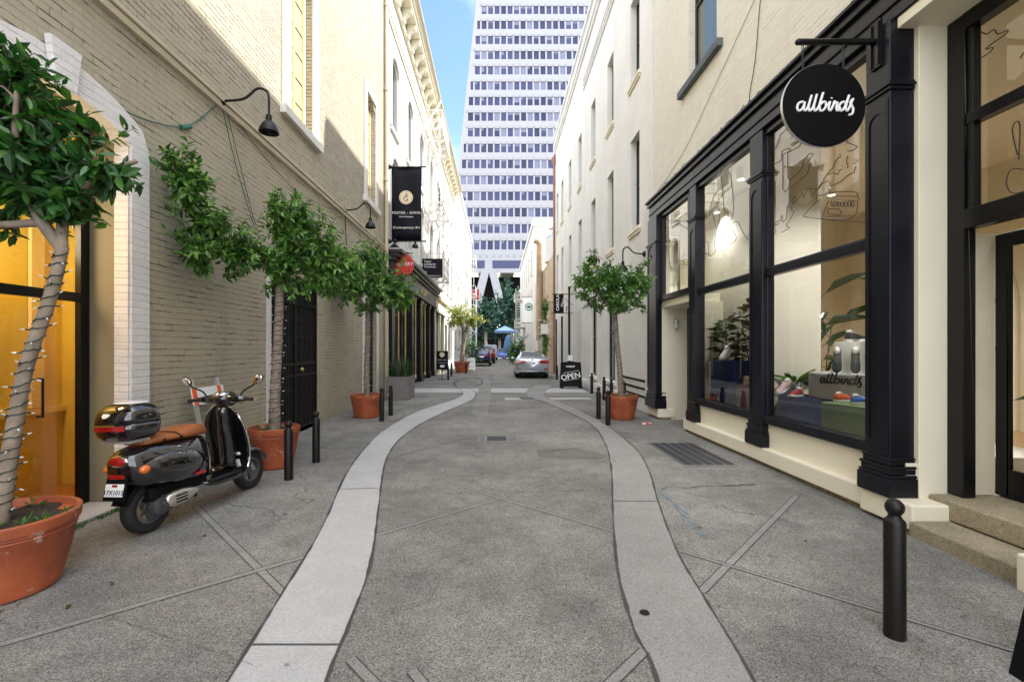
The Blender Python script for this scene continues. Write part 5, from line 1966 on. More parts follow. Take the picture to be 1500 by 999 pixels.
# grey planter with grasses
P = thing('planter_box', 'square grey planter box beside the black gallery front', 'planter', (-3.05, 14.8, 0))
m = MB(); x0, x1, y0, y1, h = -3.40, -2.72, 14.2, 15.35, 0.72
m.box(x0, x1, y0, y0 + 0.03, 0, h); m.box(x0, x1, y1 - 0.03, y1, 0, h); m.box(x0, x0 + 0.03, y0 + 0.03, y1 - 0.03, 0, h); m.box(x1 - 0.03, x1, y0 + 0.03, y1 - 0.03, 0, h)
m.build('panel', MT['planter_grey'], P, bevel=0.006)
m = MB(); m.box(x0 + 0.03, x1 - 0.03, y0 + 0.03, y1 - 0.03, 0.02, h - 0.06); m.build('soil', MT['soil'], P)
GRS = thing('grass_clump', 'tuft of long dark grassy leaves in the grey planter', 'plant', (-3.05, 14.8, 0.66))
m = MB(); r = random.Random(2)
for i in range(330):
    b = Vector((r.uniform(x0 + 0.08, x1 - 0.08), r.uniform(y0 + 0.1, y1 - 0.1), h - 0.07))
    a = r.uniform(0, 2 * pi); L = r.uniform(0.45, 0.85); lean = r.uniform(0.1, 0.75)
    d = Vector((cos(a), sin(a), 0)); s = Vector((-d.y, d.x, 0)) * 0.011
    pr = []
    for t in (0, 0.35, 0.7, 1.0):
        q = b + d * L * lean * t * t + Vector((0, 0, L * (t - 0.38 * lean * t * t)))
        wv_ = s * (1 - 0.9 * t)
        pr.append([q - wv_, q + wv_])
    m.grid(pr)
m.build('blades', leafmat('dark_grass_blade', (0.012, 0.035, 0.014), (0.025, 0.06, 0.02), (0.05, 0.10, 0.03)), GRS, kind='stuff')

# moss and weeds along the joint at the entrance
m = MB(); r = random.Random(6)
for i in range(46):
    t = r.random(); c = Vector((-3.74 + r.gauss(0, 0.02), 3.6 + 1.1 * t, 0.0))
    for k in range(8):
        d = (rand_dir(r) + Vector((0, 0, 0.8))).normalized()
        leaf_into(m, c + Vector((r.uniform(-.02, .02), r.uniform(-.03, .03), 0.004)), d, rand_dir(r) + Vector((0, 0, 1)), r.uniform(0.015, 0.045), 0.014, 0.2)
wd = m.build('joint_weeds', MT['leaf_bush']); tag(wd, 'tiny green weeds in the pavement joint before the arched entrance', 'weeds'); wd['kind'] = 'stuff'
m = MB(); r = random.Random(16)
for i in range(46):
    side = r.random()
    c = Vector((r.uniform(-3.6, -2.3) if side < 0.55 else r.uniform(1.6, 3.5), r.uniform(2.4, 9), 0.012))
    a = r.uniform(0, 6.28); L = r.uniform(0.03, 0.065)
    leaf_into(m, c, Vector((cos(a), sin(a), r.uniform(-0.05, 0.1))), Vector((0, 0, 1)) + rand_dir(r) * 0.3, L, L * 0.45, 0.1)
fl_ = m.build('fallen_leaves', leafmat('dry_leaf', (0.10, 0.06, 0.02), (0.16, 0.11, 0.04), (0.25, 0.2, 0.08))); tag(fl_, 'scattered dry fallen leaves on the pavement', 'leaves'); fl_['kind'] = 'stuff'

# ================================================================== STREET FURNITURE
def bollard_proto():
    b = thing('bollard', 'x', 'bollard', (0, 0, 0), 'round topped iron bollards')
    m = MB(); m.lathe([(0.052, 0), (0.052, 0.60), (0.047, 0.612), (0.038, 0.62), (0.030, 0.632), (0.03, 0.64)], (0, 0, 0), 24)
    m.build('post', MT['rust_iron'], b, smooth=True)
    m = MB(); m.ball((0, 0, 0.676), 0.046, n=18, m=12); m.build('ball_top', MT['rust_iron'], b, smooth='all')
    return b


bp0 = bollard_proto()
bl = [(2.21, 2.58, 'nearest black bollard standing before the shop entrance steps', 1.06),
      (-2.54, 5.66, 'brown black bollard close behind the scooter and pot', 1), (-2.54, 6.52, 'dark bollard beside the iron gate', 1),
      (-2.53, 10.2, 'bollard in front of the round headed ficus pot, nearer of the pair', 1), (-2.53, 11.05, 'bollard with a white tag beside the ficus pot, farther of the pair', 1),
      (2.31, 10.56, 'rusty bollard left of the pot beside the cream shop, farther of the pair', 1), (2.31, 9.66, 'rusty bollard touching the mossy pot beside the cream shop, nearer of the pair', 1),
      (3.35, 16.4, 'black bollard between the open signboard and white stucco windows', 1.0), (3.3, 14.3, 'black bollard behind the ficus trunk at stucco wall', 1), (3.3, 13.4, 'black bollard at stucco wall, close behind the mossy pot', 1), (3.42, 12.5, 'black bollard by the wall vents of the stucco building', 1),
      (3.05, 23.6, 'bollard at the rear corner of the silver car', 1), (3.1, 21.4, 'bollard between the silver car and the open signboard', 1),
      (-2.45, 23.3, 'bollard in front of the black signpost on the pavement', 1), (-2.6, 26.4, 'bollard just past the black signpost', 1), (-1.95, 29.3, 'bollard beside the pot of the yellow green tree', 1), (-2.75, 28.2, 'bollard left of the small tree pot', 1)]
for i, (x, y, lab, s) in enumerate(bl):
    o = bp0 if i == 0 else copy_tree(bp0)
    o.location = (x, y, 0); o.scale = (s, s, s) if s == 1 else (0.98, 0.98, s); o.rotation_euler = (0, 0, i * 1.3)
    o['label'] = lab
tgm = MB(); tgm.lathe([(0.035, -0.003), (0.035, 0.003)], (0, 0, 0), 16, 'y'); tgm.lathe([(0.018, -0.0045), (0.018, 0.0045)], (0, 0, 0), 16, 'y')
bt = [o for o in COL.objects if o.get('label', '').startswith('bollard with a white tag')][0]
t_ = tgm.build('tag', MT['white_paint']); t_.parent = bt; t_.location = (0.0, -0.058, 0.50)

# floor grating, drain
gr = thing('floor_grating', 'rectangular iron vent grating set in the pavement by the shop windows', 'grating', (2.9, 7.05, 0))
m = MB()
gx0, gx1, gy0, gy1 = 2.56, 3.26, 6.3, 7.8
for k in range(36):
    x = gx0 + 0.02 + (gx1 - gx0 - 0.04) * k / 35
    m.box(x - 0.006, x + 0.006, gy0 + 0.015, gy1 - 0.015, 0.003, 0.013)
m.build('bars', plain('blue_grey_galvanised_bar', (0.075, 0.08, 0.092), 0.5, 0.3, var=0.3, vscale=8), gr)
m = MB()
for k in range(6):
    x = gx0 + (gx1 - gx0) * k / 5
    m.box(x - 0.006, x + 0.006, gy0 - 0.01, gy1 + 0.01, 0.003, 0.016)
m.box(gx0, gx1, gy0 - 0.012, gy0 + 0.012, 0.003, 0.0155); m.box(gx0, gx1, gy1 - 0.012, gy1 + 0.012, 0.003, 0.0155)
m.build('frame', MT['steel'], gr)
m = MB(); m.face((gx0, gy0, 0.0022), (gx1, gy0, 0.0022), (gx1, gy1, 0.0022), (gx0, gy1, 0.0022)); m.build('pit', MT['black_matt'], gr)
dg_ = thing('drain_cover', 'small iron drain cover in the middle of the alley', 'drain cover', (0.0, 8.2, 0))
m = MB(); m.box(-0.22, 0.20, 7.95, 8.45, 0.001, 0.006); m.box(-0.32, -0.30, 7.9, 8.5, 0.001, 0.007); m.box(0.36, 0.38, 7.9, 8.5, 0.001, 0.007)
m.build('frame', MT['joint_strip'], dg_)
m = MB()
for k in range(9):
    m.box(-0.17 + k * 0.037, -0.155 + k * 0.037, 8.0, 8.4, 0.0065, 0.011)
m.box(-0.18, 0.17, 7.99, 8.41, 0.006, 0.0072)
m.build('grate', MT['iron'], dg_)
mc = MB(); mc.lathe([(0.25, 0.0085), (0.25, 0.013)], (0.95, 14.75, 0), 28); o = mc.build('manhole_cover', MT['rust_iron']); tag(o, 'small round iron cover in the pale cross band', 'manhole cover')
mc = MB(); mc.lathe([(0.030, 0.0085), (0.028, 0.011)], (0.89, 2.80, 0), 20); o = mc.build('survey_disc', MT['rust_iron']); tag(o, 'coin sized iron disc set in the buff paving band', 'disc')
mc = MB()
mc.extrude([(3.02, 9.72, 0.004), (3.2, 9.66, 0.004), (3.25, 9.78, 0.004), (3.07, 9.86, 0.004)], (0.01, 0, 0.035))
o = mc.build('crushed_packet', plain('red_white_packet', (0.42, 0.05, 0.045), 0.5, wear=((0.8, 0.75, 0.72), 14, 0.5))); tag(o, 'crushed red and white packet dropped by the recessed doorway', 'litter')

# ---- gooseneck wall lamps
def gooseneck(label, base, reach, s):
    L = thing('wall_lamp', label, 'wall lamp', base, 'gooseneck lamps on the walls')
    b = Vector(base)
    m = MB(); m.lathe([(0.075, 0), (0.075, 0.02), (0.05, 0.05), (0.03, 0.06)], (0, 0, 0), 18, 'x')
    M_ = Matrix.Translation(b) @ Matrix.Scale(s, 4, (1, 0, 0)); m.xform(M_)
    m.build('mount', MT['iron'], L, smooth=True)
    m = MB()
    prof = [(0.05, 0), (0.30, 0.02), (0.42, 0.08), (0.50, 0.15), (0.58, 0.17), (0.67, 0.13), (0.70, 0.03), (0.70, -0.20)]
    m.tube(smooth2([(b.x + s * p[0] * reach / 0.7, b.y, b.z + p[1]) for p in prof], 5), 0.017, 8)
    m.build('arm', MT['iron'], L, smooth=True)
    c = (b.x + s * reach, b.y, b.z - 0.19)
    m = MB(); m.lathe([(0.035, 0.0), (0.04, -0.03), (0.04, -0.08), (0.065, -0.10), (0.095, -0.14), (0.122, -0.20), (0.13, -0.24), (0.122, -0.24), (0.11, -0.20), (0.05, -0.12)], c, 24)
    m.build('lamp_shade', MT['iron'], L, smooth=True)
    return L


gooseneck('gooseneck lamp on the tan wall above the scooter and ficus arm', (XL + 0.005, 6.30, 4.95), 0.66, 1)
gooseneck('gooseneck lamp on the tan wall between the two upper windows', (XL + 0.005, 11.35, 4.97), 0.66, 1)
gooseneck('gooseneck lamp on the white gallery building under the black banner', (XL + 0.005, 17.9, 5.9), 0.6, 1)
gooseneck('gooseneck lamp over the right hand ficus on the stucco wall', (3.695, 11.6, 3.95), 0.55, -1)
gooseneck('gooseneck lamp on the rough brick corner', (3.695, 30.4, 4.6), 0.7, -1)
# caged lamp in the porch
L = thing('caged_lamp', 'small caged bulkhead lamp on the cream porch wall', 'wall lamp', (4.0, 10.38, 2.15))
m = MB(); m.lathe([(0.055, 0), (0.055, 0.05), (0.03, 0.07)], (3.99, 10.33, 2.16), 14); m.tube([(3.99, 10.41, 2.25), (3.99, 10.34, 2.28), (3.99, 10.33, 2.2)], 0.014, 8); m.build('mount', MT['steel'], L, smooth=True)
m = MB(); m.ball((3.99, 10.33, 2.09), 0.045, 0.045, 0.07); m.build('bulb_glass', plain('frosted_glass', (0.8, 0.8, 0.75), 0.2), L, smooth='all')
m = MB()
for k in range(6):
    a = k * pi / 3
    m.tube([(3.99 + 0.055 * cos(a), 10.33 + 0.055 * sin(a), 2.16), (3.99 + 0.06 * cos(a), 10.33 + 0.06 * sin(a), 2.07), (3.99 + 0.02 * cos(a), 10.33 + 0.02 * sin(a), 2.0)], 0.004, 4)
m.build('cage', MT['steel'], L)

# ---- cable swags on the tan wall
gcab = plain('green_extension_cable', (0.02, 0.12, 0.085), 0.5)


def wl_(px, py, c=3.74):
    Y = 680 * c / (728 - px)
    return (-c, Y, 1.6 - (py - 510) / 680 * Y)


m = MB()
m.tube(smooth2([wl_(-40, 28), wl_(0, 42), wl_(65, 62)], 6), 0.007, 6)
m.tube(smooth2([wl_(100, 90), wl_(140, 132), wl_(190, 166), (wl_(235, 182)), wl_(268, 187)], 6), 0.007, 6)
m.tube(smooth2([wl_(268, 187), wl_(285, 180), wl_(305, 165), wl_(324, 148)], 6), 0.007, 6)
m.tube([wl_(265, 187), wl_(279, 186)], 0.028, 8)
o = m.build('cable_swag', gcab, smooth=True); tag(o, 'green extension cable swagged over the white arch up to the lamp', 'cable')
m = MB()
m.tube(smooth2([wl_(325, 155), wl_(345, 240), wl_(368, 318), wl_(374, 332)], 5), 0.005, 5)
m.tube(smooth2([wl_(330, 155), wl_(350, 235), wl_(371, 318), wl_(378, 332)], 5), 0.005, 5)
o = m.build('hanging_cable', gcab, smooth=True); tag(o, 'pair of thin green cables dropping from the lamp into the ficus', 'cable')
m = MB(); m.tube(smooth2([wl_(335, 160), wl_(380, 220), wl_(432, 278), wl_(470, 300), wl_(503, 312)], 6), 0.004, 5)
m.tube([wl_(432, 276), wl_(434, 287)], 0.02, 6)
m.tube(smooth2([wl_(505, 315), wl_(507, 345), wl_(508, 360)], 4), 0.01, 5)
o = m.build('wall_wire', plain('dark_wire', (0.03, 0.045, 0.04), 0.5), smooth=True); tag(o, 'thin dark wire strung along the tan wall between two lamps', 'wire')
m = MB()


def wr_(px, py, c=3.705):
    Y = 680 * c / (px - 728)
    return (c, Y, 1.6 - (py - 510) / 680 * Y)


m.tube(smooth2([wr_(1116, -20), wr_(1112, 20), wr_(1106, 90), wr_(1098, 140), wr_(1100, 160)], 5), 0.006, 5)
m.tube(smooth2([wr_(1110, -10), wr_(1050, 120), wr_(1000, 225), wr_(960, 285)], 5), 0.004, 5)
o = m.build('wall_wire', plain('old_black_wire', (0.05, 0.045, 0.04), 0.6), smooth=True); tag(o, 'old wires hanging down the cream brick above the shop windows', 'wire')
m = MB()
r = random.Random(9)
pts = []
for i in range(70):
    y = 4.2 + 6.6 * i / 69
    pts.append((3.66 + r.uniform(-0.03, 0.02), y, BEAM1 + 0.02 + r.uniform(0, 0.07)))
m.tube(pts, 0.007, 4)
m.tube([(p[0] - 0.03, p[1] + 0.04, p[2] + r.uniform(-0.02, 0.03)) for p in pts], 0.006, 4)
o = m.build('cable_bundle', MT['iron']); tag(o, 'tangled black cable bundle lying on the shopfront beam', 'cable')

# ================================================================== SIGNS
# script lettering used on the round sign and in the window
SCRIPT = [
    [(0.95, 0.82), (0.70, 1.0), (0.30, 0.85), (0.10, 0.40), (0.22, 0.04), (0.52, 0.06), (0.82, 0.45), (0.98, 0.95)],
    [(0.98, 0.95), (0.86, 0.35), (0.95, 0.04), (1.15, 0.10), (1.40, 0.60), (1.75, 1.75)],
    [(1.75, 1.75), (1.42, 0.55), (1.45, 0.08), (1.65, 0.04), (1.95, 0.50), (2.35, 1.85)],
    [(2.35, 1.85), (2.02, 0.60), (2.05, 0.08), (2.25, 0.04), (2.60, 0.55), (3.07, 2.05)],
    [(3.07, 2.05), (2.67, 0.75), (2.64, 0.2)], [(2.64, 0.2), (2.74, 0.02), (3.02, 0.02), (3.37, 0.45), (3.34, 0.92), (3.07, 1.0), (2.77, 0.70)],
    [(3.37, 0.55), (3.62, 0.62), (3.84, 0.98), (3.70, 0.35), (3.78, 0.04), (3.98, 0.12), (4.24, 0.7)], [(4.00, 1.38), (4.04, 1.44)],
    [(4.24, 0.7), (4.36, 1.06), (4.46, 0.86), (4.67, 0.90), (4.57, 0.35), (4.64, 0.04), (4.82, 0.06), (5.04, 0.30)],
    [(5.62, 0.85), (5.37, 1.0), (5.04, 0.80), (4.87, 0.35), (5.00, 0.02), (5.27, 0.06), (5.54, 0.45), (6.02, 1.75)],
    [(6.02, 1.75), (5.64, 0.45), (5.72, 0.04), (5.94, 0.14), (6.42, 1.20), (6.47, 1.32)],
    [(6.47, 1.32), (6.17, 0.98), (6.28, 0.62), (6.48, 0.20), (6.40, -0.30), (6.14, -0.48), (5.97, -0.38)],
]
SG = thing('hanging_sign', 'round black hanging sign with white script lettering over the shop windows', 'sign', (3.06, 4.36, 3.87))
c = Vector((3.06, 4.36, 3.87)); R_ = 0.388
m = MB(); m.lathe([(0.0, -0.022), (R_ - 0.004, -0.022), (R_, -0.018), (R_, 0.018), (R_ - 0.004, 0.022), (0.0, 0.022)], c, 72, 'y', cap=False)
m.build('disc', [plain('black_sign_face', (0.004, 0.004, 0.0045), 0.5, var=0.05, spec=0.12)], SG, smooth=True)
m = MB(); m.lathe([(R_ + 0.0015, -0.016), (R_ + 0.003, -0.014), (R_ + 0.003, 0.014), (R_ + 0.0015, 0.016)], c, 72, 'y', cap=False); m.build('edge_band', MT['alu'], SG, smooth=True)
sc_ = 0.53 / 6.47
m = strokes_mb([[(p[0] * sc_, p[1] * sc_) for p in s_] for s_ in SCRIPT], 0.0108, (c.x - 0.265, c.y - 0.024, c.z - 0.055), (1, 0, 0), (0, 0, 1), 8)
m.build('lettering', plain('white_letter', (0.85, 0.85, 0.87), 0.5, var=0.0), SG, smooth=True)
m = MB()
m.tube([(2.83, 4.36, 4.472), (3.56, 4.36, 4.472)], 0.028, 14); m.ball((2.83, 4.36, 4.472), 0.029)
m.box(3.55, 3.572, 4.30, 4.42, 4.22, 4.66)
m.bar((3.545, 4.32, 4.24), (3.545, 4.32, 4.64), 0.02); m.bar((3.545, 4.40, 4.24), (3.545, 4.40, 4.64), 0.02)
m.build('bracket', MT['black_paint'], SG, smooth=True)
m = MB()
for dx in (-0.19, 0.19):
    for s_ in (-1, 1):
        m.tube([(c.x + dx, 4.36 + s_ * 0.012, 4.49), (c.x + dx + 0.004, 4.36 + s_ * 0.008, c.z + sqrt(R_ ** 2 - dx ** 2) - 0.01)], 0.004, 5)
m.build('hanger', MT['iron'], SG)

# black banner with cream roundel
BN = thing('banner_sign', 'tall black banner with cream monogram roundel over the gallery', 'banner', (-3.1, 16.0, 6.5))
x0, x1, z0, z1, yb = -3.63, -2.61, 5.29, 7.83, 16.0
m = MB(); rows = []
for i in range(9):
    z = z0 + (z1 - z0) * i / 8
    rows.append([(x0 + (x1 - x0) * k / 8, yb + 0.012 * sin(k * 1.1 + i * 0.5), z) for k in range(9)])
m.grid(rows)
o = m.build('banner_cloth', MT['dark_banner'], BN, smooth='all'); so = o.modifiers.new('thick', 'SOLIDIFY'); so.thickness = 0.006
m = MB()
for z in (z0 - 0.01, z1 + 0.01):
    m.tube([(XL, yb, z), (x1 + 0.14, yb, z)], 0.022, 8); m.ball((x1 + 0.14, yb, z), 0.035); m.lathe([(0.10, 0), (0.08, 0.06), (0.03, 0.16)], (XL, yb, z), 12, 'x')
m.build('bracket', MT['iron'], BN, smooth=True)
cc = (x0 + x1) / 2 - 0.01
m = MB(); m.lathe([(0.235, -0.030), (0.235, -0.02)], (cc, yb, 6.78), 40, 'y'); m.build('roundel', MT['cream_disc'], BN)
dk = plain('dark_monogram', (0.07, 0.06, 0.055), 0.5)
m = MB(); m.lathe([(0.205, -0.0315), (0.205, -0.030), (0.195, -0.030), (0.195, -0.0315)], (cc, yb, 6.78), 40, 'y', cap=False)
q = text_mb('F', 0.22, (cc + 0.02, yb - 0.032, 6.77), (1, 0, 0), (0, 0, 1), 0.003); m.v += q.v; n_ = 0
base_n = len(m.v) - len(q.v); m.f += [tuple(i + base_n for i in f) for f in q.f]; m.m += q.m
q = text_mb('G', 0.26, (cc - 0.01, yb - 0.033, 6.65), (1, 0, 0), (0, 0, 1), 0.003); bn_ = len(m.v); m.v += q.v; m.f += [tuple(i + bn_ for i in f) for f in q.f]; m.m += q.m
m.build('monogram', dk, BN)


def join_text(items, name, mat, parent):
    m = MB()
    for it in items:
        q = text_mb(*it[0], **it[1]); b_ = len(m.v)
        m.v += q.v; m.f += [tuple(i + b_ for i in f) for f in q.f]; m.m += q.m
    return m.build(name, mat, parent)


RT, UP = (1, 0, 0), (0, 0, 1)
join_text([(('FOSTER - GWIN', 0.125, (cc + 0.005, yb - 0.028, 6.21), RT, UP, 0.004), dict(spacing=1.12)),
           (('Period Antiques', 0.075, (cc, yb - 0.028, 6.095), RT, UP, 0.004), dict(shear=0.35)),
           (('Contemporary Art', 0.115, (cc, yb - 0.028, 5.71), RT, UP, 0.004), dict(shear=0.35, spacing=1.05))], 'lettering', MT['white_paint'], BN)

# red round sign
RS = thing('round_sign', 'red round gallery sign half hidden in the ficus leaves', 'sign', (-3.36, 16.35, 4.5))
m = MB(); m.lathe([(0.40, -0.02), (0.40, 0.02)], (-3.33, 16.35, 4.52), 48, 'y'); m.build('disc', MT['red_sign'], RS)
join_text([(('GALLERY', 0.17, (-3.30, 16.325, 4.50), RT, UP, 0.004), dict(shear=0.15))], 'lettering', MT['white_paint'], RS)
m = MB(); m.bar((XL, 16.35, 4.94), (-2.95, 16.35, 4.94), 0.03); m.build('bracket', MT['iron'], RS)

# architects' plate
AS = thing('projecting_sign', 'square dark plum sign naming architects beyond the black banner', 'sign', (-3.2, 23.0, 5.5))
m = MB(); m.box(-3.70, -2.70, 22.98, 23.02, 5.08, 6.03); m.build('panel', MT['plum_banner'], AS, bevel=0.004)
m = MB(); m.tube([(XL, 23, 5.85), (-3.68, 23, 5.85)], 0.02); m.tube([(XL, 23, 5.25), (-3.68, 23, 5.25)], 0.02); m.build('bracket', MT['iron'], AS)
join_text([(('Taylor', 0.135, (-3.60, 22.97, 5.84), RT, UP, 0.004), dict(align='LEFT')), (('Lombardo', 0.135, (-3.60, 22.97, 5.71), RT, UP, 0.004), dict(align='LEFT')), (('Architects', 0.135, (-3.60, 22.97, 5.58), RT, UP, 0.004), dict(align='LEFT')),
           (('LLP', 0.10, (-3.63, 22.97, 5.33), RT, UP, 0.004), dict(align='LEFT')), (('lombardo.com', 0.095, (-2.77, 22.97, 5.15), RT, UP, 0.004), dict(align='RIGHT'))], 'lettering', MT['white_paint'], AS)

# black signpost with roundel
PS = thing('post_sign', 'black pavement sign on a stand with cream roundel beside the gallery door', 'sign', (-2.8, 23.7, 0))
m = MB(); m.box(-3.09, -2.50, 23.68, 23.72, 0.50, 1.46); m.build('panel', MT['black_matt'], PS, bevel=0.004)
m = MB(); m.tube([(-2.8, 23.7, 0.02), (-2.8, 23.7, 0.5)], 0.02); m.lathe([(0.2, 0), (0.2, 0.02), (0.03, 0.03)], (-2.8, 23.7, 0), 20); m.build('stand', MT['iron'], PS, smooth=True)
m = MB(); m.lathe([(0.13, -0.028), (0.13, -0.022)], (-2.8, 23.7, 1.27), 30, 'y'); m.build('roundel', MT['cream_disc'], PS)
m = MB(); m.box(-2.90, -2.68, 23.676, 23.679, 0.62, 0.74); m.build('card', MT['white_paint'], PS)
join_text([(('FOSTER - GWIN', 0.065, (-2.8, 23.675, 0.98), RT, UP, 0.003), {}), (('Contemporary Art', 0.055, (-2.8, 23.675, 0.84), RT, UP, 0.003), dict(shear=0.3))], 'lettering', MT['white_paint'], PS)

# hanging black banner on the stucco building
JB = thing('banner_sign', 'small black banner with vertical white lettering on the stucco building', 'banner', (3.05, 22.7, 3.8))
m = MB(); m.box(2.78, 3.26, 22.69, 22.71, 3.32, 4.22); m.build('banner_cloth', MT['black_matt'], JB)
m = MB()
for z in (3.31, 4.24):
    m.tube([(2.68, 22.7, z), (3.70, 22.7, z)], 0.018)
m.tube([(3.26, 22.7, 4.05), (3.69, 22.7, 3.7)], 0.012)
m.build('bracket', MT['iron'], JB)
q = text_mb('CAROLA', 0.20, (3.03, 22.68, 3.42), (0, 0, 1), (-1, 0, 0), 0.004, align='LEFT', bold=0.004)
q2 = text_mb('Whiskey', 0.17, (3.20, 22.68, 3.58), (0.25, 0, 0.97), (-0.97, 0, 0.25), 0.004, align='LEFT', shear=0.3); b_ = len(q.v); q.v += q2.v; q.f += [tuple(i + b_ for i in f) for f in q2.f]; q.m += q2.m
q.build('lettering', MT['white_paint'], JB)
PO = thing('lamp_pole', 'slim black iron pole in front of the stucco wall behind the open signboard', 'pole', (3.42, 22.0, 0))
m = MB(); m.tube([(3.42, 22.0, 0), (3.42, 22.0, 4.45)], 0.05, 10); m.lathe([(0.09, 0), (0.09, 0.25), (0.05, 0.35)], (3.42, 22, 0), 12); m.tube([(3.42, 22.0, 3.5), (3.3, 22.0, 3.55), (3.3, 22, 3.35)], 0.03); m.ball((3.42, 22, 4.47), 0.06)
m.build('shaft', MT['iron'], PO, smooth=True)
for yy in (25.0, 27.4):
    m = MB(); m.tube([(3.5, yy, 0), (3.5, yy, 3.3)], 0.045, 8); o = m.build('drain_pipe', MT['iron'], smooth=True); tag(o, 'black drain pipe on the stucco wall, %s one under the small banner' % ('nearer' if yy < 26 else 'farther'), 'pipe', 'black drain pipes on the stucco wall')

# white banner with green ring
WB = thing('banner_sign', 'white banner with a round green ring emblem past the flue', 'banner', (3.0, 44.5, 5.2))
m = MB(); m.box(2.45, 3.75, 44.48, 44.52, 4.05, 6.45); m.build('banner_cloth', MT['white_paint'], WB)
m = MB(); m.tube([(2.35, 44.5, 6.48), (3.8, 44.5, 6.48)], 0.03); m.tube([(2.35, 44.5, 4.02), (3.8, 44.5, 4.02)], 0.03); m.build('bracket', MT['iron'], WB)
m = MB()
m.lathe([(0.36, -0.04), (0.36, -0.025), (0.27, -0.025), (0.27, -0.04)], (3.05, 44.5, 5.55), 36, 'y', cap=False)
m.lathe([(0.15, -0.04), (0.15, -0.025)], (2.98, 44.5, 5.55), 4, 'y'); m.lathe([(0.15, -0.04), (0.15, -0.025)], (3.12, 44.5, 5.55), 4, 'y')
m.build('ring_emblem', plain('green_emblem', (0.01, 0.17, 0.10), 0.5), WB)
m = MB(); m.box(2.92, 3.42, 30.9, 30.93, 2.55, 3.2); m.tube([(3.4, 30.9, 3.25), (3.69, 30.9, 3.25)], 0.02); o = m.build('notice_board', MT['white_paint']); tag(o, 'small white notice board on the rough brick corner by the topiary', 'sign')
m = MB(); m.box(-3.55, -3.05, 34.9, 34.93, 2.9, 3.5); m.tube([(XL, 34.9, 3.45), (-3.5, 34.9, 3.45)], 0.02); o = m.build('notice_board', MT['white_paint']); tag(o, 'small pale notice on the cream shopfront near the yellow green tree', 'sign')


def aboard(name, label, x, y, w, h, mat, rz=0.0):
    A = thing(name, label, 'signboard', (0, 0, 0))
    m = MB()
    for s_ in (-1, 1):
        st_ = len(m.v)
        pts = [(-w / 2, 0, 0.0), (-w / 2 + 0.10, 0, 0.0), (-w / 2 + 0.16, 0, 0.09), (w / 2 - 0.16, 0, 0.09), (w / 2 - 0.10, 0, 0), (w / 2, 0, 0), (w / 2 * 0.93, 0, h * 0.95), (0, 0, h), (-w / 2 * 0.93, 0, h * 0.95)]
        m.extrude(pts, (0, 0.025, 0))
        M_ = Matrix.Translation((0, s_ * 0.24, 0)) @ Matrix.Rotation(s_ * radians(11.5), 4, 'X'); m.xform(M_, st_)
    m.build('board', mat, A, bevel=0.004)
    return A


OS = aboard('signboard', 'black folding signboard reading OPEN on the right pavement', 0, 0, 0.86, 1.1, MT['black_matt'])
tilt = radians(-11.5)
up_ = Vector((0, sin(radians(11.5)), cos(radians(11.5)))); og = Vector((0, -0.24 - 0.006, 0))


def onb(x, z):
    return og + Vector((x, 0, 0)) + up_ * z


rt_ = (0.985, 0, 0); 
ra = Vector((cos(0.17), 0, 0)) + up_ * sin(0.17)
ua = up_ * cos(0.17) - Vector((sin(0.17), 0, 0))
q = text_mb('OPEN', 0.30, onb(0, 0.40), ra, ua, 0.004, bold=0.004)
for dz in (0.36, 0.68):
    p0 = onb(0, dz) - ra * 0.31; p1 = onb(0, dz) + ra * 0.31
    q.bar(p0, p1, 0.004, 0.012, up=up_)
q2 = text_mb('WHISKEY', 0.085, onb(-0.02, 0.86), (1, 0, 0), up_, 0.004, bold=0.003); b_ = len(q.v); q.v += q2.v; q.f += [tuple(i + b_ for i in f) for f in q2.f]; q.m += q2.m
q.build('lettering', MT['white_paint'], OS)
OS.location = (2.95, 18.55, 0); OS.rotation_euler = (0, 0, radians(-4))
m = MB(); m.box(-0.09, 0.10, -0.03, 0.0, 1.10, 1.32); o = m.build('leaflet_holder', MT['white_paint'], None); o.location = (2.92, 18.55, 0); tag(o, 'white leaflet holder on top of the black open signboard', 'leaflet holder')
WS = aboard('signboard', 'white folding signboard on the far left pavement by the blue car', 0, 0, 0.62, 0.95, MT['white_paint'])
m = MB(); m.tube([(-0.28, -0.16, 0.80), (-0.12, -0.12, 0.9), (0.12, -0.12, 0.9), (0.28, -0.16, 0.80)], 0.012); m.build('handle', MT['alu'], WS)
q = MB()
q = strokes_mb([[(-0.2, 0.0), (-0.1, -0.06), (0.0, 0.02), (0.1, -0.05), (0.2, 0.05)], [(-0.15, 0.3), (0.15, 0.3)], [(-0.15, 0.36), (0.15, 0.36)]], 0.008, onb(0, 0.33), (1, 0, 0), up_); q.build('lettering', plain('blue_print', (0.15, 0.15, 0.4), 0.5), WS)
WS.location = (-1.84, 33, 0)
# black board cut off at the right edge of the view
EB = aboard('signboard', 'black folding signboard leaning at the near pavement edge below the white block', 0, 0, 0.6, 0.95, MT['black_matt'])
EB.location = (2.76, 1.99, 0); EB.rotation_euler = (0, 0, radians(-90))
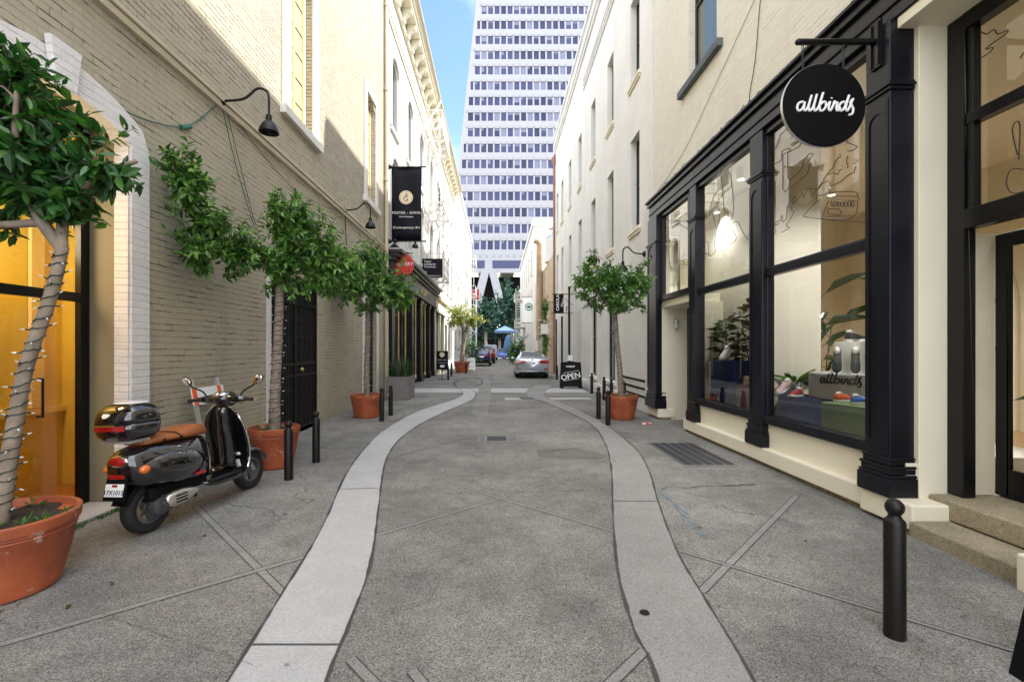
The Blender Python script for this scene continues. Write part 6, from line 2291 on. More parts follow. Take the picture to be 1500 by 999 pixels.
# ================================================================== SCOOTER
blackp = plain('black_gloss_scooter_paint', (0.006, 0.006, 0.008), 0.08, var=0.0, coat=1.0, spec=0.6)
rubber = plain('black_rubber', (0.012, 0.012, 0.012), 0.75, var=0.15, bump=0.1, bscale=80)
seatm = plain('tan_leather', (0.33, 0.105, 0.028), 0.42, var=0.10, vscale=6, bump=0.1, bscale=160)
redl = plain('red_lens', (0.35, 0.008, 0.008), 0.1, var=0.05, coat=1.0)
ambl = plain('amber_lens', (0.75, 0.16, 0.01), 0.12, var=0.05, coat=1.0)
SC = thing('scooter', 'black motor scooter with tan seat and rear box parked by the white arched entrance', 'scooter', (0, 0, 0))


def wheel(parent, c, r, wdt, name='wheel', rimm=MT['steel'], n=36, spokes=5):
    c = Vector(c)
    h = wdt / 2
    t = MB()
    t.lathe([(r * 0.60, -h * 0.75), (r * 0.78, -h), (r * 0.93, -h * 0.88), (r, -h * 0.4), (r, h * 0.4), (r * 0.93, h * 0.88), (r * 0.78, h), (r * 0.60, h * 0.75)], c, n, 'x', cap=False)
    ty_ = t.build(name, rubber, parent, smooth='all')
    m = MB()
    m.lathe([(r * 0.62, -h * 0.78), (r * 0.56, -h * 0.82), (r * 0.53, -h * 0.3), (r * 0.53, h * 0.3), (r * 0.56, h * 0.82), (r * 0.62, h * 0.78)], c, n, 'x', cap=False)
    m.lathe([(r * 0.2, -h * 0.5), (r * 0.2, h * 0.5)], c, 16, 'x')
    for k in range(spokes):
        a = 2 * pi * k / spokes
        m.bar(c + Vector((0, cos(a), sin(a))) * r * 0.15, c + Vector((0, cos(a), sin(a))) * r * 0.55, r * 0.17, h * 0.7, up=(1, 0, 0))
    m.build('rim', rimm, ty_, smooth=True)
    return ty_


wheel(SC, (0, 0, 0.215), 0.215, 0.115, rimm=plain('grey_alloy', (0.20, 0.20, 0.21), 0.4, 0.7))
wheel(SC, (0.0, 1.28, 0.215), 0.215, 0.11, rimm=plain('grey_alloy', (0.20, 0.20, 0.21), 0.4, 0.7))


def loft(mb, sections, close=True, caps=True):
    idx = mb.grid(sections, close)
    if caps:
        mb.fi(*reversed(idx[0])); mb.fi(*idx[-1])
    return idx


# rear bodywork: cross sections along y; each (y, half width, z bottom, z widest, z top, top half width)
def body_sec(y, hw, zb, zm, zt, tw, n=20):
    pts = []
    prof = [(0.55 * hw, zb), (0.92 * hw, zb + (zm - zb) * 0.35), (hw, zm), (0.93 * hw, zm + (zt - zm) * 0.45), (tw, zt - (zt - zm) * 0.12), (tw * 0.5, zt)]
    pr = smooth2(prof, 3)
    for x, z in pr:
        pts.append((x, y, z))
    for x, z in reversed(pr):
        pts.append((-x, y, z))
    return pts


m = MB()
secs = [(-0.40, 0.085, 0.56, 0.62, 0.69, 0.05), (-0.37, 0.125, 0.49, 0.61, 0.72, 0.08), (-0.30, 0.16, 0.45, 0.59, 0.745, 0.10), (-0.18, 0.19, 0.42, 0.57, 0.765, 0.12), (0.0, 0.215, 0.40, 0.54, 0.775, 0.13),
        (0.15, 0.225, 0.38, 0.52, 0.775, 0.135), (0.32, 0.22, 0.36, 0.50, 0.765, 0.13), (0.46, 0.195, 0.34, 0.48, 0.755, 0.12), (0.56, 0.14, 0.32, 0.47, 0.74, 0.10), (0.60, 0.10, 0.31, 0.46, 0.72, 0.08)]
loft(m, [body_sec(*s_) for s_ in secs])
body = m.build('rear_body', blackp, SC, smooth='all')
# side cowls: bulging teardrops with a raised rim
for s_ in (1, -1):
    m = MB()
    rows = []
    for i in range(11):
        rr = i / 10
        row = []
        for k in range(28):
            a = 2 * pi * k / 28
            ex = cos(a); ez = sin(a)
            yy = 0.10 + ex * 0.36 * rr * (1.0 if ex > 0 else 1.05)
            taper = 1.0 if ex > 0 else (1 - 0.42 * (-ex) * rr)
            zz = 0.545 + ez * 0.135 * rr * taper + 0.055 * (-ex if ex < 0 else 0) * rr - 0.02 * (ex if ex > 0 else 0) * rr
            bul = 0.055 * (1 - rr ** 2.4)
            base = 0.213 - 0.05 * (max(0, -ex) * rr) ** 2 - 0.02 * (max(0, ex) * rr) ** 2
            row.append((s_ * (base + bul), yy, zz))
        rows.append(row)
    m.grid(rows, True)
    m.build('side_cowl', blackp, SC, smooth='all')
# apron between cowl and floor
m = MB(); m.box(-0.13, 0.13, -0.10, 0.55, 0.27, 0.40); m.build('engine_cover', MT['black_matt'], SC, bevel=0.03)
# seat
m = MB()
def seat_sec(y, hw, z0, z1):
    pr = smooth2([(hw * 0.86, z0), (hw, z0 + (z1 - z0) * 0.25), (hw * 0.96, z0 + (z1 - z0) * 0.65), (hw * 0.75, z1 - 0.006), (hw * 0.35, z1), (0, z1 + 0.001)], 3)
    return [(x, y, z) for x, z in pr] + [(-x, y, z) for x, z in reversed(pr[:-1])]
loft(m, [seat_sec(*q) for q in ((-0.16, 0.09, 0.775, 0.80), (-0.13, 0.125, 0.77, 0.835), (0.0, 0.14, 0.77, 0.845), (0.13, 0.145, 0.77, 0.835), (0.20, 0.145, 0.77, 0.822), (0.26, 0.15, 0.765, 0.842), (0.38, 0.15, 0.76, 0.862), (0.50, 0.125, 0.755, 0.862), (0.58, 0.10, 0.75, 0.845), (0.62, 0.07, 0.75, 0.80))], True)
seat = m.build('seat', seatm, SC, smooth='all')
m = MB()
sm_ = smooth2([(0.155, 0.235, 0.765), (0.150, 0.225, 0.80), (0.12, 0.205, 0.83), (0.05, 0.195, 0.838), (-0.05, 0.195, 0.838), (-0.12, 0.205, 0.83)], 4)
m.tube(sm_, 0.005, 6); m.lathe([(0.014, 0), (0.014, 0.006)], (0.149, 0.235, 0.785), 12, 'x'); m.lathe([(0.012, 0), (0.012, 0.006)], (0.146, 0.06, 0.79), 12, 'x')
m.build('seat_strap', MT['black_matt'], seat, smooth=True)
# rear rack and top box
m = MB()
for s_ in (-1, 1):
    m.tube([(s_ * 0.07, -0.08, 0.775), (s_ * 0.08, -0.2, 0.815), (s_ * 0.08, -0.42, 0.82)], 0.011, 8)
m.box(-0.13, 0.13, -0.42, -0.10, 0.815, 0.835)
m.build('rack', MT['alu'], SC, smooth=True)


def sup(n, e, a, b):
    out = []
    for k in range(n):
        t = 2 * pi * k / n
        c_, s_ = cos(t), sin(t)
        out.append((a * abs(c_) ** e * (1 if c_ >= 0 else -1), b * abs(s_) ** e * (1 if s_ >= 0 else -1)))
    return out


def boxsec(z, a, b, cy):
    a *= 0.88; b *= 0.82
    return [(x, cy + y, z) for x, y in sup(36, 0.62, a, b)]


m = MB()
cy0 = -0.135
loft(m, [boxsec(z, a, b, cy0 + dy) for z, a, b, dy in ((0.838, 0.15, 0.14, 0), (0.845, 0.19, 0.18, 0), (0.88, 0.225, 0.21, 0), (0.93, 0.235, 0.222, 0), (0.975, 0.238, 0.225, 0))], True)
tb_ = m.build('top_box', blackp, SC, smooth='all')
m = MB()
loft(m, [boxsec(z, a, b, cy0 + dy) for z, a, b, dy in ((0.985, 0.238, 0.225, 0), (1.02, 0.235, 0.222, 0), (1.07, 0.222, 0.208, 0.005), (1.11, 0.19, 0.175, 0.01), (1.135, 0.13, 0.12, 0.015), (1.142, 0.04, 0.04, 0.015))], True)
m.build('lid', blackp, tb_, smooth='all')
m = MB(); loft(m, [boxsec(z, a, b, cy0) for z, a, b in ((0.972, 0.236, 0.223), (0.988, 0.236, 0.223))], True); m.build('seam', MT['black_matt'], tb_)
m = MB()
loft(m, [boxsec(z, a, b, cy0 + 0.03) for z, a, b in ((1.105, 0.155, 0.14), (1.146, 0.12, 0.11), (1.150, 0.04, 0.04))], True)
m.build('lid_pad', plain('pale_grey_pad', (0.62, 0.60, 0.62), 0.45), tb_, smooth='all')
m = MB()
for i in range(10):
    t0 = -0.5 + i * 0.1; t1 = t0 + 0.1
    pts = []
    for t in (t0, t1):
        a = -pi / 2 + t * 1.15
        c_, s_ = cos(a), sin(a)
        pts.append((0.215 * abs(c_) ** 0.62 * (1 if c_ >= 0 else -1), cy0 + 0.190 * abs(s_) ** 0.62 * (1 if s_ >= 0 else -1)))
    m.face((pts[0][0], pts[0][1], 0.925), (pts[1][0], pts[1][1], 0.925), (pts[1][0], pts[1][1], 0.965), (pts[0][0], pts[0][1], 0.965))
m.build('reflector', redl, tb_)
m = MB(); m.lathe([(0.0, -0.003), (0.036, -0.002), (0.036, 0.002)], (-0.02, cy0 - 0.212, 1.06), 24, 'y', cap=False)
m.xform(Matrix.Translation((-0.02, cy0 - 0.168, 1.06)) @ Matrix.Rotation(radians(-38), 4, 'X') @ Matrix.Translation((0.02, -(cy0 - 0.212), -1.06)))
m.build('badge', plain('pale_badge', (0.75, 0.75, 0.62), 0.4), tb_)
# lights and plate at the tail
m = MB(); m.ball((0, -0.395, 0.665), 0.085, 0.03, 0.042, 20, 10); tl_ = m.build('tail_light', redl, SC, smooth='all')
m = MB(); m.ball((0, -0.387, 0.665), 0.098, 0.027, 0.052, 20, 10); m.build('bezel', MT['chrome'], tl_, smooth='all')
for s_ in (1, -1):
    m = MB(); m.ball((s_ * 0.175, -0.265, 0.585), 0.035, 0.075, 0.036, 18, 10); m.build('turn_signal', ambl, SC, smooth='all')
m = MB(); m.box(-0.075, 0.075, -0.425, -0.40, 0.525, 0.56); m.build('reflector', redl, SC, bevel=0.008)
m = MB(); m.box(0.222, 0.232, 0.30, 0.42, 0.41, 0.44); m.build('reflector', redl, SC, bevel=0.004)
m = MB(); m.extrude([(-0.10, -0.40, 0.54), (0.10, -0.40, 0.54), (0.105, -0.47, 0.36), (-0.105, -0.47, 0.36)], (0, 0.012, 0)); fd = m.build('plate_holder', MT['black_matt'], SC)
pn = Vector((0, -0.18, -0.07)).normalized()
pu = Vector((0, 0.07, 0.18)).normalized() * 1.0
pc = Vector((0, -0.447, 0.44)); pn = Vector((1, 0, 0)).cross(pu)
m = MB(); m.obox(pc + pn * 0.006, Vector((0.088, 0, 0)), pu * 0.052, pn * 0.002); pl_ = m.build('number_plate', MT['white_paint'], fd)
q = text_mb('17X1015', 0.052, pc + pn * 0.0095 - pu * 0.036, (1, 0, 0), pu, 0.001, bold=0.001); q.build('lettering', plain('navy_ink', (0.02, 0.02, 0.12), 0.5), pl_)
m = MB(); m.obox(pc + pn * 0.0085 + pu * 0.036, Vector((0.025, 0, 0)), pu * 0.01, pn * 0.001); m.build('sticker', redl, pl_)
# rear mudguard, engine case, exhaust
m = MB(); rows = []
for i in range(9):
    a = radians(20 + i * 17)
    rows.append([(x, -0.255 * cos(a) * 1.02, 0.215 + 0.255 * sin(a)) for x in (-0.08, -0.05, 0.05, 0.08)])
m.grid(rows); o = m.build('mudguard', MT['black_matt'], SC, smooth='all'); so = o.modifiers.new('t', 'SOLIDIFY'); so.thickness = 0.006
m = MB(); m.lathe([(0.0, 0.055), (0.085, 0.06), (0.10, 0.075), (0.09, 0.12), (0.05, 0.135), (0.0, 0.136)], (0, 0.03, 0.23), 24, 'x', cap=False)
m.tube([(0.10, 0.03, 0.23), (0.13, 0.25, 0.24)], [0.09, 0.05], 14)
m.build('exhaust_drum', plain('grey_exhaust', (0.10, 0.10, 0.105), 0.45, 0.5), SC, smooth=True)
m = MB()
sec = []
for t, ry, rx in ((0, 0.012, 0.01), (0.03, 0.055, 0.03), (0.10, 0.070, 0.042), (0.20, 0.066, 0.042), (0.28, 0.048, 0.034), (0.34, 0.026, 0.02), (0.37, 0.010, 0.01)):
    sec.append([(0.165 + rx * cos(a), 0.02 + t, 0.25 + 0.03 * t + ry * sin(a)) for a in [2 * pi * k / 20 for k in range(20)]])
loft(m, sec); ex = m.build('muffler', plain('brushed_silver', (0.62, 0.60, 0.55), 0.35, 0.85, var=0.08), SC, smooth='all')
m = MB()
for dz in (-0.028, 0.0, 0.028):
    m.box(0.205, 0.2092, 0.10, 0.22, 0.254 + dz - 0.006, 0.254 + dz + 0.006)
m.build('slots', MT['black_matt'], ex)
m = MB(); m.tube([(0.12, 0.4, 0.20), (0.15, 0.30, 0.25)], 0.02); m.tube([(-0.10, 0.42, 0.22), (-0.2, 0.36, 0.012)], 0.012); m.box(-0.24, -0.16, 0.33, 0.39, 0.0, 0.012)
m.build('side_stand', MT['iron'], SC)
# floorboard and leg shield
m = MB(); rows = []
for y, hw, z in ((0.46, 0.12, 0.32), (0.50, 0.19, 0.285), (0.58, 0.215, 0.275), (0.75, 0.222, 0.27), (0.92, 0.225, 0.275), (1.0, 0.225, 0.31), (1.05, 0.23, 0.38)):
    rows.append([(-hw, y, z - 0.03), (-hw, y, z), (-hw * 0.5, y, z + 0.006), (0, y, z + 0.012), (hw * 0.5, y, z + 0.006), (hw, y, z), (hw, y, z - 0.03)])
m.grid(rows); o = m.build('floorboard', blackp, SC, smooth=True); so = o.modifiers.new('t', 'SOLIDIFY'); so.thickness = 0.014
m = MB()
for x in (-0.17, -0.12, 0.12, 0.17):
    m.box(x - 0.012, x + 0.012, 0.56, 0.96, 0.282, 0.29)
m.build('floor_strip', rubber, o)
m = MB(); rows = []
LS = ((0.32, 1.06, 0.225, 0.07), (0.42, 1.075, 0.24, 0.07), (0.55, 1.065, 0.25, 0.075), (0.68, 1.035, 0.248, 0.075), (0.80, 1.00, 0.228, 0.07), (0.90, 0.965, 0.18, 0.05), (0.97, 0.94, 0.11, 0.03), (1.00, 0.93, 0.06, 0.02))
for z, y, hw, cv in LS:
    rows.append([(hw * t, y - cv * t * t, z) for t in [-1 + k / 6 for k in range(13)]])
m.grid(rows); ls = m.build('leg_shield', blackp, SC, smooth='all'); so = ls.modifiers.new('t', 'SOLIDIFY'); so.thickness = 0.012; so.offset = 0
m = MB()
ed = smooth2([(hw, y - cv, z) for z, y, hw, cv in LS], 4)
m.tube(ed, 0.008, 8); m.tube([(-p[0], p[1], p[2]) for p in ed], 0.008, 8)
m.build('edge_trim', MT['chrome'], ls, smooth=True)
m = MB(); m.tube(smooth2([(0, 1.0, 0.34), (0, 0.985, 0.55), (0, 0.955, 0.78), (0, 0.93, 0.98)], 4), [0.09] * 4 + [0.085] * 4 + [0.075] * 4 + [0.06], 14); m.build('glovebox_spine', blackp, SC, smooth='all')
m = MB(); m.ball((0.12, 0.985, 0.46), 0.03, 0.02, 0.02); m.bar((0.12, 0.965, 0.40), (0.15, 0.955, 0.33), 0.03); m.build('brake_pedal', MT['alu'], SC, smooth=True)
# front mudguard
m = MB(); rows = []
for i in range(11):
    a = radians(-5 + i * 17)
    f = 1.0 if i < 8 else 0.85
    rr = 0.258
    rows.append([(x * f, 1.28 - rr * cos(a) * (1 if abs(x) < .07 else 0.98), 0.225 + (rr - 0.05 * (abs(x) / 0.09) ** 3) * sin(a)) for x in (-0.09, -0.075, -0.04, 0, 0.04, 0.075, 0.09)])
m.grid(rows); o = m.build('front_mudguard', blackp, SC, smooth='all'); so = o.modifiers.new('t', 'SOLIDIFY'); so.thickness = 0.006
m = MB(); m.tube([(0.07, 1.28, 0.215), (0.07, 1.12, 0.46), (0.0, 1.08, 0.52)], 0.022); m.build('fork', MT['steel'], SC, smooth=True)
# headset, bars, mirrors
hs = Vector((0, 0.945, 1.06))
m = MB(); m.ball(hs, 0.11, 0.10, 0.075, 20, 12); m.ball(hs + Vector((0, 0.09, -0.01)), 0.085, 0.07, 0.08, 20, 12)
m.tube([hs + Vector((-0.28, -0.03, -0.005)), hs + Vector((-0.1, 0, 0)), hs + Vector((0.1, 0, 0)), hs + Vector((0.28, -0.03, -0.005))], [0.026, 0.055, 0.055, 0.026], 14)
hd = m.build('handlebar', blackp, SC, smooth='all')
m = MB(); m.ball(hs + Vector((0, -0.035, 0.045)), 0.085, 0.065, 0.035, 20, 10); m.build('dashboard', MT['mirror'], hd, smooth='all')
for s_ in (-1, 1):
    m = MB(); m.tube([hs + Vector((s_ * 0.25, -0.028, -0.003)), hs + Vector((s_ * 0.385, -0.05, -0.012))], [0.017, 0.018], 12); m.build('grip', rubber, hd, smooth=True)
    m = MB(); m.tube(smooth2([hs + Vector((s_ * 0.22, 0.0, 0.0)), hs + Vector((s_ * 0.28, 0.03, -0.01)), hs + Vector((s_ * 0.37, 0.01, -0.02))], 4), 0.006, 6); m.build('brake_lever', MT['alu'], hd, smooth=True)
    m = MB(); m.ball(hs + Vector((s_ * 0.20, -0.03, 0.0)), 0.035, 0.035, 0.03); m.build('switch', MT['black_matt'], hd, smooth='all')
    m = MB(); m.tube(smooth2([hs + Vector((s_ * 0.20, 0.0, 0.02)), hs + Vector((s_ * 0.25, 0.0, 0.08)), hs + Vector((s_ * 0.36, -0.01, 0.13)), hs + Vector((s_ * 0.40, -0.01, 0.16))], 4), 0.009, 8)
    mr = m.build('mirror', MT['black_paint'], SC, smooth='all')
    mc_ = hs + Vector((s_ * 0.43, -0.012, 0.195))
    m = MB(); m.ball((0, 0, 0), 0.068, 0.022, 0.045, 22, 12)
    M_ = Matrix.Translation(mc_) @ Matrix.Rotation(radians(s_ * -28), 4, 'Y') @ Matrix.Rotation(radians(8), 4, 'X'); m.xform(M_); m.build('mirror_shell', MT['black_paint'], mr, smooth='all')
    m = MB(); m.ball((0, -0.012, 0), 0.062, 0.012, 0.040, 22, 12); m.xform(M_); m.build('mirror_glass', MT['mirror'], mr, smooth='all')
KEEP = ('wheel', 'rim', 'mudguard', 'exhaust', 'muffler', 'slots', 'top_box', 'lid', 'seam', 'lid_pad', 'badge')
for ch in SC.children_recursive:
    if ch.name.split('.')[0] in KEEP or (ch.parent.name.startswith('top_box')):
        continue
    for v in ch.data.vertices:
        if v.co.y < 0:
            v.co.y *= 0.62
SC.location = (-3.05, 4.05, 0)
SC.rotation_euler = (0, radians(-2.5), radians(-9.5))
SC.scale = (1.0, 1.0, 1.0)

# folding barricade leaning behind the scooter
BR = thing('folding_barricade', 'aluminium legged orange and white barricade leaning on the wall behind the scooter', 'barricade', (-3.5, 5.8, 0))
m = MB()
for y in (5.55, 6.05):
    m.bar((-3.42, y, 0), (-3.66, y, 1.22), 0.055, 0.03); 
m.build('leg', MT['alu'], BR)
m = MB(); m.obox((-3.60, 5.8, 1.02), (0.004, 0, 0.0), (0, 0.32, 0), (-0.02, 0, 0.10))
ob_ = m.build('board', MT['white_paint'], BR)
m = MB()
for y in (5.53, 6.02):
    m.obox((-3.592, y, 1.02), (0.004, 0, 0), (0, 0.035, 0.0), (-0.02, 0, 0.10))
m.build('stripe', plain('orange_reflective', (0.75, 0.10, 0.03), 0.5), ob_)
m = MB(); m.obox((-3.53, 5.8, 0.62), (0.004, 0, 0), (0, 0.32, 0), (-0.01, 0, 0.07)); m.build('board', MT['white_paint'], BR)


# ================================================================== CARS
carglass = plain('tinted_car_glass', (0.05, 0.06, 0.065), 0.03, var=0.0, spec=0.9)


def car(name, label, cat, S, paint, L, wheels_y, wr, rear, plate='', ww=0.78):
    """S: list of (y, hw, z_bottom, z_belt, roof_hw, z_top)"""
    C = thing(name, label, cat, (0, 0, 0))

    def sec(y, hw, zb, zbelt, rh, zt):
        pr = [(hw * 0.80, zb), (hw * 0.97, zb + 0.06), (hw, zb + (zbelt - zb) * 0.45), (hw * 0.985, zb + (zbelt - zb) * 0.8), (hw * 0.94, zbelt), (rh + (hw * 0.94 - rh) * 0.5, zbelt + (zt - zbelt) * 0.5 + 0.01), (rh, zt - (zt - zbelt) * 0.12), (rh * 0.6, zt - 0.003), (0, zt)]
        return [(x, y, z) for x, z in pr] + [(-x, y, z) for x, z in reversed(pr[:-1])]
    secs = []
    S2 = smooth2(S, 3)
    m = MB(); idx = loft(m, [sec(*s_) for s_ in S2], True)
    m.build('body', paint, C, smooth=True, angle=50)
    # glazing follows the greenhouse
    return C, sec, S2


def patch(C, name, rows, mat):
    m = MB(); m.grid(rows); return m.build(name, mat, C, smooth='all')


silver = plain('silver_blue_car_paint', (0.52, 0.56, 0.61), 0.22, 0.55, var=0.02, coat=1.0)
S = [(0.0, 0.80, 0.30, 0.80, 0.66, 0.98), (0.10, 0.875, 0.26, 0.93, 0.72, 1.075), (0.30, 0.905, 0.22, 0.98, 0.70, 1.11), (0.62, 0.91, 0.20, 0.99, 0.66, 1.13), (1.0, 0.91, 0.20, 1.0, 0.60, 1.32), (1.45, 0.91, 0.20, 1.0, 0.57, 1.43),
     (2.1, 0.91, 0.20, 0.99, 0.58, 1.455), (2.8, 0.905, 0.20, 0.97, 0.57, 1.40), (3.35, 0.90, 0.20, 0.95, 0.62, 1.16), (3.75, 0.89, 0.20, 0.90, 0.70, 1.0), (4.4, 0.87, 0.22, 0.82, 0.66, 0.90), (4.75, 0.80, 0.28, 0.70, 0.55, 0.78), (4.86, 0.70, 0.34, 0.6, 0.45, 0.66)]
C, secf, S2 = car('parked_car', 'silver sedan parked beyond the open signboard', 'car', S, silver, 4.86, (1.0, 3.8), 0.33, 'sedan')


def glaze(C, y0, y1, f, name, mat, S2=None, secf=None):
    pass


# rear window: between trunk edge and roof
def surf(S, y):
    for i in range(len(S) - 1):
        if S[i][0] <= y <= S[i + 1][0]:
            t = (y - S[i][0]) / (S[i + 1][0] - S[i][0])
            return [a * (1 - t) + b * t for a, b in zip(S[i], S[i + 1])]
    return list(S[-1])


def rear_glass(C, S2, ya, yb, inset, name='rear_window', lift=0.012):
    rows = []
    for i in range(6):
        y = ya + (yb - ya) * i / 5
        s_ = surf(S2, y)
        rh, zt = s_[4], s_[5]
        rows.append([((rh * 0.98 - inset) * t, y - 0.004, zt + lift - (0.05 + 0.0 * i) * t ** 4 * (zt - s_[3]) * 2.0 * 0.5) for t in [-1 + k / 5 for k in range(11)]])
    return patch(C, name, rows, carglass)


def side_glass(C, S2, ya, yb, s, n=10):
    rows = []
    for i in range(n + 1):
        y = ya + (yb - ya) * i / n
        q = surf(S2, y); hw, zb, zbelt, rh, zt = q[1:6]
        a = Vector((hw * 0.945, y, zbelt + 0.02)); c_ = Vector((rh + 0.015, y, zt - (zt - zbelt) * 0.15)); mid = Vector((rh + (hw * 0.94 - rh) * 0.5 + 0.012, y, zbelt + (zt - zbelt) * 0.5 + 0.012))
        rows.append([(s * p.x, p.y, p.z) for p in (a, mid, c_)])
    return patch(C, 'side_window', rows, carglass)


rear_glass(C, S2, 0.68, 1.42, 0.06)
rows = []
for s_ in (-1, 1):
    side_glass(C, S2, 1.05, 3.25, s_)
for x in (-0.78, 0.78):
    for y in (0.98, 3.80):
        wheel(C, (x, y, 0.335), 0.335, 0.22, spokes=7)
for s_ in (-1, 1):
    m = MB(); m.extrude([(s_ * 0.87, -0.012, 0.80), (s_ * 0.44, -0.03, 0.80), (s_ * 0.34, -0.03, 0.88), (s_ * 0.44, -0.03, 0.955), (s_ * 0.86, -0.005, 0.955)], (0, 0.16, 0)); tl = m.build('tail_light', redl, C)
    m = MB(); m.extrude([(s_ * 0.80, -0.01, 0.50), (s_ * 0.60, -0.014, 0.48), (s_ * 0.60, -0.014, 0.53), (s_ * 0.80, -0.01, 0.55)], (0, 0.03, 0)); m.build('reflector', redl, C)
    m = MB(); m.ball((s_ * 0.98, 3.05, 1.02), 0.10, 0.06, 0.075); m.build('wing_mirror', silver, C, smooth='all')
m = MB(); m.box(-0.70, 0.70, -0.015, 0.06, 0.255, 0.36); bm1 = m.build('bumper_valance', MT['black_matt'], C, bevel=0.01)
m = MB(); m.box(-0.72, 0.72, -0.02, 0.03, 0.362, 0.385); m.build('chrome_strip', MT['chrome'], C)
m = MB(); m.box(-0.36, 0.36, -0.022, 0.03, 0.895, 0.915); m.build('chrome_strip', MT['chrome'], C)
m = MB(); m.box(-0.155, 0.155, -0.02, 0.02, 0.74, 0.86); npl = m.build('number_plate', MT['white_paint'], C)
text_mb('7XYB214', 0.085, (0, -0.022, 0.77), RT, UP, 0.002).build('lettering', plain('navy_ink', (0.02, 0.02, 0.12), 0.5), npl)
m = MB(); m.box(-0.62, 0.62, 0.10, 0.22, 1.10, 1.125); m.build('spoiler_lip', silver, C, bevel=0.008)
m = MB(); m.ball((0, -0.012, 1.0), 0.05, 0.015, 0.035); m.build('badge', redl, C, smooth='all')
C.location = (1.86, 24.3, 0.0); C.rotation_euler = (0, 0, radians(-1.0))

blue = plain('deep_blue_car_paint', (0.012, 0.016, 0.10), 0.2, 0.3, var=0.02, coat=1.0)
S = [(0.0, 0.80, 0.40, 0.95, 0.62, 1.10), (0.10, 0.86, 0.32, 1.02, 0.62, 1.32), (0.38, 0.90, 0.26, 1.03, 0.60, 1.58), (0.8, 0.91, 0.24, 1.03, 0.60, 1.64), (1.6, 0.91, 0.24, 1.02, 0.61, 1.66), (2.5, 0.91, 0.24, 1.0, 0.60, 1.58), (3.1, 0.90, 0.24, 0.98, 0.64, 1.22), (3.6, 0.89, 0.24, 0.95, 0.70, 1.06), (4.2, 0.84, 0.28, 0.85, 0.6, 0.92), (4.4, 0.74, 0.36, 0.7, 0.5, 0.75)]


def suv(label, paint, loc, rz=0.0, scale=1.0, lightcol=redl):
    C, secf, S2 = car('parked_car', label, 'car', S, paint, 4.4, (0.9, 3.4), 0.34, 'suv')
    rows = []
    for i in range(5):
        t = i / 4
        z = 1.06 + (1.50 - 1.06) * t; y = -0.015 + 0.03 + (0.24 - 0.03) * t
        w_ = 0.70 - 0.10 * t
        rows.append([(w_ * u, y - 0.02 + 0.05 * u * u, z) for u in [-1 + k / 4 for k in range(9)]])
    patch(C, 'rear_window', rows, carglass)
    for s_ in (-1, 1):
        side_glass(C, S2, 0.6, 2.9, s_)
        m = MB(); m.extrude([(s_ * 0.86, 0.03, 0.82), (s_ * 0.52, -0.03, 0.84), (s_ * 0.52, -0.03, 0.98), (s_ * 0.86, 0.03, 1.02)], (0, 0.06, 0)); m.build('tail_light', lightcol, C)
    for x in (-0.78, 0.78):
        for y in (0.85, 3.45):
            wheel(C, (x, y, 0.34), 0.34, 0.22)
    m = MB(); m.box(-0.25, 0.25, -0.03, 0.02, 0.80, 0.93); m.build('number_plate', MT['white_paint'], C)
    m = MB(); m.box(-0.74, 0.74, -0.05, 0.1, 0.36, 0.60); m.build('bumper', MT['black_matt'], C, bevel=0.02)
    m = MB(); m.box(-0.5, 0.5, 0.10, 0.32, 1.60, 1.63); m.build('spoiler_lip', paint, C)
    C.location = loc; C.rotation_euler = (0, 0, rz); C.scale = (scale,) * 3
    return C


suv('dark blue hatchback parked on the left side past the white signboard', blue, (-1.42, 40.5, 0), 0.0, 1.0)
suv('dark red car parked ahead of the blue hatchback', plain('dark_red_car_paint', (0.16, 0.012, 0.014), 0.25, 0.3, coat=1.0), (-1.0, 48.5, 0), radians(3), 0.96)
suv('deep blue car crossing the far street by the folded blue umbrella', plain('blue_car_paint', (0.015, 0.05, 0.42), 0.25, 0.2, coat=1.0), (2.3, 68, 0), radians(35), 1.0)
# white van roof seen beyond
V = thing('parked_van', 'pale blue grey van beyond the blue hatchback', 'van', (0, 0, 0))
m = MB()
loft(m, [[(x, y, z) for x, z in ((-0.95 * k, 0.35), (-1.0 * k, 0.9), (-0.96 * k, 1.5), (-0.85 * k, zt - 0.08), (-0.6 * k, zt), (0.6 * k, zt), (0.85 * k, zt - 0.08), (0.96 * k, 1.5), (1.0 * k, 0.9), (0.95 * k, 0.35))] for y, k, zt in ((0, 0.93, 1.95), (0.1, 1, 2.05), (2.5, 1, 2.08), (3.8, 1, 2.0), (4.5, 0.95, 1.5), (5.0, 0.85, 1.2))])
m.build('body', plain('grey_blue_van_paint', (0.30, 0.36, 0.44), 0.3, coat=0.6), V, smooth=True)
m = MB(); m.box(-0.75, 0.75, -0.02, 0.03, 1.2, 1.75); m.build('rear_window', carglass, V)
for s_ in (-1, 1):
    m = MB(); m.box(s_ * 0.83 - 0.06, s_ * 0.83 + 0.06, -0.03, 0.03, 0.85, 1.2); m.build('tail_light', redl, V)
    for y in (0.9, 4.0):
        wheel(V, (s_ * 0.85, y, 0.35), 0.35, 0.24)
V.location = (-0.9, 62, 0)

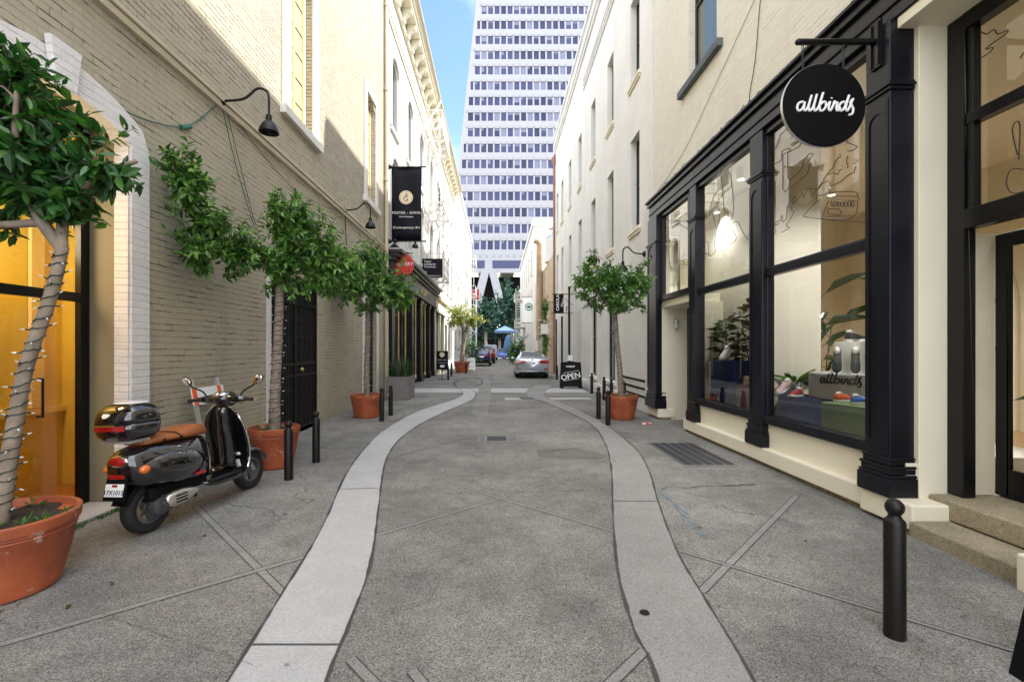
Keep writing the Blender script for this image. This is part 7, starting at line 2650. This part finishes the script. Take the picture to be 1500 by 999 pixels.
# ================================================================== FAR STREET
UB = thing('folded_umbrella', 'tall folded pale blue market umbrella at the far end of the alley', 'umbrella', (1.55, 63, 0))
m = MB(); rows = []
for z, r_ in ((0.9, 0.52), (1.2, 0.62), (2.0, 0.56), (2.8, 0.42), (3.3, 0.22), (3.45, 0.06)):
    rows.append([(1.55 + r_ * (1 + 0.14 * cos(8 * a)) * cos(a), 63 + r_ * (1 + 0.14 * cos(8 * a)) * sin(a), z) for a in [2 * pi * k / 48 for k in range(48)]])
m.grid(rows, True); m.build('canopy', plain('pale_blue_canvas', (0.13, 0.25, 0.48), 0.8), UB, smooth='all')
m = MB(); m.tube([(1.55, 63, 0), (1.55, 63, 3.6)], 0.04); m.box(1.2, 1.9, 62.7, 63.3, 0, 0.1); m.build('pole', MT['iron'], UB)
CN = thing('street_canopy', 'blue grey open canopy tent in the park under the tower', 'canopy', (1.2, 76, 0))
m = MB()
loft(m, [[(1.3 + r_ * x, 76 + r_ * y, z) for x, y in ((-1, -1), (1, -1), (1, 1), (-1, 1))] for z, r_ in ((4.1, 1.7), (4.4, 1.7), (5.2, 0.12))], True)
m.build('canvas', plain('blue_grey_canvas', (0.10, 0.17, 0.30), 0.8), CN)
m = MB()
for x in (-0.3, 2.9):
    for y in (74.4, 77.6):
        m.tube([(x, y, 0), (x, y, 4.1)], 0.06, 6)
m.build('post', MT['iron'], CN)
LS_ = thing('lift_tower', 'slim scaffold lift with red platform in front of the tower struts', 'scaffold', (-4.0, 72, 0))
m = MB()
for x in (-4.9, -3.2):
    for y in (71.2, 72.8):
        m.bar((x, y, 0), (x, y, 10.2), 0.14)
for z in (2.2, 4.2, 6.2, 8.2, 10.0):
    m.bar((-4.9, 71.2, z), (-3.2, 71.2, z), 0.12); m.bar((-4.9, 72.8, z), (-3.2, 72.8, z), 0.12); m.bar((-3.2, 71.2, z), (-3.2, 72.8, z), 0.12)
for z in (0.2, 2.2, 4.2, 6.2, 8.2):
    m.bar((-4.9, 71.2, z), (-3.2, 71.2, z + 2.0), 0.08)
m.build('frame', MT['alu'], LS_)
m = MB(); m.box(-5.2, -2.8, 71, 73, 9.2, 9.6); m.box(-5.2, -2.8, 71, 71.1, 9.6, 10.6); m.box(-2.9, -2.8, 71, 73, 9.6, 10.6); m.build('platform', plain('red_steel', (0.45, 0.04, 0.04), 0.5), LS_)
m = MB(); m.box(-4.8, -3.3, 72.0, 72.1, 0.1, 9.0); m.build('mesh_panel', plain('dark_mesh', (0.04, 0.055, 0.06), 0.6), LS_)
# cafe tables in the far shade
for i, (x, y) in enumerate(((-0.3, 66), (0.6, 69.5))):
    FT = thing('cafe_table', 'small dark cafe table at the far end, %s one from the folded umbrella' % ('nearer' if i == 0 else 'farther'), 'table', (x, y, 0), 'cafe tables at the far end')
    m = MB(); m.lathe([(0.4, 0.72), (0.4, 0.75)], (x, y, 0), 16); m.build('tabletop', MT['iron'], FT)
    m = MB(); m.tube([(x, y, 0), (x, y, 0.72)], 0.04); m.lathe([(0.25, 0), (0.25, 0.03)], (x, y, 0), 12); m.build('leg', MT['iron'], FT)

# ================================================================== SHOP DISPLAY
def softbox(name, label, cat, base, sx, sy, h, rz, mat, rad=0.05):
    m = MB()
    sec = sup(40, 0.32, sx / 2, sy / 2)
    rows = []
    for z, k in ((0, 0.97), (0.012, 0.99), (0.03, 1.0), (h - 0.03, 1.0), (h - 0.012, 0.99), (h, 0.97)):
        rows.append([(x * k, y * k, z) for x, y in sec])
    loft(m, rows)
    m.xform(Matrix.Translation(base) @ Matrix.Rotation(rz, 4, 'Z'))
    o = m.build(name, mat, None, smooth=True)
    tag(o, label, cat)
    return o


velvet = lambda n, c: plain(n, c, 0.9, var=0.12, vscale=4, bump=0.2, bscale=120)
PZ = 0.60
navyv = velvet('navy_velvet', (0.012, 0.028, 0.13))
softbox('pouf', 'low navy velvet pouf under the pink sneakers in the big window', 'pouf', (4.25, 6.25, PZ), 0.5, 0.68, 0.35, radians(20), navyv)
softbox('pouf', 'sage green velvet pouf under the orange and blue sneakers', 'pouf', (4.22, 5.35, PZ), 0.52, 0.72, 0.35, radians(12), velvet('sage_velvet', (0.13, 0.19, 0.085)))
softbox('pouf', 'tall navy velvet cube in the middle window', 'pouf', (4.05, 8.05, PZ), 0.44, 0.62, 0.79, radians(5), navyv)
softbox('pouf', 'mauve velvet pouf in the middle window', 'pouf', (4.2, 7.62, PZ), 0.42, 0.46, 0.39, radians(8), velvet('mauve_velvet', (0.30, 0.17, 0.20)))


def drum(name, label, cat, base, r_, h, mat):
    m = MB(); m.lathe([(r_ * 0.97, 0), (r_, 0.015), (r_, h - 0.015), (r_ * 0.97, h), (0.001, h)], base, 48, cap=False)
    o = m.build(name, mat, None, smooth=True); return tag(o, label, cat)


drum('display_drum', 'wide pale grey round drum resting on the poufs in the big window', 'plinth', (4.58, 6.02, 0.952), 0.45, 0.33, velvet('pale_grey_velvet', (0.42, 0.42, 0.42)))
drum('display_cylinder', 'white cylinder standing on the grey drum with a black sneaker on top', 'plinth', (4.66, 6.05, 1.284), 0.215, 0.40, MT['white_paint'])
drum('display_cylinder', 'tall white cylinder behind the mauve pouf in the middle window', 'plinth', (4.15, 7.28, PZ), 0.14, 1.05, MT['white_paint'])
m = MB(); m.box(3.86, 4.1, 8.42, 8.54, PZ, 1.33); o = m.build('display_block', MT['white_paint'], None, bevel=0.006); tag(o, 'white block at the far corner of the middle window', 'plinth')
sc2 = 0.44 / 6.47
m = MB(); ang0 = None
pts3 = []
cd = Vector((4.58, 6.02, 1.15)); vd = Vector((-4.58, -6.02, 0)).normalized(); a0 = atan2(vd.y, vd.x) - 0.32
for st in SCRIPT:
    P_ = smooth2(st, 5)
    out = []
    for p in P_:
        a = a0 - 0.42 + p[0] * sc2 / 0.455
        out.append((cd.x + 0.457 * cos(a), cd.y + 0.457 * sin(a), 1.16 + p[1] * sc2))
    m.tube(out, 0.009, 6)
o = m.build('script_sign', MT['black_matt'], None, smooth=True); tag(o, 'black script lettering fixed across the grey drum in the window', 'sign')


def sneaker(label, base, rz, mat, pitch_=0.0, sole=None, collar=None, L=0.29, tongue=True):
    Sn = thing('sneaker', label, 'shoe', (0, 0, 0), 'sneakers on display')
    k = L / 0.29
    rows = []
    for y, hw, zt, zb in ((-0.005, 0.02, 0.07, 0.02), (0.01, 0.032, 0.095, 0.015), (0.05, 0.038, 0.10, 0.012), (0.09, 0.037, 0.088, 0.012), (0.13, 0.038, 0.085, 0.012), (0.17, 0.043, 0.068, 0.012), (0.22, 0.046, 0.052, 0.012), (0.26, 0.040, 0.042, 0.014), (0.285, 0.022, 0.032, 0.016)):
        rows.append([(hw * cos(a) * k, y * k, (zb + 0.012 + (zt - zb) * max(0, sin(a)) ** 0.8) * k if sin(a) >= 0 else (zb + 0.012) * k) for a in [2 * pi * j / 18 for j in range(18)]])
    m = MB(); loft(m, rows); up = m.build('upper', mat, Sn, smooth='all')
    rows = []
    for y, hw in ((-0.012, 0.022), (0.01, 0.036), (0.06, 0.041), (0.12, 0.039), (0.18, 0.047), (0.23, 0.049), (0.27, 0.040), (0.296, 0.02)):
        lift = 0.012 * max(0, (y - 0.22) / 0.07)
        rows.append([(-hw * k, y * k, lift), (hw * k, y * k, lift), (hw * 1.02 * k, y * k, (0.016 + lift)), (hw * 0.95 * k, y * k, (0.028 + lift) * k), (-hw * 0.95 * k, y * k, (0.028 + lift) * k), (-hw * 1.02 * k, y * k, (0.016 + lift))])
    m = MB(); loft(m, rows); m.build('sole', sole or MT['white_paint'], Sn, smooth=True)
    m = MB(); m.ball((0, 0.05 * k, 0.105 * k), 0.028 * k, 0.045 * k, 0.022 * k); m.build('collar', collar or MT['white_paint'], Sn, smooth='all')
    m = MB()
    for i in range(4):
        y = (0.115 + i * 0.022) * k; z = (0.100 - i * 0.009) * k
        m.tube([(-0.022 * k, y, z - 0.008), (0, y + 0.004, z + 0.004), (0.022 * k, y, z - 0.008)], 0.003, 5)
    m.build('lace', MT['white_paint'], Sn)
    Sn.location = base; Sn.rotation_euler = (pitch_, 0, rz)
    return Sn


fab = lambda n, c: plain(n, c, 0.85, var=0.1, bump=0.2, bscale=200)
blk = fab('black_knit', (0.018, 0.022, 0.024)); pinkf = fab('pale_pink_knit', (0.72, 0.52, 0.52)); redf = fab('red_knit', (0.36, 0.02, 0.035)); orf = fab('orange_knit', (0.80, 0.13, 0.04)); blf = fab('blue_knit', (0.06, 0.20, 0.65)); whf = fab('white_knit', (0.75, 0.73, 0.70)); chf = fab('charcoal_knit', (0.04, 0.055, 0.06))
sneaker('black sneaker on top of the white cylinder in the big window', (4.50, 5.98, 1.685), radians(-75), blk, L=0.34)
sneaker('charcoal sneaker leaning upright against the white cylinder, nearer the lettering', (4.50, 5.83, 1.56), radians(143), chf, radians(-60), L=0.34)
sneaker('charcoal sneaker leaning upright against the white cylinder, beside the other upright one', (4.37, 5.95, 1.56), radians(140), chf, radians(-60), L=0.34)
sneaker('pale pink sneaker on the low navy pouf', (4.14, 6.52, 1.07), radians(110), pinkf, radians(-22), L=0.32)
sneaker('dark red sneaker on the low navy pouf', (4.13, 6.30, 0.952), radians(120), redf, L=0.28)
sneaker('orange sneaker on the green pouf', (4.10, 5.62, 0.952), radians(-75), orf, L=0.28)
sneaker('blue sneaker on the green pouf', (4.10, 5.36, 0.952), radians(-80), blf, L=0.28)
sneaker('navy sneaker at the near end of the green pouf', (4.14, 5.14, 0.952), radians(-75), fab('navy_knit', (0.015, 0.02, 0.06)), L=0.28)
sneaker('white sneaker tilted on the tall navy cube', (4.03, 8.05, 1.53), radians(130), whf, radians(-25), L=0.34)
sneaker('cream sneaker on the mauve pouf', (4.12, 7.75, 0.992), radians(-100), fab('cream_knit', (0.70, 0.60, 0.48)), radians(10), L=0.32)


def big_leaf_plant(label, base, h, n, L, mat, seed, spread=0.5, W=0.5, up=0.8, pot=True, name='rubber_plant', r_pot=0.13):
    r = random.Random(seed)
    P = thing(name, label, 'plant', base)
    b = Vector(base)
    m = MB(); lv = MB()
    for k in range(3):
        a = r.uniform(0, 6.28); top = b + Vector((cos(a) * spread * 0.3, sin(a) * spread * 0.3, h * r.uniform(0.75, 1.0)))
        pts = smooth2([tuple(b), tuple((b + top) / 2 + rand_dir(r) * 0.04), tuple(top)], 4)
        m.tube(pts, [0.014 - 0.001 * i for i in range(len(pts))], 6)
        for i in range(n // 3):
            t = 0.25 + 0.75 * (i + r.random()) / (n // 3)
            p = b.lerp(top, min(t, 1.0)); a = i * 2.4 + r.uniform(-0.4, 0.4)
            d = Vector((cos(a), sin(a), r.uniform(0.1, up))).normalized()
            s0 = p + d * L * 0.25
            m.tube([p, s0], 0.005, 4)
            l = L * r.uniform(0.7, 1.1)
            leaf_into(lv, s0, d, Vector((0, 0, 1)) + rand_dir(r) * 0.35, l, l * W, r.uniform(0.15, 0.45))
    m.build('stem', MT['twig'], P); lv.build('leaves', mat, P, smooth='all')
    return P


big_leaf_plant('dark rubber plant behind the tall navy cube', (4.22, 8.38, PZ + 0.3), 1.35, 60, 0.27, MT['leaf_rubber'], 3, 0.8)
big_leaf_plant('burgundy rubber plant in the middle window beside the dark one', (4.28, 7.75, PZ + 0.4), 1.45, 66, 0.25, MT['leaf_burg'], 5, 0.7)
big_leaf_plant('tall broad leaved plant behind the drum at the ivory panel', (5.15, 7.35, 0.6), 2.0, 21, 0.58, MT['leaf_rubber'], 8, 0.5, 0.34, 1.6)
big_leaf_plant('broad leaved plant at the near edge of the big window', (5.0, 5.35, 0.6), 2.0, 24, 0.5, MT['leaf_rubber'], 12, 0.6, 0.36, 0.9)
big_leaf_plant('small trailing plant hung at the top of the near shelves', (4.8, 5.42, 2.15), 0.35, 24, 0.14, MT['leaf_bush'], 14, 0.5)
big_leaf_plant('large leaved plant just inside the shop entrance', (5.0, 3.75, 1.0), 0.6, 18, 0.40, MT['leaf_rubber'], 18, 0.5, 0.3, 0.9)
m = MB(); m.box(4.75, 5.2, 3.5, 3.95, 0.3, 1.02); o = m.build('display_block', MT['white_paint'], None, bevel=0.006); tag(o, 'white block carrying a plant inside the shop entrance', 'plinth')
SPK = thing('spiky_plant', 'small spiky leaved plant beside the grey drum', 'plant', (4.22, 6.58, 0.6))
m = MB(); r = random.Random(4)
for i in range(44):
    a = r.uniform(0, 6.28); d = Vector((cos(a), sin(a), r.uniform(0.1, 1.6))).normalized()
    leaf_into(m, Vector((4.22, 6.55, 1.12)), d, Vector((0, 0, 1)), r.uniform(0.22, 0.36), 0.022, r.uniform(0.2, 0.6))
m.build('leaves', MT['leaf'], SPK)
m = MB(); m.lathe([(0.07, 0), (0.09, 0.16), (0.085, 0.17)], (4.22, 6.55, 0.952), 20); m.build('pot', MT['white_paint'], SPK, smooth=True)

# lit pendant in the lobby behind the glass door
PL = thing('pendant_lamp', 'lit orange pendant lamp hanging in the ochre lobby', 'lamp', (-4.65, 3.95, 3.0))
m = MB(); m.lathe([(0.03, 0.28), (0.10, 0.24), (0.17, 0.12), (0.19, 0.0)], (-4.65, 3.95, 2.95), 28, cap=False); m.build('lamp_shade', plain('orange_shade', (0.8, 0.22, 0.02), 0.4), PL, smooth='all')
m = MB(); m.ball((-4.65, 3.95, 2.99), 0.06); m.build('bulb', emit('warm_bulb', (1.0, 0.72, 0.35), 12), PL, smooth='all')
m = MB(); m.tube([(-4.65, 3.95, 3.22), (-4.65, 3.95, 3.9)], 0.006, 5); m.build('cord', MT['iron'], PL)
ld_ = bpy.data.lights.new('lobby_lamp', 'POINT'); ld_.energy = 17; ld_.color = (1.0, 0.88, 0.62); ld_.shadow_soft_size = 0.3
lo = bpy.data.objects.new('lobby_lamp', ld_); COL.objects.link(lo); lo.location = (-4.65, 3.95, 2.86)

# ceiling spots of the shop
for i, (x, y) in enumerate(((4.45, 5.3), (4.1, 7.8), (6.4, 5.2), (6.2, 8.6), (5.2, 3.2), (4.6, 9.7))):
    q = thing('ceiling_lamp', 'x', 'ceiling lamp', (x, y, 4.6), 'shop ceiling lamps')
    q['label'] = 'small white ceiling lamp inside the shop, ' + ('over the big window display', 'over the middle window display', 'over the shelves', 'over the back arch', 'just inside the entrance', 'behind the small upper window')[i]
    m = MB(); m.lathe([(0.07, 0.0), (0.07, -0.16), (0.06, -0.17)], (x, y, 4.6), 18); m.build('housing', MT['white_paint'], q, smooth=True)
    m = MB(); m.lathe([(0.055, -0.172), (0.055, -0.176)], (x, y, 4.6), 18); m.build('lens', emit('shop_lamp_lens', (1.0, 0.9, 0.72), 1.2), q)
    l_ = bpy.data.lights.new('shop_lamp', 'SPOT'); l_.energy = (80, 36, 55, 60, 10, 40)[i]; l_.color = (1.0, 0.98, 0.94); l_.shadow_soft_size = 0.12; l_.spot_size = radians(125); l_.spot_blend = 0.8
    o = bpy.data.objects.new('shop_lamp', l_); COL.objects.link(o); o.location = (x, y, 4.40)
